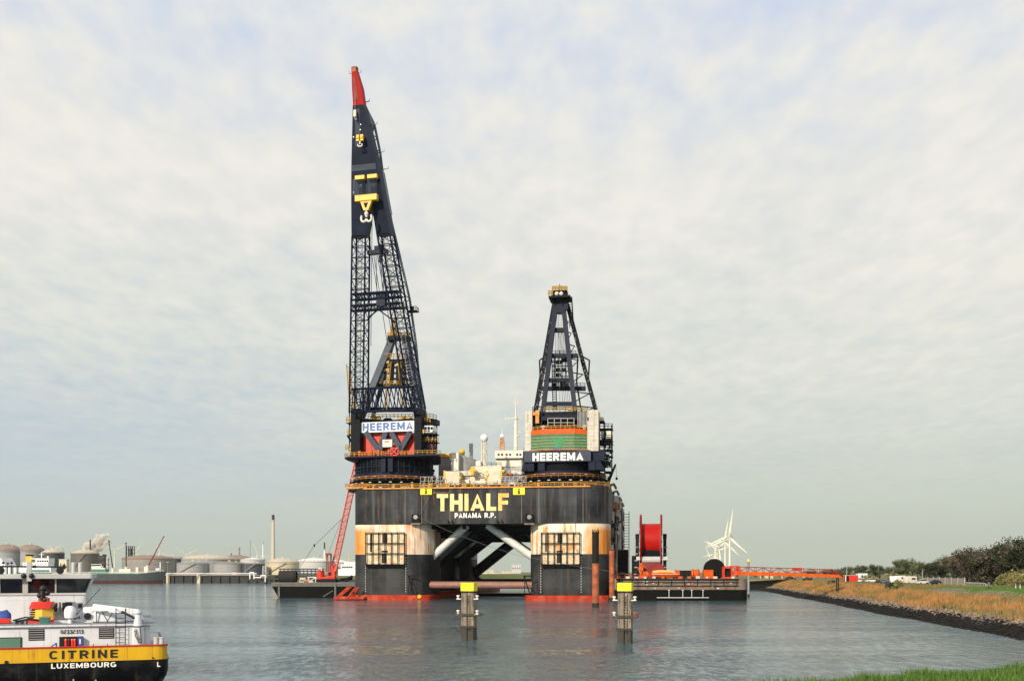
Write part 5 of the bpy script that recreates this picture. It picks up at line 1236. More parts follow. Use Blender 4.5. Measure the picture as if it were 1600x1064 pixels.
# --- gangway to the bank
gx0, gx1 = wx(1143,BD+4), wx(1316,BD+4); g = thing('gangway', 'long red footbridge with truss railing from the rusty barge to the bank', 'footbridge', (gx0, BD+4, 0))
zL0, zL1, zR0, zR1 = wz(898,BD+4), wz(885,BD+4), wz(902,BD+4), wz(890,BD+4); Lg = gx1-gx0
gz = lambda t, a, b: a+(b-a)*t
for y in (-1.1, 1.1):
    mb = MB(); mb.mat(m_orange if y < 0 else m_redhouse)
    mb.extr([(0,zL0),(Lg,zR0-.1),(Lg-1.5,zR0+1.0),(0,zL0+1.35)], lambda a,b,t:(a,t,b), y+.12, y-.12); mb.build('side_girder', None, g)
    mb = MB(); tt = .93; mb.beam((0,y,zL1),(Lg*tt,y,gz(tt,zL1,zR1)),.24); n = 13
    for k in range(n+1):
        x = Lg*tt*k/n; mb.beam((x,y,gz(x/Lg,zL0,zR0)+1.1),(x,y,gz(x/Lg,zL1,zR1)),.17)
        if k < n:
            x2 = Lg*tt*(k+1)/n; a, b = (x, x2) if k % 2 == 0 else (x2, x); mb.beam((a,y,gz(a/Lg,zL1,zR1)),(b,y,gz(b/Lg,zL0,zR0)+1.2),.15)
    mb.beam((Lg*tt,y,gz(tt,zL1,zR1)),(Lg-.6,y,zR0+.8),.25); mb.build('railing_truss', m_pile_rust if y > 0 else m_reel_d, g)
mb = MB(); mb.extr([(0,zL0+.9),(Lg,zR0+.55),(Lg,zR0+.45),(0,zL0+.8)], lambda a,b,t:(a,t,b), .95, -.95); mb.build('walkway', m_pile_dark, g)
mb = MB(); mb.box(-.3,2.4,-1.3,1.3,zL0-.2,zL1+.2); 
mb2 = MB()
for x in (-.2,2.2):
    for y in (-1.25,1.25): mb2.beam((x,y,zL0-.6),(x,y,zL1+.3),.5)
    mb2.beam((x,-1.25,zL1+.1),(x,1.25,zL1+.1),.4)
for y in (-1.25,1.25): mb2.beam((-.2,y,zL1+.1),(2.2,y,zL1+.1),.4); mb2.beam((-.2,y,zL0),(2.2,y,zL1),.25)
mb2.build('end_frame', m_redhouse, g)
mb = MB(); x = Lg*.6; mb.box(x-1.6,x+1.6,1.0,1.2,gz(.6,zL1,zR1)-.8,gz(.6,zL1,zR1)+.3); mb.build('red_plate', m_redhouse, g)
for y in (-.9,.9): MB().beam((Lg-1.6,y,bank_h(BD,gx1-bankx(BD+4)-2)-.5),(Lg-1.6,y,zR0+.2),.3).build('landing_post', m_pile_dark, g)
# ================================================================== left work pontoon with crawler crane
PD = 380.0; kp = PD/F; pz = wz(909.5, PD)
lbg = thing('work_pontoon', 'dark raked work pontoon moored at the vessel corner with the red crane on it', 'barge', (wx(489,PD), PD, 0)); px_ = lambda p: wx(p,PD)-lbg.location.x
a, b_ = px_(424), px_(556)
mb = MB(); mb.mat(m_barge_low); mb.extr([(a+.2,pz-1.5),(a+3.2,-1.0),(b_-2.5,-1.0),(b_,pz-1.5)], lambda p,q,t:(p,t,q), 15, 0); mb.mat(m_barge_grey); mb.extr([(a,pz-1.5),(b_,pz-1.5),(b_,pz),(a,pz)], lambda p,q,t:(p,t,q), 15.1, -.1); mb.build('pontoon_hull', None, lbg, smooth=0)
mb = MB()
for p in (436, 524): mb.box(px_(p)-.35,px_(p)+.35,-.4,0,.2,pz-.6)
mb.box(a+1,b_,-.25,-.1,pz-.75,pz-.55); mb.beam((px_(505),-.3,.4),(px_(520),-.3,2.6),.3); mb.build('fender_post', m_barge_grey, lbg)
def pdeck(name, label, cat, px, d=5, g=None): return thing(name, label, cat, (wx(px,PD+d), PD+d, pz), 0, g)
t = pdeck('floating_fender', 'big black floating fender wrapped in a tyre net on the work pontoon', 'fender', 450, 5)
r = 8.6*kp; L = 15*kp
mb = MB(); mb.lathe([(.3,-L),(r*.7,-L*.88),(r*.97,-L*.6),(r,0),(r*.97,L*.6),(r*.7,L*.88),(.3,L)],28,(0,0,r),'x'); fd = mb.build('fender_body', m_rubber, t)
mb = MB()
for i in range(9):
    for j in range(18):
        x = -L*.8+L*1.6*i/8; a_ = 2*math.pi*(j+.5*(i % 2))/18; q = r*(1 if abs(x) < L*.7 else .88); c = Vector((x,q*math.cos(a_),r+q*math.sin(a_))); n_ = Vector((0,math.cos(a_),math.sin(a_))); 
        mb.tube(c-n_*.15, c+n_*.28, .55, 8, .45)
mb.build('tyre_net', m_tyrenet, fd)
t = pdeck('crawler_crane', 'red lattice boom crane on the work pontoon reaching up past the vessel corner', 'crane', 511, 5); u_ = lambda p: wx(p,PD+5)-t.location.x; z_ = lambda p: wz(p,PD+5)-pz
mb = MB(); 
for y in (-2.2,2.2): mb.extr([(-3.6,.2),(-3.0,0),(3.2,0),(3.8,.2),(3.8,.9),(3.2,1.2),(-3.0,1.2),(-3.6,.9)][::-1], lambda p,q,tt:(p,tt,q), y+.55, y-.55)
mb.build('crawler_track', m_pile_dark, t)
mb = MB(); mb.box(u_(497),u_(525),-1.9,1.9,1.25,z_(901)); cbod = mb.build('crane_body', m_redhouse, t, bevel=.1)
mb = MB(); mb.lathe([(1.35,z_(907)),(1.35,z_(892))],20,(u_(501.5),-.6,0)); mb.build('counterweight', m_redhouse, cbod)
mb = MB(); mb.box(u_(513),u_(525),-2.05,.2,z_(902),z_(892)); cabn = mb.build('cab', m_redhouse, cbod, bevel=.1)
mb = MB(); mb.box(u_(514.5),u_(519),-2.1,-2.0,z_(899),z_(893.5)); mb.build('window', m_glass, cabn)
mb = MB()
for p in (510.5,516.5): mb.beam((u_(p),-.8,z_(893)),(u_(p+.3),-.8,z_(866)),.3); mb.beam((u_(p+2),.8,z_(893)),(u_(p+.6),.8,z_(866)),.3)
mb.box(u_(509.5),u_(517.5),-1,1,z_(867),z_(864)); mb.build('gantry', m_reel_d, t)
p0, p1 = Vector((u_(521),0,z_(893))), Vector((u_(549),16,z_(712)))
mb = MB(); mb.lattice(p0, p1, (1,0,-.15), 1.9,1.7,2.0,1.8, 34, .17, .09); lb_ = mb.build('boom', m_boom_pink, t)
mb = MB(); mb.beam(p0, p0+(p1-p0)*.045, 1.9, 1.7, (0,1,0)); mb.cbox((u_(518.5),0,z_(887)),(1.4,1.6,1.8)); mb.build('boom_foot', m_redhouse, lb_)
bp_ = lambda f: p0+(p1-p0)*f
mb = MB(); mb.path([bp_(.5)+Vector((-1,0,.2)), Vector((u_(513),0,z_(865)))],.07,4); mb.path([bp_(.62)+Vector((-1,0,0)), bp_(.46)+Vector((-1.1,0,0))],.06,4); mb.path([bp_(.47)+Vector((-1,0,0)), Vector((u_(491.5),-.5,z_(852))), Vector((u_(478.5),-.5,z_(872))), Vector((u_(470),-1,z_(884)))],.07,4); mb.build('stay_rope', m_pile_dark, t)
mb = MB(); mb.cbox((u_(491.5),-.5,z_(852)),(.5,.4,1.0)); mb.build('hook_ball', m_dark, t)
rr = random.Random(21)
t = pdeck('steel_bollard', 'cream painted winch with yellow legs beside the big black fender', 'winch', 473, 4); mb = MB(); mb.lathe([(.5,-.9),(.5,.9)],14,(0,0,1.2),'x'); mb.box(-1.3,1.3,-.6,.6,0,.3); mb.build('winch_drum', m_lgrey, t); mb = MB()
for x in (-1,1): mb.beam((x,-.6,.2),(x,0,1.5),.25); mb.beam((x,.6,.2),(x,0,1.5),.25)
mb.build('leg', m_yel, t)
t = pdeck('pipe_trestle', 'white tubular deck trestle between the winch and the red crane', 'frame', 488, 5); mb = MB()
for x in (-1.4,1.4):
    for y in (-.8,.8): mb.tube((x,y,0),(x,y,1.9),.14,6)
for y in (-.8,.8): mb.tube((-1.6,y,1.9),(1.6,y,1.9),.16,6); mb.tube((-1.4,y,.2),(1.4,y,1.8),.1,6)
mb.tube((-1.4,-.8,1.9),(-1.4,.8,1.9),.15,6); mb.tube((1.4,-.8,1.9),(1.4,.8,1.9),.15,6); mb.build('tube_frame', m_white_clean, t)
for (p, lab, m, h) in ((479,'small rust-brown crate at the edge of the work pontoon deck',m_pile_rust,.7),(486,'low cream box at the edge of the work pontoon deck',m_cream,.5)):
    t = pdeck('deck_crate', lab, 'crate', p, 1); mb = MB(); mb.box(-.9,.9,-.5,.5,0,h); mb.build('crate_body', m, t, bevel=.05); mb = MB(); mb.box(-.95,.95,-.55,.55,h,h+.12); mb.build('lid', m_lgrey, t)
t = pdeck('anchor_gear', 'dark anchor gear on the pontoon end next to the vessel', 'anchor', 540, 5); mb = MB(); 
mb.beam((-2.5,0,.5),(2,0,2.0),.5); mb.path([(2,-1.8,1.0),(2.3,0,2.4),(2,1.8,1.0)],.35,6); mb.tube((-2.4,-.9,.6),(-2.4,.9,.6),.3,8)
for k in range(26): a_ = k*.5; mb.lathe([(.2,-.12),(.42,-.12),(.42,.12),(.2,.12)],8,(-1+1.6*math.cos(a_)+k*.06,1.0*math.sin(a_*1.3),.3+.05*k),'x' if k % 2 else 'z')
mb.build('anchor_chain', m_dark, t)
# black floating boom pontoon seen below the cross tube
t = thing('floating_walkway', 'narrow dark floating walkway lying across the opening between the columns', 'pontoon', VF.world(3, 60, 0), -R(7.8)); mb = MB(); mb.box(-16,16,-1.2,1.2,-.3,.9); mb.build('float_hull', m_barge_low, t, bevel=.08); mb = MB(); mb.box(-16,16,-1.25,-1.15,.95,1.2); mb.rail([(-14,-1,.95),(15,-1,.95)],1.1,2.2,.06); mb.build('handrail', m_lgrey, t)
# ================================================================== the tank terminal across the water
GZ = 7.0
m_smoke = None
def tank(x0, x1, yr, ya, D, ms, mr, label, rim=None, stair=False):
    r = (x1-x0)/2*D/F; cx = wx((x0+x1)/2, D); h = wz(yr, D)-GZ; ap = wz(ya, D)-GZ
    t = thing('storage_tank', label, 'tank', (cx, D+r, GZ), 0, 'storage tanks of the far terminal')
    sh = MB().lathe([(r,0),(r,h)],48).build('shell', ms, t)
    MB().lathe([(r,h+.02),(r*.92,h+(ap-h)*.38),(r*.6,h+(ap-h)*.75),(r*.3,ap-(ap-h)*.06),(.5,ap)],48).build('roof', mr, t)
    mb = MB(); mb.lathe([(r-.1,h-.5),(r+.35,h-.5),(r+.35,h+.15),(r-.1,h+.15)],48); 
    for k in range(1,3): z = h*k/3; mb.lathe([(r-.1,z),(r+.14,z),(r+.14,z+.25),(r-.1,z+.25)],48)
    mb.build('rim_band', rim or ms, t)
    if stair:
        mb = MB(); n = 26; a0 = R(228)
        for k in range(n): a = a0+k*.045; z = h*(k+1)/n; mb.cbox(((r+.4)*math.cos(a),(r+.4)*math.sin(a),z),(1.2,1.2,.25)); 
        for k in range(n-1): a = a0+k*.045; a2 = a0+(k+1)*.045; mb.tube(((r+1.1)*math.cos(a),(r+1.1)*math.sin(a),h*(k+1)/n+1.1),((r+1.1)*math.cos(a2),(r+1.1)*math.sin(a2),h*(k+2)/n+1.1),.12,4)
        mb.build('stair', m_grey, t)
    mb = MB(); mb.rail([((r+.1)*math.cos(R(a)),(r+.1)*math.sin(R(a)),h) for a in range(170,371,10)],1.2,2.4,.09); mb.build('rim_railing', m_grey, t)
    mb = MB(); mb.cbox((0,0,ap+.4),(1.8,1.8,1.2)); mb.lathe([(.2,0),(.8,.1),(.8,.9),(.2,1.1)],8,(r*.5,-r*.3,h+(ap-h)*.7)); mb.build('roof_vent', m_lgrey, t)
    return t
G_, BR, CR, WH, DKT, TP = m_tank; RC, RB, RW, RG = m_roof
tank(-24,23,861,849,990,G_,RB,'grey tank with brown domed roof partly hidden by a white gable')
tank(16,59,861,849.5,1000,G_,RB,'grey tank with brown domed roof behind the yellow funnelled tanker house')
tank(58,92,864,857,985,DKT,RC,'dark blue-grey tank with cream cone roof behind the tanker bridge')
tank(103,145,865,858,960,BR,RC,'dark brown tank with cream cone roof standing before the steam plume', None, True)
tank(178,258,872.5,866,1000,TP,RB,'wide taupe tank with pink rim behind the tanker fore deck', m_rim)
tank(247,284,873,868,1080,DKT,RG,'dark grey tank half hidden behind the tanker bow')
tank(340,388,874,866,1110,BR,RB,'brown domed tank behind the small grey cone tank')
tank(272,353,873.5,865.5,1060,G_,RC,'widest pale grey tank with cream domed roof')
tank(269,319,880.5,876,935,G_,RG,'low grey front tank overlapping the widest domed tank', None, True)
tank(326,377,880.5,876.5,935,G_,RB,'low grey front tank with shallow brown cone roof')
tank(371,409,874.5,871,1010,WH,RW,'tank with bright white roof behind the striped stair tank')
tank(374,409,881,878.5,935,DKT,RG,'dark grey front tank with a long diagonal stair', None, True)
tank(458,514,877,871,1010,WH,RW,'white roofed tank next to the big cream tank')
tank(410,462,879.5,871,950,CR,RC,'big cream tank with domed roof at the foot of the tall chimney', None, True)
tank(500,545,879,874,1040,WH,RW,'white tank mostly hidden behind the red crawler crane')
def stack(name, label, cat, px, y0, y1, D, r0, r1, m, cap=None, mc=None, extra=None):
    z0, z1 = GZ, wz(y0, D); t = thing(name, label, cat, (wx(px,D),D,GZ)); zc = wz(cap,D)-GZ if cap else z1-GZ
    MB().lathe([(r0,0),(r0+(r1-r0)*.5,zc*.5),(r1,zc)],20).build('shaft', m, t)
    if cap: MB().lathe([(r1*1.03,zc),(r1*1.03,z1-GZ-.5),(r1*.8,z1-GZ)],20).build('cap', mc, t)
    mb = MB(); mb.lathe([(r1*.9,zc-1.2),(r1+.5,zc-1.2),(r1+.5,zc-.9),(r1*.9,zc-.9)],16); mb.build('gallery', m_grey, t); return t
stack('chimney','tall tapering concrete chimney with dark cap behind the cream tank','chimney',426.8,804,0,1150,2.6,1.5,m_conc_y,812,m_quay_d)
stack('flue_stack','thin flue with dark upper half and white lower half past the white tank','flue',507,847,0,1150,.9,.8,m_white_clean,858,m_quay_d)
stack('flue_stack','slim white flue between the white roofed tank and the tall chimney','flue',411,846,0,1100,.7,.55,m_white_clean,849,m_grey)
stack('flue_stack','thick short grey flue rising over the brown domed tank','flue',373.5,855,0,1200,1.3,1.2,m_grey)
stack('flue_stack','needle-thin grey mast between the grey flue and the white flue','mast',391,844,0,1200,.45,.3,m_grey)
stack('flue_stack','small dark pipe stack over the low front tanks','flue',361.5,864,0,1150,.7,.6,m_quay_d)
stack('flue_stack','dark slim flue standing in front of the steam plume','flue',141,843,0,1180,.9,.8,m_quay_d)
stack('flue_stack','thin mast between the dark blue tank and the brown tank','mast',98.5,856,0,1100,.35,.25,m_grey)
stack('flue_stack','short pale flue close beside the foot of the tall chimney','flue',432,858,0,1120,.6,.5,m_lgrey)
stack('flue_stack','thin dark mast over the white tank near the crawler crane','mast',500,866,0,1100,.35,.25,m_grey)
# refinery tower and process columns
t = thing('lattice_tower','dark open steel process tower above the taupe tank','tower',(wx(204,1250),1250,GZ)); w = 9*1250/F/2; zt = wz(853,1250)-GZ
mb = MB()
for x in (-w,-w/3,w/3,w):
    for y in (-w,w): mb.beam((x,y,0),(x,y,zt),.7)
for k in range(1,9): z = zt*k/8; mb.box(-w,w,-w,w,z-.5,z)
for x in (-w*.6,w*.2): mb.tube((x,0,0),(x,0,zt*.93),w*.28,10)
mb.build('tower_frame', m_quay_d, t)
for i,(px,y0,r) in enumerate(((154,866,1.6),(158.5,868,2.2),(163,865.5,2.4),(168,869,1.5))):
    t = thing('process_column', ('thin grey','stout dark','tallest dark','short pale')[i]+' process column of the plant beside the steam plume', 'column', (wx(px,1100),1100,GZ)); z = wz(y0,1100)-GZ
    MB().lathe([(r,0),(r,z-1),(r*.5,z)],14).build('shell', (m_grey,m_quay_d,m_quay_d,m_lgrey)[i], t)
    mb = MB()
    for k in (1,2,3): mb.lathe([(r,z*k/3.6),(r+.9,z*k/3.6),(r+.9,z*k/3.6+.3),(r,z*k/3.6+.3)],12)
    mb.build('gallery', m_grey, t)
# steam
m_smoke = bpy.data.materials.new('steam'); m_smoke.use_nodes = True; nt = m_smoke.node_tree; nt.nodes.remove(nt.nodes['Principled BSDF'])
pv = nt.nodes.new('ShaderNodeVolumePrincipled'); pv.inputs['Color'].default_value = (1,.97,.92,1); pv.inputs['Density'].default_value = .45; pv.inputs['Anisotropy'].default_value = .2
link(nt, pv.outputs[0], nt.nodes['Material Output'].inputs['Volume'])
mb = MB(); D = 1350; rr = random.Random(14)
for (px,py,r) in ((131,857,4),(136,852,5.5),(143,852,6),(150,853,7),(155,846,7.5),(159,840,6),(163,838,4.5),(166,848,5),(148,860,6),(156,857,5),(170,846,2.5),(152,836,2.4),(147,845,4),(168,836,3)):
    n = 10
    for k in range(3):
        q = r*1.25*D/F*(1 if k == 0 else .6); c = (wx(px+rr.uniform(-.5,.5)*r*(k > 0),D), D+rr.uniform(-4,4), wz(py+rr.uniform(-.6,.6)*r*(k > 0),D)); mb.ball(c, q*.8, 12)
o = mb.build('steam', m_smoke, smooth=90); kind(o, 'stuff')
rm_ = o.modifiers.new('join','REMESH'); rm_.mode = 'VOXEL'; rm_.voxel_size = .7
tx = bpy.data.textures.new('billow','CLOUDS'); tx.noise_scale = 4; dm = o.modifiers.new('billow','DISPLACE'); dm.texture = tx; dm.strength = 3.2; dm.mid_level = .5
# quay along the far shore
q = thing('quay', 'long low dark quay with pale top edge under the grey tanks', 'quay', (0, 889, 0))
mb = MB(); mb.box(-480, wx(432,889), 0, 4.0, -1, 6.2); mb.build('quay_wall', m_quay_d, q); mb = MB(); mb.box(-480, wx(405,889), -1.0, 4.0, 6.2, 7.2); mb.build('quay_deck', m_concrete, q)
mb = MB()
for k in range(34): x = -470+k*8; mb.box(x,x+.9,-1.3,0,-1,6.3)
mb.build('quay_post', m_quay_d, q)
mb = MB()
for j in range(3): mb.tube((-400,1+j*.7,7.8+.3*j),(wx(400,889),1+j*.7,7.8+.3*j),.28,6)
for k in range(16): x = -395+k*13; mb.beam((x,1,7.1),(x,1,8.0),.3)
mb.build('pipe_run', m_lgrey, q)
for px in (263, 311): MB().box(wx(px,889)-1.4,wx(px,889)+1.4,-1.8,0,-.5,7.6).build('fender', m_tank[2], q)
j = thing('jetty', 'grey jetty with loading pipes and white pipe arches behind the work pontoon', 'jetty', (0, 800, 0)); J = lambda p: wx(p,800)
mb = MB(); mb.box(J(412),J(545),0,8,3.4,4.8); 
for k in range(18): x = J(414)+k*3.8; mb.tube((x,1,-1),(x,1,3.5),.4,8); mb.tube((x,7,-1),(x,7,3.5),.4,8)
mb.build('jetty_deck', m_quay_d, j)
mb = MB()
for k in range(12): x = J(436)+k*(J(503)-J(436))/11; mb.beam((x,3,4.7),(x,3,wz(889,800)),.35); mb.beam((x,6,4.7),(x,6,wz(889,800)),.35)
for py in (889,892.5,896.5,900): z = wz(py,800); mb.tube((J(434),3,z),(J(505),3,z),.3,6); mb.tube((J(434),6,z+.4),(J(505),6,z+.4),.3,6)
mb.build('pipe_rack', m_navy_grey, j)
mb = MB(); mb.path([(J(391),-1,2.6),(J(391),-1,wz(894.5,800)),(J(397.5),-1,wz(894.5,800)),(J(397.5),-1,3)],.55,8); mb.path([(J(397.5),-1,wz(902,800)),(J(408),-1,wz(902,800)),(J(408),-1,wz(899,800)),(J(415),-1,wz(899,800)),(J(415),-1,wz(909,800))],.5,8)
mb.path([(J(497),2,wz(889,800)),(J(500),2,wz(887,800)),(J(502),2,wz(890,800))],.4,8); mb.build('loading_pipe', m_white_clean, j)
mb = MB(); mb.box(J(386),J(409),-2,4,2.6,4.0); mb.mat(m_quay_d)
mb.build('landing_stage', m_quay_d, j); mb = MB(); mb.lattice((J(411.5),4,4.7),(J(411.5),4,wz(884,800)),(1,0,0),3,3,2.4,2.4,5,.22,.13); mb.build('loading_tower', m_lgrey, j)
# lamp masts and valve gear between the tanks and the quay edge
for i, px in enumerate((262, 322, 356, 383, 419, 470)):
    D = 905; t = thing('lamp_mast', 'thin grey lamp mast on the tank quay, %s from the tanker bow' % ORD[i], 'lamp mast', (wx(px,D),D,GZ), 0, 'lamp masts on the tank quay'); MB().tube((0,0,0),(0,0,11+2*(i%3)),.22,6,.12).build('pole', m_grey, t); mb = MB(); mb.cbox((0,0,11.2+2*(i%3)),(1.8,.4,.4)); mb.build('lamp_head', m_lgrey, t)
for i, px in enumerate((284, 300, 336, 349, 370)):
    D = 900; t = thing('valve_station', 'low pipe and valve group before the front tanks, %s from the tanker bow' % ORD[i], 'pipework', (wx(px,D),D,GZ), 0, 'valve groups at the tank feet'); mb = MB()
    for k in range(4): mb.tube((-3+2*k,0,0),(-3+2*k,0,1.6+.4*(k%2)),.25,6)
    mb.tube((-3.4,0,1.5),(3.4,0,1.5),.28,6); mb.tube((-3.4,.8,.8),(3.4,.8,.8),.28,6); mb.build('pipe', m_lgrey if i % 2 else m_white, t); mb = MB()
    for k in range(3): mb.lathe([(.1,-.1),(.5,-.1),(.5,.1),(.1,.1)],10,(-2+2*k,-.3,1.9),'y')
    mb.build('valve_wheel', m_redhouse, t)
# small buildings on the quay
for (x0,x1,y0,lab,mm) in ((363,369,894.5,'tiny white hut on the far quay below the grey tanks',m_white_clean),(92,104,874,'cream block building between the two dark tanks',m_cream)):
    D = 905 if x0 > 200 else 930; t = thing('terminal_hut', lab, 'building', (wx((x0+x1)/2,D),D,GZ)); w = (x1-x0)/2*D/F; h = wz(y0,D)-GZ
    MB().box(-w,w,0,6,0,h).build('wall', mm, t); MB().box(-w-.3,w+.3,-.3,6.3,h,h+.5).build('roof', m_lgrey, t); 
    for k in (-.5,.4): MB().box(w*k-.5,w*k+.5,-.08,.02,h*.45,h*.75).build('window', m_glass, t)
t = thing('gable_shed','white gabled shed roof at the far shore before the domed tanks','building',(wx(1,900),900,GZ)); w = 7*900/F; h = wz(884,900)-GZ
mb = MB(); mb.box(-w,w,0,20,0,h); mb.build('wall', m_white, t); mb = MB(); mb.extr([(-w-.5,h),(w+.5,h),(0,wz(871,900)-GZ)], lambda a,b,t_:(a,t_,b), 20,-.3); mb.build('roof', m_white_clean, t)
# pale town blocks seen through the opening
tb = random.Random(5)
for i,(x0,x1,y0,lab) in enumerate(((741,748,888,'narrow white tower block seen at the edge of the opening under the vessel'),(748,762,894,'low cream warehouse seen through the opening under the vessel'),(763,772,893,'cream warehouse with flat roof seen mid-opening under the vessel'),(772,781,897,'lowest white warehouse seen through the opening'),(782,800,895,'long cream shed seen through the opening under the vessel'),(799.5,814,884,'big pale blue-white block seen at the far end of the opening'))):
    D = 1300+60*i; t = thing('distant_building', lab, 'building', (wx((x0+x1)/2,D),D,GZ)); w = (x1-x0)/2*D/F; h = wz(y0-2,D)-GZ; mm = (m_white_clean,m_cream,m_cream,m_white_clean,m_cream,m_lgrey)[i]
    MB().box(-w,w,0,12,0,h).build('wall', mm, t); MB().box(-w-.3,w+.3,-.3,12.3,h,h+.8).build('roof', m_lgrey, t)
    for k in range(4): MB().box(-w+2*w*(k+.3)/4,-w+2*w*(k+.7)/4,-.1,.02,h*.5,h*.68).build('window', m_navy_grey, t)
# ================================================================== moored tanker on the left
TD = 850.0; tk = thing('tanker_ship','grey coastal tanker with dark red bottom and green deck moored at the quay','tanker ship',(wx(150,TD),TD,0)); T = lambda p: wx(p,TD)-tk.location.x; TZ = lambda p: wz(p,TD)
def tring(x, w, z0, z1, fl=0): return [(x,-w*.9,z0),(x,w*.9,z0),(x+fl,w,z1),(x+fl,-w,z1)]
m_tkh = M('tanker_grey', (.055,.072,.075), .5, var=.2, streaks=[((.2,.12,.08), .6, .6, .75, .4)]); m_tkr = M('tanker_red', (.075,.022,.022), .6, var=.2); m_tkg = M('tanker_green', (.05,.17,.13), .5, var=.2)
mb = MB(); mb.mat(m_tkr); mb.loft([tring(T(-20),7,-1,2.4),tring(T(215),7.5,-1,2.4),tring(T(242),4.5,-1,2.6,.6),tring(T(253),.6,-1,2.8,.9)])
mb.mat(m_tkh); mb.loft([tring(T(-20),7,2.4,7.6),tring(T(180),7.5,2.4,7.6),tring(T(222),7.4,2.4,8.2),tring(T(243),5.2,2.6,9.3,1.6),tring(T(254.5),.7,2.8,10.0,3)])
mb.build('ship_hull', None, tk, smooth=40)
mb = MB(); mb.box(T(-18),T(225),-7.6,7.6,7.6,8.0); mb.mat(m_tkg); mb.box(T(140),T(225),-7.7,-7.55,7.55,8.3); mb.box(T(146),T(170),-6,0,8,TZ(889)); mb.build('deck', m_tkg, tk)
mb = MB(); mb.rail([(T(60),-7.4,8),(T(225),-7.4,8),(T(256),-.6,10)],1.3,3,.14,2); mb.build('ship_railing', m_white, tk)
mb = MB()
for (x0,x1,y0,y1) in ((34,84,884.5,894),(40,80,878.5,885),(60,81,873.5,879),(52,81,872,873.6)): mb.box(T(x0),T(x1),-5.5,5.5,TZ(y1),TZ(y0))
sp_ = mb.build('superstructure', m_white_clean, tk, bevel=.15)
for k in range(5): mb = MB(); mb.box(T(63+3.6*k),T(65.6+3.6*k),-5.6,-5.45,TZ(877.6),TZ(875.2)); mb.build('window', m_glass, sp_)
mb = MB()
for k in range(9): mb.cbox((T(44+4*k),-5.52,TZ(881.5)),(.7,.1,.7))
mb.build('porthole', m_glass, sp_)
mb = MB(); mb.box(T(46),T(82),-5.6,-5.4,TZ(893),TZ(890)); mb.build('dark_passage', m_tkg, sp_)
mb = MB(); mb.box(T(41.5),T(51),-2,2,TZ(879),TZ(868.5)); fn_ = mb.build('funnel', m_yel, tk, bevel=.3); mb = MB(); mb.box(T(41.8),T(50.5),-2.05,2.05,TZ(868.5),TZ(866)); mb.build('funnel_cap', m_dark, fn_)
mb = MB(); mb.tube((T(65),0,TZ(872)),(T(65),0,TZ(862)),.4,6); mb.beam((T(61),0,TZ(866)),(T(69),0,TZ(866)),.3); mb.ball((T(75),0,TZ(870)),.9,10); mb.build('radar_mast', m_white_clean, tk)
for (x0,x1,y0) in ((114,120.5,879.5),(125,131,879.5)): mb = MB(); mb.lathe([(1.7,8),(1.7,TZ(y0)),(1.2,TZ(y0-1.2))],14,(T((x0+x1)/2),-3,0)); mb.build('vent_trunk', m_lgrey, tk)
for px in (11,18,27): mb = MB(); mb.lathe([(1.4,8),(1.4,TZ(885))],12,(T(px),-3,0)); mb.build('vent_trunk', m_white_clean, tk)
for (a,b_,mm,lab) in (((178,890),(171.5,845),m_quay_d,1),((198.5,888),(198.2,848.5),m_quay_d,2),((232,886),(257,838.5),m_reel_d,3)):
    mb = MB(); mb.tube((T(a[0]),-2,8),(T(a[0]),-2,TZ(a[1]-3)),1.2,10); ped = mb.build('crane_pedestal', m_white, tk); mb = MB(); mb.tube((T(a[0]),-2,TZ(a[1])),(T(b_[0]),-2,TZ(b_[1])),.55,6,.35); mb.cbox((T(b_[0]),-2,TZ(b_[1])),(1.2,.8,1)); mb.build('derrick_boom', mm, ped)
mb = MB()
for (x0,x1,y0) in ((145,160,884),(160,166,887),(188,206,888.5),(214,218,886),(227,233,885)): mb.box(T(x0),T(x1),-3,2,8,TZ(y0))
for k in range(4): mb.tube((T(140),-3+1.2*k,9),(T(224),-3+1.2*k,9),.22,5)
mb.path([(T(145),-3,TZ(881.5)),(T(160),-3,TZ(881.5)),(T(163),-3,TZ(887))],.3,6); mb.build('deck_piping', m_white, tk)
mb = MB(); mb.tube((T(250.5),0,9),(T(250.5),0,TZ(878)),.5,8); mb.cbox((T(247),0,TZ(889)),(3,3,1.6)); mb.build('fore_mast', m_white_clean, tk)
# white ship behind the work pontoon
SD = 700.0; ws = thing('white_ship','white motor ship behind the crawler crane partly hidden by the vessel corner','ship',(wx(556,SD),SD,0)); Wx = lambda p: wx(p,SD)-ws.location.x; WZ = lambda p: wz(p,SD)
mb = MB(); mb.mat(m_navy_grey); mb.loft([tring(Wx(520),1,-.5,5.0,-2),tring(Wx(530),4.5,-.5,4.4),tring(Wx(590),5,-.5,4.2)]); mb.build('ship_hull', None, ws)
for (x0,x1,y0,y1) in ((530,592,889,899),(534,592,881.5,889),(539,592,877.5,881.5)): mb = MB(); mb.box(Wx(x0),Wx(x1),-4,4,WZ(y1),WZ(y0)); mb.build('deck_house', m_white_clean, ws, bevel=.1)
for k in range(5): mb = MB(); mb.box(Wx(536+3.4*k),Wx(538.4+3.4*k),-4.15,-3.95,WZ(887),WZ(884.5)); mb.build('window', m_glass, ws)
mb = MB(); mb.tube((Wx(545),0,WZ(877)),(Wx(545),0,WZ(868)),.3,6); mb.build('mast', m_yel, ws)
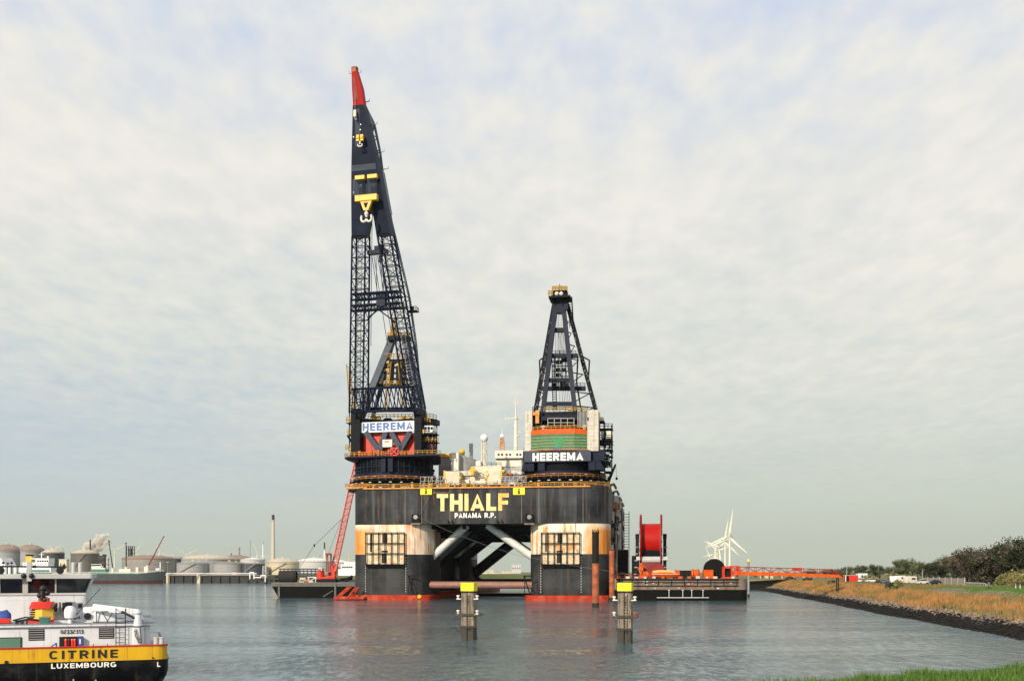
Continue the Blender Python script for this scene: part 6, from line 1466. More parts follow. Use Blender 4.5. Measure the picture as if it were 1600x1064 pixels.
# ================================================================== wind turbines
def turbine(px, hub, D, RR, yaw, a0, label, base=GZ):
    t = thing('wind_turbine', label, 'wind turbine', (wx(px,D),D,base), R(yaw), 'white wind turbines'); zh = wz(hub,D)-base; kk = RR/38.0
    MB().lathe([(2.1*kk,0),(1.15*kk,zh-1*kk)],20).build('tower', m_turb, t)
    na = MB(); na.loft([[(-1.5*kk*s_,y,zh-1.5*kk*s_) if i == 0 else ((1.5*kk*s_,y,zh-1.5*kk*s_) if i == 1 else ((1.5*kk*s_,y,zh+1.5*kk*s_) if i == 2 else (-1.5*kk*s_,y,zh+1.5*kk*s_))) for i in range(4)] for y,s_ in ((-3*kk,.75),(-1*kk,1),(5*kk,.95),(7*kk,.6))]); nac = na.build('nacelle', m_turb, t)
    mb = MB(); mb.lathe([(1.5*kk,-3*kk),(1.3*kk,-4.2*kk),(.3*kk,-5.4*kk)],14,(0,0,zh),'y'); hub_ = mb.build('hub', m_turb, t)
    for k in range(3):
        a = R(a0+120*k); d = Vector((math.sin(a),0,math.cos(a))); e = Vector((math.cos(a),0,-math.sin(a)))
        rings = []
        for f, c, th in ((.02,1.4,1.2),(.08,1.6,1.2),(.22,3.4,.9),(.5,2.3,.6),(.8,1.4,.35),(1,.35,.15)):
            o = Vector((0,-4.0*kk,zh))+d*(RR*f); rings.append([o-e*c*.35*kk+Vector((0,-.0,0)), o+Vector((0,-th*.5*kk,0)), o+e*c*.65*kk, o+Vector((0,th*.5*kk,0))])
        mb = MB(); mb.loft(rings); mb.build('blade', m_turb, hub_)
    return t
turbine(1140.3,838,1450,38,-38,10,'tallest turbine of the bunch behind the rusty barge',5)
turbine(1133,845,1750,38,-38,12,'turbine just behind the tallest one over the barge',5)
turbine(1124.5,855,2150,38,-38,50,'third turbine back in the bunch behind the barge',5)
turbine(1120.5,860,2500,38,-38,75,'fourth turbine back with blades crossing the others',5)
turbine(1116,866,2950,38,-38,20,'fifth turbine back in the receding bunch',5)
turbine(1110,871,3500,38,-38,95,'smallest turbine of the receding bunch behind the barge',5)
turbine(179,859.5,2700,40,30,60,'turbine between the two dark tanker derricks')
turbine(213,861,3300,38,30,30,'turbine above the taupe tank near the process tower')
turbine(250,864,3300,38,30,100,'turbine over the tanker bow behind the dark tank')
turbine(291,866.5,3000,40,30,62,'turbine peeping over the widest domed tank')
turbine(402,867.5,3000,40,30,-22,'turbine beside the slim white flue')
turbine(83,858,3400,36,30,60,'turbine peeping over the dark blue tank')
# ================================================================== motor barge in the near corner
CF = Frame(wx(131,70), 70, R(-20)); ct = thing('motor_barge', 'stern of a yellow and black motor barge with white deckhouse close by', 'barge', CF.world(0,0), R(20))
m_chull = M('barge_gloss_black', (.005,.005,.006), .3, var=.3, vs=.6, spec=.18, seams=(2.6,.9,.8), streaks=[((.07,.055,.045), 2.5, .55, .66, .7)], patches=[((.03,.03,.032), .8, .5, .64, .6)]); m_cyel = M('barge_gloss_yellow', (.68,.38,.015), .3, var=.10, vs=.6, seams=(2.6,3,.5), streaks=[((.36,.15,.02), 3.0, .55, .65, .7)], patches=[((.35,.2,.05), 1.6, .66, .74, .5)]); m_cwhite = M('barge_white', (.66,.68,.73), .3, var=.07, vs=.8, seams=(2.2,1.5,.35), streaks=[((.36,.25,.16), 4.0, .55, .66, .7)])
m_cred = M('barge_red', (.45,.02,.02), .35, var=.1); m_cgrey = M('barge_deck_grey', (.20,.21,.23), .6, var=.15); m_cdark = M('barge_black_parts', (.007,.007,.008), .5, var=.2); m_cgreen = M('green_blind', (.10,.20,.16), .4, var=.1)
m_cyw = M('funnel_yellow', (.85,.50,.04), .35, var=.05); m_cyr = M('funnel_red', (.70,.03,.015), .35, var=.05); m_cblue = M('tarp_blue', (.03,.07,.30), .6, var=.2); m_rope = M('rope_tan', (.35,.25,.15), .9, var=.3, vs=5)
cu, cz = CF.u, CF.z
uR = cu(263.5, 0); uL = -uR-1.2
zy0, zy1 = cz(1033.5,131,0), cz(1010.5,131,0)
def stern(k, in_=0, back=34):       # plan outline of the stern
    r = .9; return rrect(uL+in_, uR-in_, k, back, (r,r,.1,.1), 6)
mb = MB(); mb.mat(m_chull)
def ring(k, in_, z): return [(x,y,z) for x,y in stern(k, in_)]
mb.loft([ring(2.2,2.0,-.9), ring(1.3,1.3,.3), ring(.5,.6,1.4), ring(.05,.12,2.3), ring(0,0,2.7), ring(0,0,zy0)]);
hull = mb.build('barge_hull', None, ct, smooth=50)
def bulwark(mb, d0, d1, z0, z1, back):      # a curved wall round the stern, open towards the deck sides
    O, I = [p for p in stern(d0, d0) if p[1] < back], [p for p in stern(d1, d1) if p[1] < back]; n = min(len(O), len(I)); O, I = O[:n], I[:n]
    for k in range(n-1):
        a, b, c, d = O[k], O[k+1], I[k+1], I[k]; vs = [(*p, z0) for p in (a,b,c,d)]+[(*p, z1) for p in (a,b,c,d)]
        mb.add(vs, [(0,1,5,4),(2,3,7,6),(4,5,6,7),(0,3,2,1)]+([(0,4,7,3)] if k == 0 else [])+([(1,2,6,5)] if k == n-2 else []))
    return mb
bulwark(MB(), -.03, .10, zy0, zy1, .95).build('stern_bulwark', m_cyel, ct, smooth=50)
mb = MB(); bulwark(mb, -.08, .14, zy1-.03, zy1+.07, .95); mb.build('gunwale', m_cred, ct)
mb = MB(); mb.loft([ring(-.05,-.05,zy0-.01), ring(-.05,-.05,zy0+.03)]); mb.build('rubbing_band', m_cdark, ct)
x0, x1 = cu(77,0), cu(184,0); text('name_lettering', 'CITRINE', x1-x0, .56, ((x0+x1)/2, -.05, cz(1021.5,131,0)), m_black_txt, ct, bold=.19, depth=.012, gap=.30)
x0, x1 = cu(80,0), cu(181.5,0); text('port_lettering', 'LUXEMBOURG', x1-x0, .34, ((x0+x1)/2, -.03, cz(1038.8,131,0)), m_white_txt, ct, bold=.20, depth=.012, gap=.16)
x0, x1 = cu(245.5,0), cu(250.5,0); text('flag_lettering', 'L', x1-x0, .32, ((x0+x1)/2, -.02, cz(1037.5,248,0)), m_white_txt, ct, bold=.2, depth=.012)
mb = MB(); mb.tube((cu(10,0),-.1,zy0+.12),(cu(10,0),.02,zy0+.12),.12,12); mb.tube((cu(239,0),-.1,zy0+.15),(cu(239,0),.02,zy0+.15),.06,10); mb.build('scupper', m_cdark, ct)
mb = MB(); mb.path([(cu(117,1),.3,.6),(cu(115,0),-.05,2.3)],.05,5); mb.path([(cu(140,1),.3,.6),(cu(150,0),-.05,2.2)],.05,5); mb.build('rudder_rod', m_lgrey, ct)
# aft house
DZ = zy1-.95; hy = 2.0
h0, h1 = cu(-60,hy), cu(235,hy); hz = cz(976,131,hy)
mb = MB(); mb.prism(rrect(h0, h1, hy, 15, (.5,.5,.1,.1), 5), DZ, hz); ah = mb.build('aft_house', m_cwhite, ct, smooth=40)
mb = MB(); mb.prism(rrect(h0-.15, h1+.2, hy-.2, 15.2, (.5,.5,.1,.1), 5), hz, hz+.1); mb.build('house_deck', m_cgrey, ah)
mb = MB(); mb.prism(rrect(h0-.16, h1+.21, hy-.21, 15.2, (.5,.5,.1,.1), 5), hz-.08, hz+.04); mb.build('deck_edge', m_cwhite, ah)
mb = MB(); mb.prism(rrect(uL+.2,uR-.2,.25,33,(.8,.8,.1,.1),5), DZ-.12, DZ); mb.build('main_deck', m_cgrey, ct)
def cbx(mb, x0, x1, y0, y1, v, dep): CF.bx(mb, x0, x1, y0, y1, v, dep)
for (x0,x1,y0,y1) in ((44.5,69,982.5,1000),(154.5,178,980.5,997)):
    mb = MB(); cbx(mb,x0,x1,y0,y1,hy-.04,.08); lv = mb.build('louvre', m_cdark, ah); mb = MB()
    for k in range(5): y = y0+(y1-y0)*(k+.5)/5; cbx(mb,x0+1,x1-1,y-.7,y+.5,hy-.08,.05)
    mb.build('slat', m_grey, lv)
mb = MB(); cbx(mb,-20,34,995.5,1013,hy-.05,.08); wf = mb.build('window_frame', m_cdark, ah); mb = MB(); cbx(mb,-19,32,997,1012,hy-.08,.04); mb.build('window_pane', m_cgreen, wf)
mb = MB(); cbx(mb,92.5,130,994,1012,hy-.05,.08); op = mb.build('door_opening', m_cdark, ah, bevel=.03)
mb = MB()
for px, mm in ((103,m_cyr),(108,m_cdark),(113,m_cyr),(117,m_cyr)): mb.mat(mm); mb.tube(CF.p(px,1010,hy-.25),CF.p(px,1000,hy-.25),.09,8); mb.ball(CF.p(px,999.5,hy-.25),.1,8)
mb.build('gas_bottle', None, op)
mb = MB(); mb.mat(m_cblue); cbx(mb,121.5,130,995.5,1010,hy-.35,.3); mb.mat(m_white_clean); cbx(mb,124,126.5,998,1006,hy-.38,.05); mb.build('blue_locker', None, ct, bevel=.03)
mb = MB(); mb.tube(CF.p(80,1010,hy-.4),CF.p(88,1004,hy-.4),.05,6); mb.tube(CF.p(88,1004,hy-.4),CF.p(88,1011,hy-.4),.05,6); mb.build('blue_valve', m_cblue, ct)
text('number_lettering', '02332313', cu(130,hy)-cu(94.5,hy), .27, ((cu(130,hy)+cu(94.5,hy))/2, hy-.03, cz(986.3,112,hy)), m_black_txt, ah, bold=.15, depth=.01, gap=.2)
# mooring winch and coil on the after deck
mb = MB(); mb.lathe([(.28,-.4),(.28,.4)],14,(cu(157,1.1),1.1,DZ+.65),'x'); mb.lathe([(.42,-.5),(.42,-.42)],14,(cu(157,1.1),1.1,DZ+.65),'x'); mb.lathe([(.42,.42),(.42,.5)],14,(cu(157,1.1),1.1,DZ+.65),'x'); mb.box(cu(157,1.1)-.6,cu(157,1.1)+.6,.8,1.4,DZ,DZ+.4); mb.build('stern_winch', m_pile_rust, ct)
mb = MB()
for k in range(3):
    for a in range(0,360,20): mb.tube((cu(166,1)+ (.5-.04*k)*math.cos(R(a)),1+(.5-.04*k)*math.sin(R(a)),zy1-.25+.09*k),(cu(166,1)+(.5-.04*k)*math.cos(R(a+20)),1+(.5-.04*k)*math.sin(R(a+20)),zy1-.25+.09*k),.05,5)
mb.build('rope_coil', m_rope, ct)
for px in (244,252.5):
    u = cu(px,1.2); mb = MB(); mb.lathe([(.17,DZ),(.17,cz(997,px,1.2)),(.2,cz(996.8,px,1.2)),(.2,cz(995,px,1.2))],18,(u,1.2,0)); mb.build('bollard', m_lgrey, ct)
# ladder, crane post and folded deck crane
u = cu(188.5,1.8); mb = MB(); mb.ladder((u,1.8,cz(1011,188,1.8)),(u,1.8,cz(950,188,1.8)),.62,(1,0,0),.33,.028)
for sx in (-.31,.31): mb.path([(u+sx,1.8,cz(952,188,1.8)),(u+sx,2.4,cz(951,188,1.8)),(u+sx,2.6,hz)],.028,5)
mb.build('house_ladder', m_cdark, ct)
u = cu(215.5,1.5); mb = MB(); mb.lathe([(.40,DZ),(.40,cz(979.5,215,1.5))],22,(u,1.5,0)); mb.mat(m_cdark); mb.lathe([(.30,cz(979.5,215,1.5)),(.30,cz(977.5,215,1.5))],20,(u,1.5,0)); mb.mat(m_cwhite); mb.lathe([(.33,cz(977.5,215,1.5)),(.24,cz(958,215,1.5)),(.30,cz(957,215,1.5)),(.30,cz(954.5,215,1.5))],20,(u,1.5,0))
mb.mats[0] = m_cwhite if mb.mats[0] is None else mb.mats[0]
cr = None
mb2 = MB(); mb2.lathe([(.40,DZ),(.40,cz(979.5,215,1.5))],22,(u,1.5,0)); cr = mb2.build('deck_crane', m_cwhite, ct)
mb2 = MB(); mb2.lathe([(.30,cz(979.6,215,1.5)),(.30,cz(977.3,215,1.5))],20,(u,1.5,0)); mb2.build('slew_collar', m_cdark, cr)
mb2 = MB(); mb2.lathe([(.31,cz(977.5,215,1.5)),(.22,cz(960,215,1.5)),(.30,cz(957,215,1.5)),(.28,cz(954,215,1.5))],20,(u,1.5,0)); mb2.build('crane_head', m_cwhite, cr)
mb2 = MB(); A_, B_ = CF.p(218,956.5,1.55), CF.p(146,948.5,3.2); mb2.beam(A_,B_,.34,.42,None,.30,.50); mb2.build('jib', m_cwhite, cr, bevel=.05)
mb2 = MB(); mb2.tube(CF.p(214,967,1.4),CF.p(190,955,1.7),.09,10); mb2.build('cylinder_rod', m_cdark, cr)
mb2 = MB(); mb2.path([CF.p(210,984,1.05),CF.p(212,994,1.0),CF.p(217,1004,1.0),CF.p(221,1003,1.0),CF.p(220,990,1.05),CF.p(219,980,1.1)],.03,5); mb2.path([CF.p(212,982,1.05),CF.p(215,996,1.0),CF.p(219,999,1.0)],.025,5); mb2.build('hose', m_cdark, cr)
# white dinghy cradled on the house deck
L0, L1 = cu(130,4), cu(224,4); Lb = L1-L0
db = thing('white_dinghy', 'upturned white dinghy resting on the deckhouse of the yellow barge', 'dinghy', CF.world((L0+L1)/2, 4.2, hz+.12), R(20))
def dring(x, w, z0, z1): return [(x,-w,z0),(x,w,z0),(x,w*.9,z0+(z1-z0)*.55),(x,w*.55,z1),(x,-w*.55,z1),(x,-w*.9,z0+(z1-z0)*.55)]
mb = MB(); mb.loft([dring(-Lb/2,.85,.05,1.05),dring(-Lb*.3,.98,.05,1.12),dring(0,.95,.05,.98),dring(Lb*.3,.75,.05,.72),dring(Lb*.46,.35,.05,.45),dring(Lb*.5,.08,.1,.3)]); mb.build('dinghy_hull', m_cwhite, db, smooth=50)
mb = MB(); mb.loft([dring(-Lb/2,.9,.0,.08),dring(-Lb*.3,1.03,.0,.08),dring(0,1.0,0,.08),dring(Lb*.3,.8,0,.08),dring(Lb*.5,.1,0,.08)]); mb.build('dinghy_rim', m_cgrey, db)
mb = MB(); mb.lathe([(.10,-.06),(.24,-.06),(.24,.06),(.10,.06)],18,(-Lb*.42,-1.0,.45),'y'); mb.mat(m_cdark); mb.build('rubber_ring', m_cdark, db)
# wheelhouse
wy = 7.0; w1, w0 = cu(135,wy), cu(-70,wy); za, zb, zc_, zd = hz+.05, cz(926.5,65,wy), cz(904,65,wy), cz(896.5,65,wy)
mb = MB(); mb.prism(rrect(w0,w1,wy,13,(.2,.2,.2,.2),3), za, zb); wh = mb.build('wheelhouse', m_cwhite, ct, smooth=30, bevel=.03)
lo2 = rrect(w0+.05,w1-.08,wy+.05,12.9,(.2,)*4,3); hi2 = rrect(w0-.2,w1+.32,wy-.22,13.2,(.2,)*4,3)
mb = MB(); mb.prism(lo2, zb, zc_, hi2); mb.build('window_band', m_glass, wh, smooth=30)
mb = MB()
for px,py0,py1,w in ((-1,903,927,.12),(39.5,902,929,.36),(87,903,926,.10)): mb.beam(CF.p(px,py1,wy-.02),CF.p(px,py0,wy-.26),w,.12)
mb.build('window_post', m_lgrey, wh)
mb = MB(); P = rrect(w0-.5,w1+.5,wy-.75,13.6,(.25,)*4,4); mb.prism(P, zc_, zd); mb.build('roof', m_lgrey, wh, bevel=.04)
mb = MB(); cbx(mb,-30,134,926.2,929.5,wy-.08,.1); mb.build('window_sill', m_lgrey, wh)
mb = MB(); mb.beam(CF.p(88,907,wy+.5),CF.p(116,926,wy+.5),.25,.15); mb.build('inner_stair', m_lgrey, wh)
mb = MB(); mb.ball((cu(6,wy+1),wy+1,zb+.1),.7,14); mb.build('yellow_chair', m_cyel, wh)
for (x0,x1,y0,y1) in ((79,92.5,940,956.5),(95.5,116,939.5,956.5),(121.5,129,941,950)):
    mb = MB(); big_ = x1-x0 > 10; cbx(mb,x0,x1,y0,y1,wy-(.5 if big_ else .06),.5 if big_ else .1); ac = mb.build('air_conditioner' if big_ else 'small_window', m_lgrey if big_ else m_cgrey, wh, bevel=.02)
    mb = MB(); cbx(mb,x0+1.7,x1-3.2 if big_ else x1-1.2,y0+1.6,y1-1.6,wy-(.53 if big_ else .09),.06); mb.build('fan_grille' if big_ else 'pane', m_cdark, ac)
# roof aerials: scanner bar, lamp post
mb = MB(); p = CF.p(46,897,wy-.5); mb.box(p.x-.16,p.x+.16,p.y-.3,p.y+.1,p.z-.5,cz(877,46,wy)); mb.build('roof_post', m_lgrey, wh)
mb = MB(); mb.beam(CF.p(-30,884.5,wy-.6),CF.p(104,885.5,wy-.6),.09,.12); mb.cbox(CF.p(54,885,wy-.6),(.22,.2,.2)); mb.cbox(CF.p(100,885.5,wy-.6),(.2,.2,.35)); 
for px in (1,94): mb.lathe([(.05,-.12),(.26,-.1),(.26,.1),(.05,.12)],14,tuple(CF.p(px,891,wy-.7)),'y')
mb.ball(CF.p(37,899.5,wy-.75),.2,10); mb.ball(CF.p(49,899.5,wy-.75),.2,10); mb.build('scanner_bar', m_cdark, wh)
for px, y0 in ((5,879),(12,880),(18,879)): mb = MB(); mb.tube(CF.p(px,897,wy),CF.p(px,y0+3,wy),.03,5); mb.ball(CF.p(px,y0,wy),.1,8); mb.build('aerial', m_cdark, wh)
# funnel with black exhausts
fy = 4.4; p0, p1 = cu(46.5,fy), cu(83,fy); zf0, zf1 = hz+.1, cz(945,64,fy)
mb = MB(); mb.prism([(p0,fy),(p1-.75,fy-.15),(p1,fy+.3),(p1,fy+1.6),(p0,fy+1.6)], zf0+.15, zf1-.15, [(p0+.15,fy+.1),(p1-.7,fy),(p1-.05,fy+.35),(p1-.05,fy+1.5),(p0+.15,fy+1.5)]); fu = mb.build('funnel', m_cyw, ct, smooth=20, bevel=.02)
mb = MB(); mb.prism([(p0-.08,fy-.05),(p1-.6,fy-.12),(p1+.1,fy+.3),(p1+.1,fy+1.7),(p0-.08,fy+1.7)], zf1-.25, zf1+.22, [(p0+.1,fy+.1),(p1-.75,fy),(p1,fy+.35),(p1,fy+1.5),(p0+.1,fy+1.5)]); mb.build('red_cap', m_cyr, fu)
mb = MB(); mb.prism([(p0-.12,fy-.1),(p1-.6,fy-.25),(p1+.12,fy+.3),(p1+.12,fy+1.7),(p0-.12,fy+1.7)], zf0, zf0+.2); mb.build('red_foot', m_cyr, fu)
mb = MB(); 
for k in range(5): z = zf0+.4+k*.16; mb.box(p0-.02,p0+.32,fy-.06+.02*k,fy+.1,z,z+.08)
mb.build('louvre', m_cdark, fu)
mb = MB(); mb.tube((cu(64,fy),fy+.7,zf1),(cu(64,fy),fy+.7,cz(931,64,fy)),.24,14); mb.tube((cu(72,fy),fy+.6,zf1),(cu(72,fy),fy+.6,cz(934,72,fy)),.20,14); mb.build('exhaust_pipe', m_pile_rust, fu)
mb = MB()
for px,py,r in ((67,919.5,.25),(66,928,.21),(74,926,.20),(71,937,.24),(62,930,.2)): mb.ball(CF.p(px,py,fy+.6),r,12)
mb.tube(CF.p(66,938,fy+.6),CF.p(67,922,fy+.6),.2,12); mb.build('exhaust_cowl', m_cdark, fu)
mb = MB(); mb.tube(CF.p(82,950,fy+.2),CF.p(86,944,fy+.2),.16,10); mb.build('side_pipe', m_cdark, fu)
# dome, aerial rod, bin, tarp, rails
u = cu(109.5,2.9); mb = MB(); zd0 = cz(966,109,2.9); mb.lathe([(.15,zd0),(.36,zd0+.05),(.40,zd0+.35),(.38,zd0+.62),(.26,zd0+.84),(.08,zd0+.9)],22,(u,2.9,0)); mb.tube((u,2.9,hz),(u,2.9,zd0+.05),.14,10); mb.build('satellite_dome', m_white_clean, ct)
mb = MB(); mb.tube(CF.p(117,962,2.9),CF.p(157,918.5,2.9),.03,5); mb.tube(CF.p(117,968,2.9),CF.p(117,960,2.9),.05,6); mb.tube(CF.p(112,965,2.9),CF.p(126,965,2.9),.04,6); mb.tube(CF.p(124,966,2.9),CF.p(124,962,2.9),.04,6); mb.build('whip_aerial', m_cdark, ct)
mb = MB(); cbx(mb,84,146,969,973.5,3.2,.7); mb.build('white_bench', m_cwhite, ct, bevel=.03)
bn = thing('deck_bin', 'green bin standing at the foot of the yellow funnel', 'bin', CF.world(cu(70,2.7),2.7,hz+.1), R(20)); mb = MB(); mb.prism(rrect(-.30,.30,-.2,.2,(.05,)*4,3),0,.42,rrect(-.36,.36,-.24,.24,(.05,)*4,3)); mb.build('bin_body', m_tkg, bn); mb = MB(); mb.prism(rrect(-.38,.38,-.26,.26,(.05,)*4,3),.42,.5); mb.build('lid', m_cgrey, bn)
mb = MB()
for px in (25,28,33,36,42): mb.tube((cu(px,2.4),2.4,hz),(cu(px,2.4),2.4,hz+.35),.05,6)
mb.tube((cu(22,2.4),2.4,hz+.35),(cu(45,2.4),2.4,hz+.35),.04,6); mb.path([CF.p(24,971,2.6),CF.p(46,967,2.8),CF.p(62,969,2.8)],.09,6); mb.path([CF.p(20,969,3),CF.p(40,964,3.2),CF.p(52,965,3)],.06,6); mb.build('deck_pipe', m_cdark, ct)
tp_ = thing('covered_bike', 'blue tarpaulin bundle lying on a red crate on the deckhouse', 'tarpaulin', CF.world(cu(2,4),4,hz+.1), R(20)); mb = MB()
mb.loft([[(x,y,z) for y,z in ((-.4*s_,.35),(.4*s_,.35),(.45*s_,.35+.35*s_),(.1,.4+.55*s_),(-.3*s_,.38+.45*s_))] for x,s_ in ((-.9,.5),(-.5,1.0),(0,.85),(.35,1.05),(.62,.5))]); mb.build('tarp_cover', m_cblue, tp_, smooth=60); mb = MB(); mb.box(-.9,.6,-.45,.45,.02,.36); mb.build('red_crate', m_cyr, tp_, bevel=.03)
tp_.name = 'tarpaulin'
mb = MB(); q = rrect(h0+.2,h1-.1,hy+.05,14.8,(.4,.4,.1,.1),4); mb.box(cu(150,3),cu(150,3)+.05,3.1,3.15,hz,hz+1.0); p = CF.p(167,958,2.5); mb.tube(CF.p(158,955,2.5),CF.p(178,955,2.5),.03,5); mb.tube(CF.p(160,956,2.5),CF.p(168,970,2.5),.03,5); mb.tube(CF.p(176,956,2.5),CF.p(168,970,2.5),.03,5); mb.tube(CF.p(168,970,2.5),CF.p(168,974,2.5),.04,5); mb.build('folding_stand', m_cdark, ct)
# ================================================================== things on the right bank
def bank(px, w):     # depth where a column meets the strip w metres in from the waterline
    k = (px-800)/F; D = 300
    for _ in range(40): D = (bankx(D)+w)/k
    return D
m_tyre = M('car_tyre', (.02,.02,.02), .9); m_lamp = M('car_lamp', (.75,.75,.72), .2); m_lampr = M('car_tail_lamp', (.45,.02,.02), .3)
CARP = {}
def paint(name, col): 
    if name not in CARP: CARP[name] = M('car_paint_'+name, col, .25, var=.03, spec=.6)
    return CARP[name]
def make_car(kind_, col):
    """side profile runs along x, 4.4 m; returns an Empty with its parts"""
    t = thing('parked_car' if kind_ == 'car' else 'parked_van', 'x', 'car' if kind_ == 'car' else 'van')
    def rg(P, x0=None): return P
    if kind_ == 'car':
        st = [(-2.15,.55,.78,.62),(-2.0,.30,.92,.78),(-1.2,.25,.97,.86),(0,.25,.98,.88),(1.1,.25,.95,.86),(1.85,.28,.80,.80),(2.15,.45,.66,.62)]
        cab = [(-1.95,.92,.96,.70),(-1.35,.92,1.38,.66),(-.5,.92,1.47,.66),(.35,.92,1.44,.65),(1.15,.92,.98,.72)]; W_ = .86; L = 2.15; ax = (-1.3,1.35)
    else:
        st = [(-2.6,.5,2.20,.88),(-2.5,.32,2.42,.93),(-1.0,.30,2.46,.94),(.9,.30,2.44,.94),(1.35,.3,2.2,.92),(1.9,.3,1.28,.92),(2.5,.32,1.08,.86),(2.65,.5,.9,.72)]
        cab = [(1.15,1.35,2.1,.945),(1.35,1.3,2.14,.93),(1.86,1.26,1.34,.90)]; W_ = .94; L = 2.65; ax = (-1.6,1.75)
    mb = MB(); mb.loft([[(x,-w,z0+.15),(x,-w*.9,z0),(x,w*.9,z0),(x,w,z0+.15),(x,w*(1 if kind_=='car' else .98),z1-.12),(x,w*.86,z1),(x,-w*.86,z1),(x,-w*(1 if kind_=='car' else .98),z1-.12)] for x,z0,z1,w in st]); body = mb.build('body', col, t, smooth=40)
    if kind_ == 'car':
        mb = MB(); mb.loft([[(x,-w*1.1,z0-.05),(x,w*1.1,z0-.05),(x,w*.86,z1),(x,-w*.86,z1)] for x,z0,z1,w in cab]); mb.build('window_glass', m_glass, t, smooth=40)
        mb = MB(); mb.loft([[(x,-.6,z-.03),(x,.6,z-.03),(x,.52,z+.03),(x,-.52,z+.03)] for x,z in ((-1.35,1.38),(-.5,1.48),(.35,1.44))]); mb.build('roof', col, t, smooth=40)
    else:
        mb = MB(); mb.loft([[(x,-w,z0),(x,w,z0),(x,w*.97,z1),(x,-w*.97,z1)] for x,z0,z1,w in cab]); mb.build('window_glass', m_glass, t, smooth=40)
        mb = MB()
        for y in (-.955,.955): mb.box(-.6,.7,y-.01,y+.01,1.4,1.95)
        mb.build('side_window', m_glass, t)
    for x in ax:
        for y in (-W_+.06, W_-.06):
            w = MB(); w.lathe([(.20,y-.1),(.33,y-.11),(.33,y+.11),(.20,y+.1)],18,(x,0,.33),'y'); wo = w.build('wheel', m_tyre, t); w = MB(); w.lathe([(.04,y-.08),(.21,y-.115),(.21,y+.115),(.04,y+.08)],12,(x,0,.33),'y'); w.build('rim', m_lgrey, wo)
    for y in (-W_*.72, W_*.72):
        w = MB(); z = .68 if kind_ == 'car' else .88; w.box(L-.14,L-.02,y-.16,y+.16,z-.08,z+.08); w.build('headlight', m_lamp, t); w = MB(); w.box(-L+.0,-L+.1,y-.14,y+.14,z+.02,z+.22); w.build('tail_light', m_lampr, t)
    return t
def put(t, px, w, rz, label, group, col=None):
    D = bank(px, w); t.location = (wx(px,D), D, bank_h(D, w)+.02); t.rotation_euler.z = R(rz); t['label'] = label; t['group'] = group
    if col:
        for ch in COL.objects:
            if ch.parent == t and ch.name.split('.')[0] in ('body','roof'):
                ch.material_slots[0].link = 'OBJECT'; ch.material_slots[0].material = col
c0 = make_car('car', paint('white', (.72,.73,.75))); v0 = make_car('van', paint('cream', (.66,.63,.55)))
cars = [(1345,'white','white car parked next to the red hut',60,25),(1361,'white','white estate car standing second from the red hut',10,27),(1372,'dark','dark car between the white estate car and the blue car',70,25),(1382,'blue','blue car parked just before the white vans',60,24),(1442,'white','white car parked alone to the side of the cream van with windows',15,30),(1459,'dark','black car at the end of the parking row by the plank fence',170,30),(1353,'silver','silver car squeezed between two white cars near the red hut',75,29),(1388,'dark','dark hatchback tucked between the blue car and the first van',80,29)]
PC = {'white':paint('white',(.72,.73,.75)),'dark':paint('dark',(.018,.02,.024)),'blue':paint('blue',(.03,.12,.30)),'silver':paint('silver',(.38,.40,.42))}
for i,(px,cn,lab,rz,w) in enumerate(cars):
    t = c0 if i == 0 else dup(c0); put(t, px, w, rz, lab, 'cars parked on the dike', PC[cn])
vans = [(1425,'cream van with dark front window parked broadside on the dike',8,29,'cream'),(1409,'tall white box van behind the cream van',5,34,'white'),(1394,'small white van parked by the roadside bush',75,26,'white')]
PC['cream'] = paint('cream',(.66,.63,.55))
for i,(px,lab,rz,w,cn) in enumerate(vans):
    t = v0 if i == 0 else dup(v0); put(t, px, w, rz, lab, 'vans parked on the dike', PC[cn])
# red and white site huts
def hut(px, wpx, w_in, h, m, name, label, win):
    D = bank(px, w_in); w = wpx*D/F/2; z = bank_h(D, w_in); t = thing(name, label, 'hut', (wx(px,D),D,z))
    MB().box(-w,w,0,2.5,.1,h).build('wall', m, t, bevel=.03); MB().box(-w-.1,w+.1,-.1,2.6,h,h+.14).build('roof', m_lgrey, t)
    if win:
        for x in (-w*.1, w*.55): MB().box(x-.35,x+.35,-.04,.02,h*.5,h*.8).build('window', m_glass, t)
    else: MB().box(-w*.98,-w*.45,-.05,.02,.15,h-.2).build('door', m_pile_dark, t); MB().box(-w*1.02,-w*.9,-.06,.02,.1,h).build('corner_post', m_white_clean, t)
hut(1331,20,24,2.6,m_redhouse,'site_hut','red container hut with dark door at the bank end of the gangway',False)
hut(1348,15,30,3.2,m_white_clean,'site_hut','white cabin with two windows just behind the red hut',True)
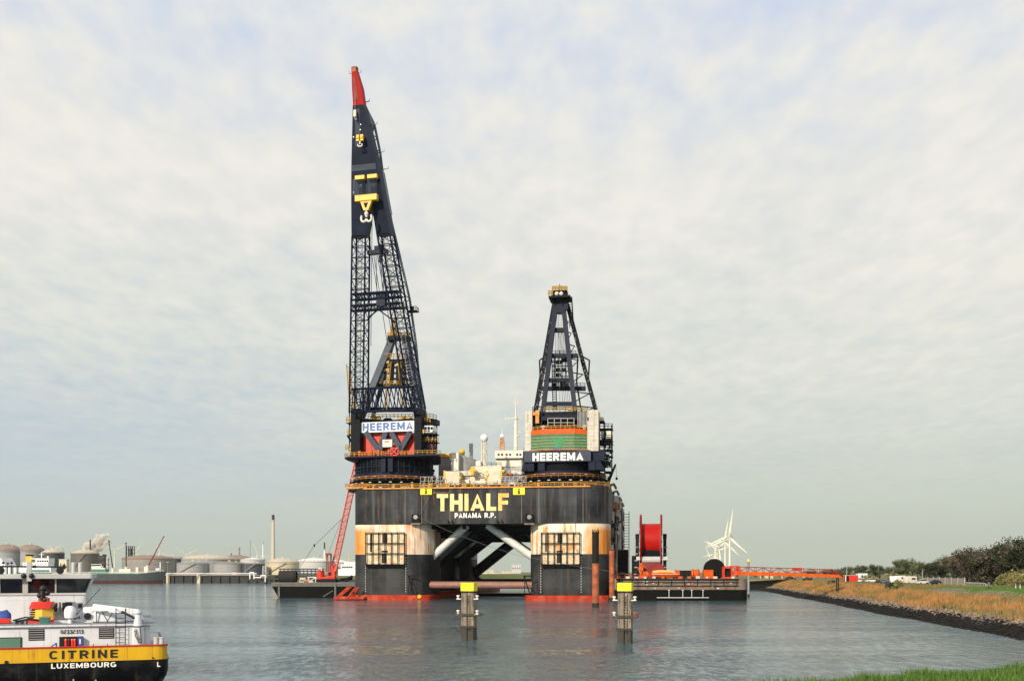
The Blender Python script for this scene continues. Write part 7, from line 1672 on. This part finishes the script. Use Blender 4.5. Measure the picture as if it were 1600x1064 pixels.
# plank fence, guard rail, lamp posts, marker posts, notice stand
f = []; 
pA = Vector((wx(1441,330),330,5.75)); pB = Vector((wx(1507,292),292,5.8))
fe = thing('plank_fence', 'grey vertical plank fence at the edge of the car park', 'fence', pA); mb = MB(); n = 90; v = pB-pA; dv = v.normalized()
mb = MB()
for k in range(n): c = v*(k/n); mb.beam(c+Vector((0,0,0)), c+Vector((0,0,1.95+.12*rnd.random())), .17*v.length/n/.2, .03, dv) if False else mb.add([(c.x,c.y,0),(c.x+dv.x*v.length/n*.88,c.y+dv.y*v.length/n*.88,0),(c.x+dv.x*v.length/n*.88,c.y+dv.y*v.length/n*.88,1.95+.1*rnd.random()),(c.x,c.y,1.95+.1*rnd.random()),(c.x,c.y+.05,0),(c.x+dv.x*v.length/n*.88,c.y+.05+dv.y*v.length/n*.88,0),(c.x+dv.x*v.length/n*.88,c.y+.05+dv.y*v.length/n*.88,1.95),(c.x,c.y+.05,1.95)],[(0,1,2,3),(5,4,7,6),(3,2,6,7),(1,5,6,2),(4,0,3,7)])
m_plank = M('fence_plank', (.30,.27,.23), .85, var=.25, vs=1.2); mb.build('plank_panel', m_plank, fe, smooth=0)
for k in range(8): c = v*(k/7); MB().box(c.x-.09,c.x+.09,c.y-.18,c.y-.02,0,2.2).build('post', m_lgrey, fe)
gr = thing('guard_rail', 'pale steel guard rail running on from the plank fence past the lawn', 'guard rail', pB); q = Vector((wx(1546,265),265,5.8))-pB; mb = MB(); mb.beam(Vector((0,0,.75)),q*.8+Vector((0,0,.75)),.08,.32); mb.beam(q*.8+Vector((0,0,.75)),q+Vector((0,0,.15)),.08,.3); mb.build('rail', m_lgrey, gr)
for k in range(9): c = q*(k/9); MB().box(c.x-.06,c.x+.06,c.y+.05,c.y+.2,0,.8).build('post', m_grey, gr)
for px,y0,D,lab in ((1323,884,420,'thin street lamp standing behind the red hut'),(1441.5,890,400,'short street lamp behind the end of the plank fence'),(1372.5,876,520,'tall thin mast among the trees behind the parked cars')):
    t = thing('street_lamp', lab, 'street lamp', (wx(px,D),D,5.6)); zt = wz(y0,D)-5.6; MB().tube((0,0,0),(0,0,zt),.12,8,.07).build('pole', m_lgrey, t); mb = MB(); mb.beam((-.1,0,zt),(.7,0,zt+.1),.1); mb.cbox((.8,0,zt+.1),(.5,.2,.12)); mb.build('lamp_head', m_grey, t)
for px,D,lab in ((1587,236,'white marker post at the lawn edge on the notice stand side'),(1594,232,'white marker post at the far edge of the lawn by the yellow bush')):
    t = thing('marker_post', lab, 'marker post', (wx(px,D),D,5.7)); MB().box(-.07,.07,-.07,.07,0,1.0).build('post_shaft', m_white_clean, t, bevel=.02); MB().box(-.075,.075,-.075,.075,.72,.84).build('band', m_dark, t)
D = bank(1545, 24); t = thing('notice_stand', 'small dark notice stand on a single post on the lawn', 'notice', (wx(1545,D),D,bank_h(D,24))); MB().box(-.06,.06,-.06,.06,0,1.6).build('post', m_pile_dark, t); MB().box(-.55,.55,-.1,.0,.28,.42).build('panel', m_pile_dark, t); MB().box(-.14,.14,-.09,-.06,1.2,1.6).build('plate', m_grey, t)
for k in range(9):
    D = 640+18*k; px = 1188+11*k+(3*math.sin(k*2.2)); t = thing('marker_post', 'white roadside marker post on the meadow seen under the gangway', 'marker post', (wx(px,D),D,5.3), 0, 'roadside marker posts under the gangway'); MB().box(-.25,.25,-.2,.2,0,1.5+.5*(k%3)).build('post_shaft', m_white_clean, t); MB().box(-.26,.26,-.21,.21,1.0,1.2).build('band', m_grey, t)
t = thing('site_hut','small orange hut on the meadow seen under the gangway','hut',(wx(1202,640),640,5.3)); MB().box(-2.4,2.4,0,3,0,2.2).build('wall', m_tank[2], t); MB().box(-2.6,2.6,-.2,3.2,2.2,2.5).build('roof', m_orange, t); MB().box(-.4,.4,-.05,.03,.1,1.8).build('door', m_pile_dark, t)
# ------------------------------------------------------------------ trees and bushes
def leafmat(name, col): return M(name, col, .85, var=.45, vs=.35)
LM = {'olive':[leafmat('leaf_olive_dark',(.045,.062,.024)),leafmat('leaf_olive',(.095,.115,.05)),leafmat('leaf_olive_pale',(.17,.18,.085))],
      'brown':[leafmat('leaf_brown_dark',(.038,.028,.021)),leafmat('leaf_brown',(.070,.058,.040)),leafmat('leaf_brown_pale',(.165,.125,.08))],
      'dark':[leafmat('leaf_dark_deep',(.014,.020,.010)),leafmat('leaf_dark',(.032,.040,.020)),leafmat('leaf_dark_pale',(.070,.075,.038))],
      'yellow':[leafmat('leaf_yellow_dark',(.10,.10,.025)),leafmat('leaf_yellow',(.22,.18,.05)),leafmat('leaf_yellow_pale',(.32,.26,.09))]}
m_bark = M('bark', (.055,.042,.032), .9, var=.4, vs=2)
def tree_proto(seed, style, thin=1.0, wide=1.0, n=3000, low=.12):
    """unit tree 10 m high"""
    rr = random.Random(seed); t = thing('tree', 'x', 'tree'); tr = MB(); tips = []
    def limb(p, d, L, r, lev):
        q = p+d*L; tr.tube(p, q, r, 6 if lev < 2 else 4, r*.62, caps=False)
        if lev >= 3: tips.append(q); return
        for k in range(rr.choice((2,3,3)) if lev else 5):
            a = rr.random()*6.28; sp = rr.uniform(.35,.85)*wide; nd = (d+Vector((math.cos(a)*sp, math.sin(a)*sp, rr.uniform(-.1,.35)))).normalized(); limb(p+d*L*rr.uniform(.55,1.0), nd, L*rr.uniform(.62,.85), r*.55, lev+1)
        tips.append(q)
    limb(Vector((0,0,-.3)), Vector((rr.uniform(-.06,.06),rr.uniform(-.06,.06),1)), 3.0, .26, 0)
    zm = max(p.z for p in tips); sc = 9.3/zm
    tr.v = [(a*sc,b*sc,c*sc if c > 0 else c) for a,b,c in tr.v]; tips = [p*sc for p in tips]
    tr.build('trunk', m_bark, t, smooth=60)
    cl = MB(); mats = LM[style]
    blobs = [(p, rr.uniform(.75,1.35)) for p in tips]
    for k in range(14): a = rr.random()*6.28; q = rr.uniform(.4,2.0)*wide; blobs.append((Vector((q*math.cos(a), q*math.sin(a), rr.uniform(low*10,5.5))), rr.uniform(.7,1.4)))
    for k in range(int(n*thin)):
        c, rad = rr.choice(blobs); v = Vector((rr.gauss(0,1),rr.gauss(0,1),rr.gauss(0,.8))); v = v.normalized()*rad*(rr.random()**.4); p = c+v
        if p.z < .25: continue
        g = mnoise.noise(p*.55+Vector((seed,0,0))); cl.mat(mats[0] if g < -.12 else (mats[1] if g < .2 else mats[2]))
        s_ = rr.uniform(.13,.30); a = Vector((rr.gauss(0,1),rr.gauss(0,1),rr.gauss(0,1))).normalized(); b = a.orthogonal().normalized()*s_; a = a*s_*.6
        cl.quad(p-b, p+a, p+b, p-a)
    cl.build('crown', None, t, smooth=0); return t
PROT = [(tree_proto(1,'olive'),'olive'),(tree_proto(2,'brown',.42),'brown'),(tree_proto(3,'dark',1.2),'dark'),(tree_proto(4,'olive',.8,1.25),'olive'),(tree_proto(5,'brown',.8,1.15),'brown'),(tree_proto(6,'yellow',.8),'yellow'),(tree_proto(7,'dark',.9,1.2),'dark')]
first = {}
def tree(i, px, D, ytop, base, label, group, sx=1.0):
    p = PROT[i][0]; t = p if i not in first else dup(p); first[i] = 1
    h = (wz(ytop,D)-base)/10; t.location = (wx(px,D),D,base); t.scale = (h*sx,h*sx,h); t.rotation_euler.z = rnd.random()*6.28; t['label'] = label; t['group'] = group
    return t
adj = {0:'olive green rounded tree',1:'bare-topped brown tree with thin foliage',2:'dense dark tree',3:'wide olive grey tree',4:'reddish brown broad tree',5:'pale yellow-green tree',6:'broad dark bushy tree'}
rowA = [(1316,1,620,886),(1326,0,600,884),(1338,6,620,885),(1347,0,560,882),(1357,3,600,883),(1367,0,520,881),(1374,2,540,882),(1388,1,600,884),(1398,3,560,883),(1407,0,470,874),(1416,0,450,871.5),(1425,3,470,876),(1434,5,500,880),(1443,3,440,879),(1452,0,430,877.5),(1462,2,400,876.5),(1472,6,400,877)]
for k,(px,i,D,y) in enumerate(rowA): tree(i, px, D, y, 5.4, '%s, %s in the car park row from the gangway' % (adj[i], ORD[k]), 'trees behind the car park', 1.35)
rowB = [(1478,5,400,868),(1488,3,390,866.5),(1496,4,360,864),(1505,1,345,855),(1514,1,330,851),(1517,4,350,858),(1527,1,320,856),(1533,6,320,858),(1541,2,330,860),(1549,4,310,855),(1556,2,310,851),(1566,4,300,854),(1574,6,300,858),(1580,2,300,838),(1590,1,295,845),(1597,2,290,838),(1605,6,290,843),(1616,2,290,836),(1630,4,300,842)]
for k,(px,i,D,y) in enumerate(rowB): tree(i, px, D, y, 5.5, '%s, %s in the tall wood from the plank fence' % (adj[i], ORD[k]), 'trees of the tall wood', 1.05)
fillers = [(1494,6,380,880),(1512,2,360,877),(1523,6,350,875),(1537,2,345,873),(1546,6,335,872),(1560,2,330,868),(1570,6,325,870),(1586,2,320,864),(1600,6,320,862)]
for k,(px,i,D,y) in enumerate(fillers): tree(i, px, D, y, 5.5, 'low dark thicket tree filling the foot of the wood, %s from the plank fence' % ORD[k], 'thicket trees at the foot of the wood', 1.7)
far_ = [(1180,0,900,898.5),(1192,2,920,899),(1206,6,940,898.5),(1218,3,900,899.5),(1232,0,930,898),(1246,2,900,899),(1262,0,880,897),(1268,6,860,890),(1278,0,850,896),(1290,3,820,889),(1302,2,800,888.5),(1310,6,760,887)]
for k,(px,i,D,y) in enumerate(far_): tree(i, px, D, y, 4.6, 'small hazy far tree behind the gangway, %s from the barge' % ORD[k], 'far trees behind the gangway', 2.0)
# bushes
def bush(px, D, base, w, h, style, label, seed, n=1400, g='bushes on the dike'):
    rr = random.Random(seed); t = thing('bush', label, 'bush', (wx(px,D),D,base), 0, g); st = MB(); tips = []
    for k in range(9):
        a = rr.random()*6.28; q = Vector((math.cos(a)*w*.35*rr.random(), math.sin(a)*w*.35*rr.random(), h*rr.uniform(.5,.85))); st.tube((0,0,-.1), q, .05, 4, .02); tips.append(q)
    st.build('stem', m_bark, t); cl = MB(); mats = LM[style]
    for k in range(n):
        u = rr.uniform(-1,1); v_ = rr.uniform(-1,1); 
        if u*u+v_*v_ > 1: continue
        top = h*(1-(u*u+v_*v_))**.5*(.8+.35*mnoise.noise(Vector((u*2.5,v_*2.5,seed)))); z = top*(1-rr.random()**2*.6); p = Vector((u*w/2, v_*w/2, z)); g_ = mnoise.noise(p*.8); cl.mat(mats[0] if g_ < -.1 else mats[1] if g_ < .2 else mats[2]); s_ = rr.uniform(.10,.24); a = Vector((rr.gauss(0,1),rr.gauss(0,1),rr.gauss(0,1))).normalized(); b = a.orthogonal().normalized()*s_; a = a*s_*.7; cl.quad(p-b,p+a,p+b,p-a)
    cl.build('foliage', None, t, smooth=0)
bush(1588,262,5.5,11,5.2,'yellow','big yellow-green bush at the end of the lawn under the dark wood',1,2600)
bush(1606,250,5.5,10,5.6,'yellow','yellow-green bush at the very edge beside the bigger one',2,2200)
bush(1391,bank(1391,15),4.6,3.2,2.2,'dark','dark green bush on the slope below the small white van',3)
bush(1402,bank(1402,17),5.2,3.4,2.4,'yellow','olive bush on the slope below the tall box van',4)
bush(1397,bank(1397,14),4.2,2.6,1.6,'olive','lower olive bush between the dark bush and the slope edge',5)
bush(1358,400,5.6,9,3.2,'yellow','broad yellowish mound bush behind the parked white cars',6,1800)
bush(1402,390,5.6,14,4.2,'yellow','widest low yellowish bush behind the vans',7,2400)
bush(1235,bank(1235,16),5.3,6,2.2,'dark','dark bush on the bank under the middle of the gangway',8)
bush(1262,bank(1262,18),5.4,5,1.8,'dark','second dark bush on the bank under the gangway',9)
bush(1300,bank(1300,15),5.0,4,1.5,'brown','brown scrub on the bank under the landing end of the gangway',10)
# ------------------------------------------------------------------ air
hz_ = bpy.data.materials.new('haze'); hz_.use_nodes = True; nt = hz_.node_tree; nt.nodes.remove(nt.nodes['Principled BSDF'])
pv = nt.nodes.new('ShaderNodeVolumePrincipled'); pv.inputs['Color'].default_value = (.92,.96,.90,1); pv.inputs['Density'].default_value = .00002; pv.inputs['Anisotropy'].default_value = .35
link(nt, pv.outputs[0], nt.nodes['Material Output'].inputs['Volume'])
kind(MB().box(-9500,9500,-300,12500,-2.2,235).build('haze', hz_, smooth=0), 'stuff')
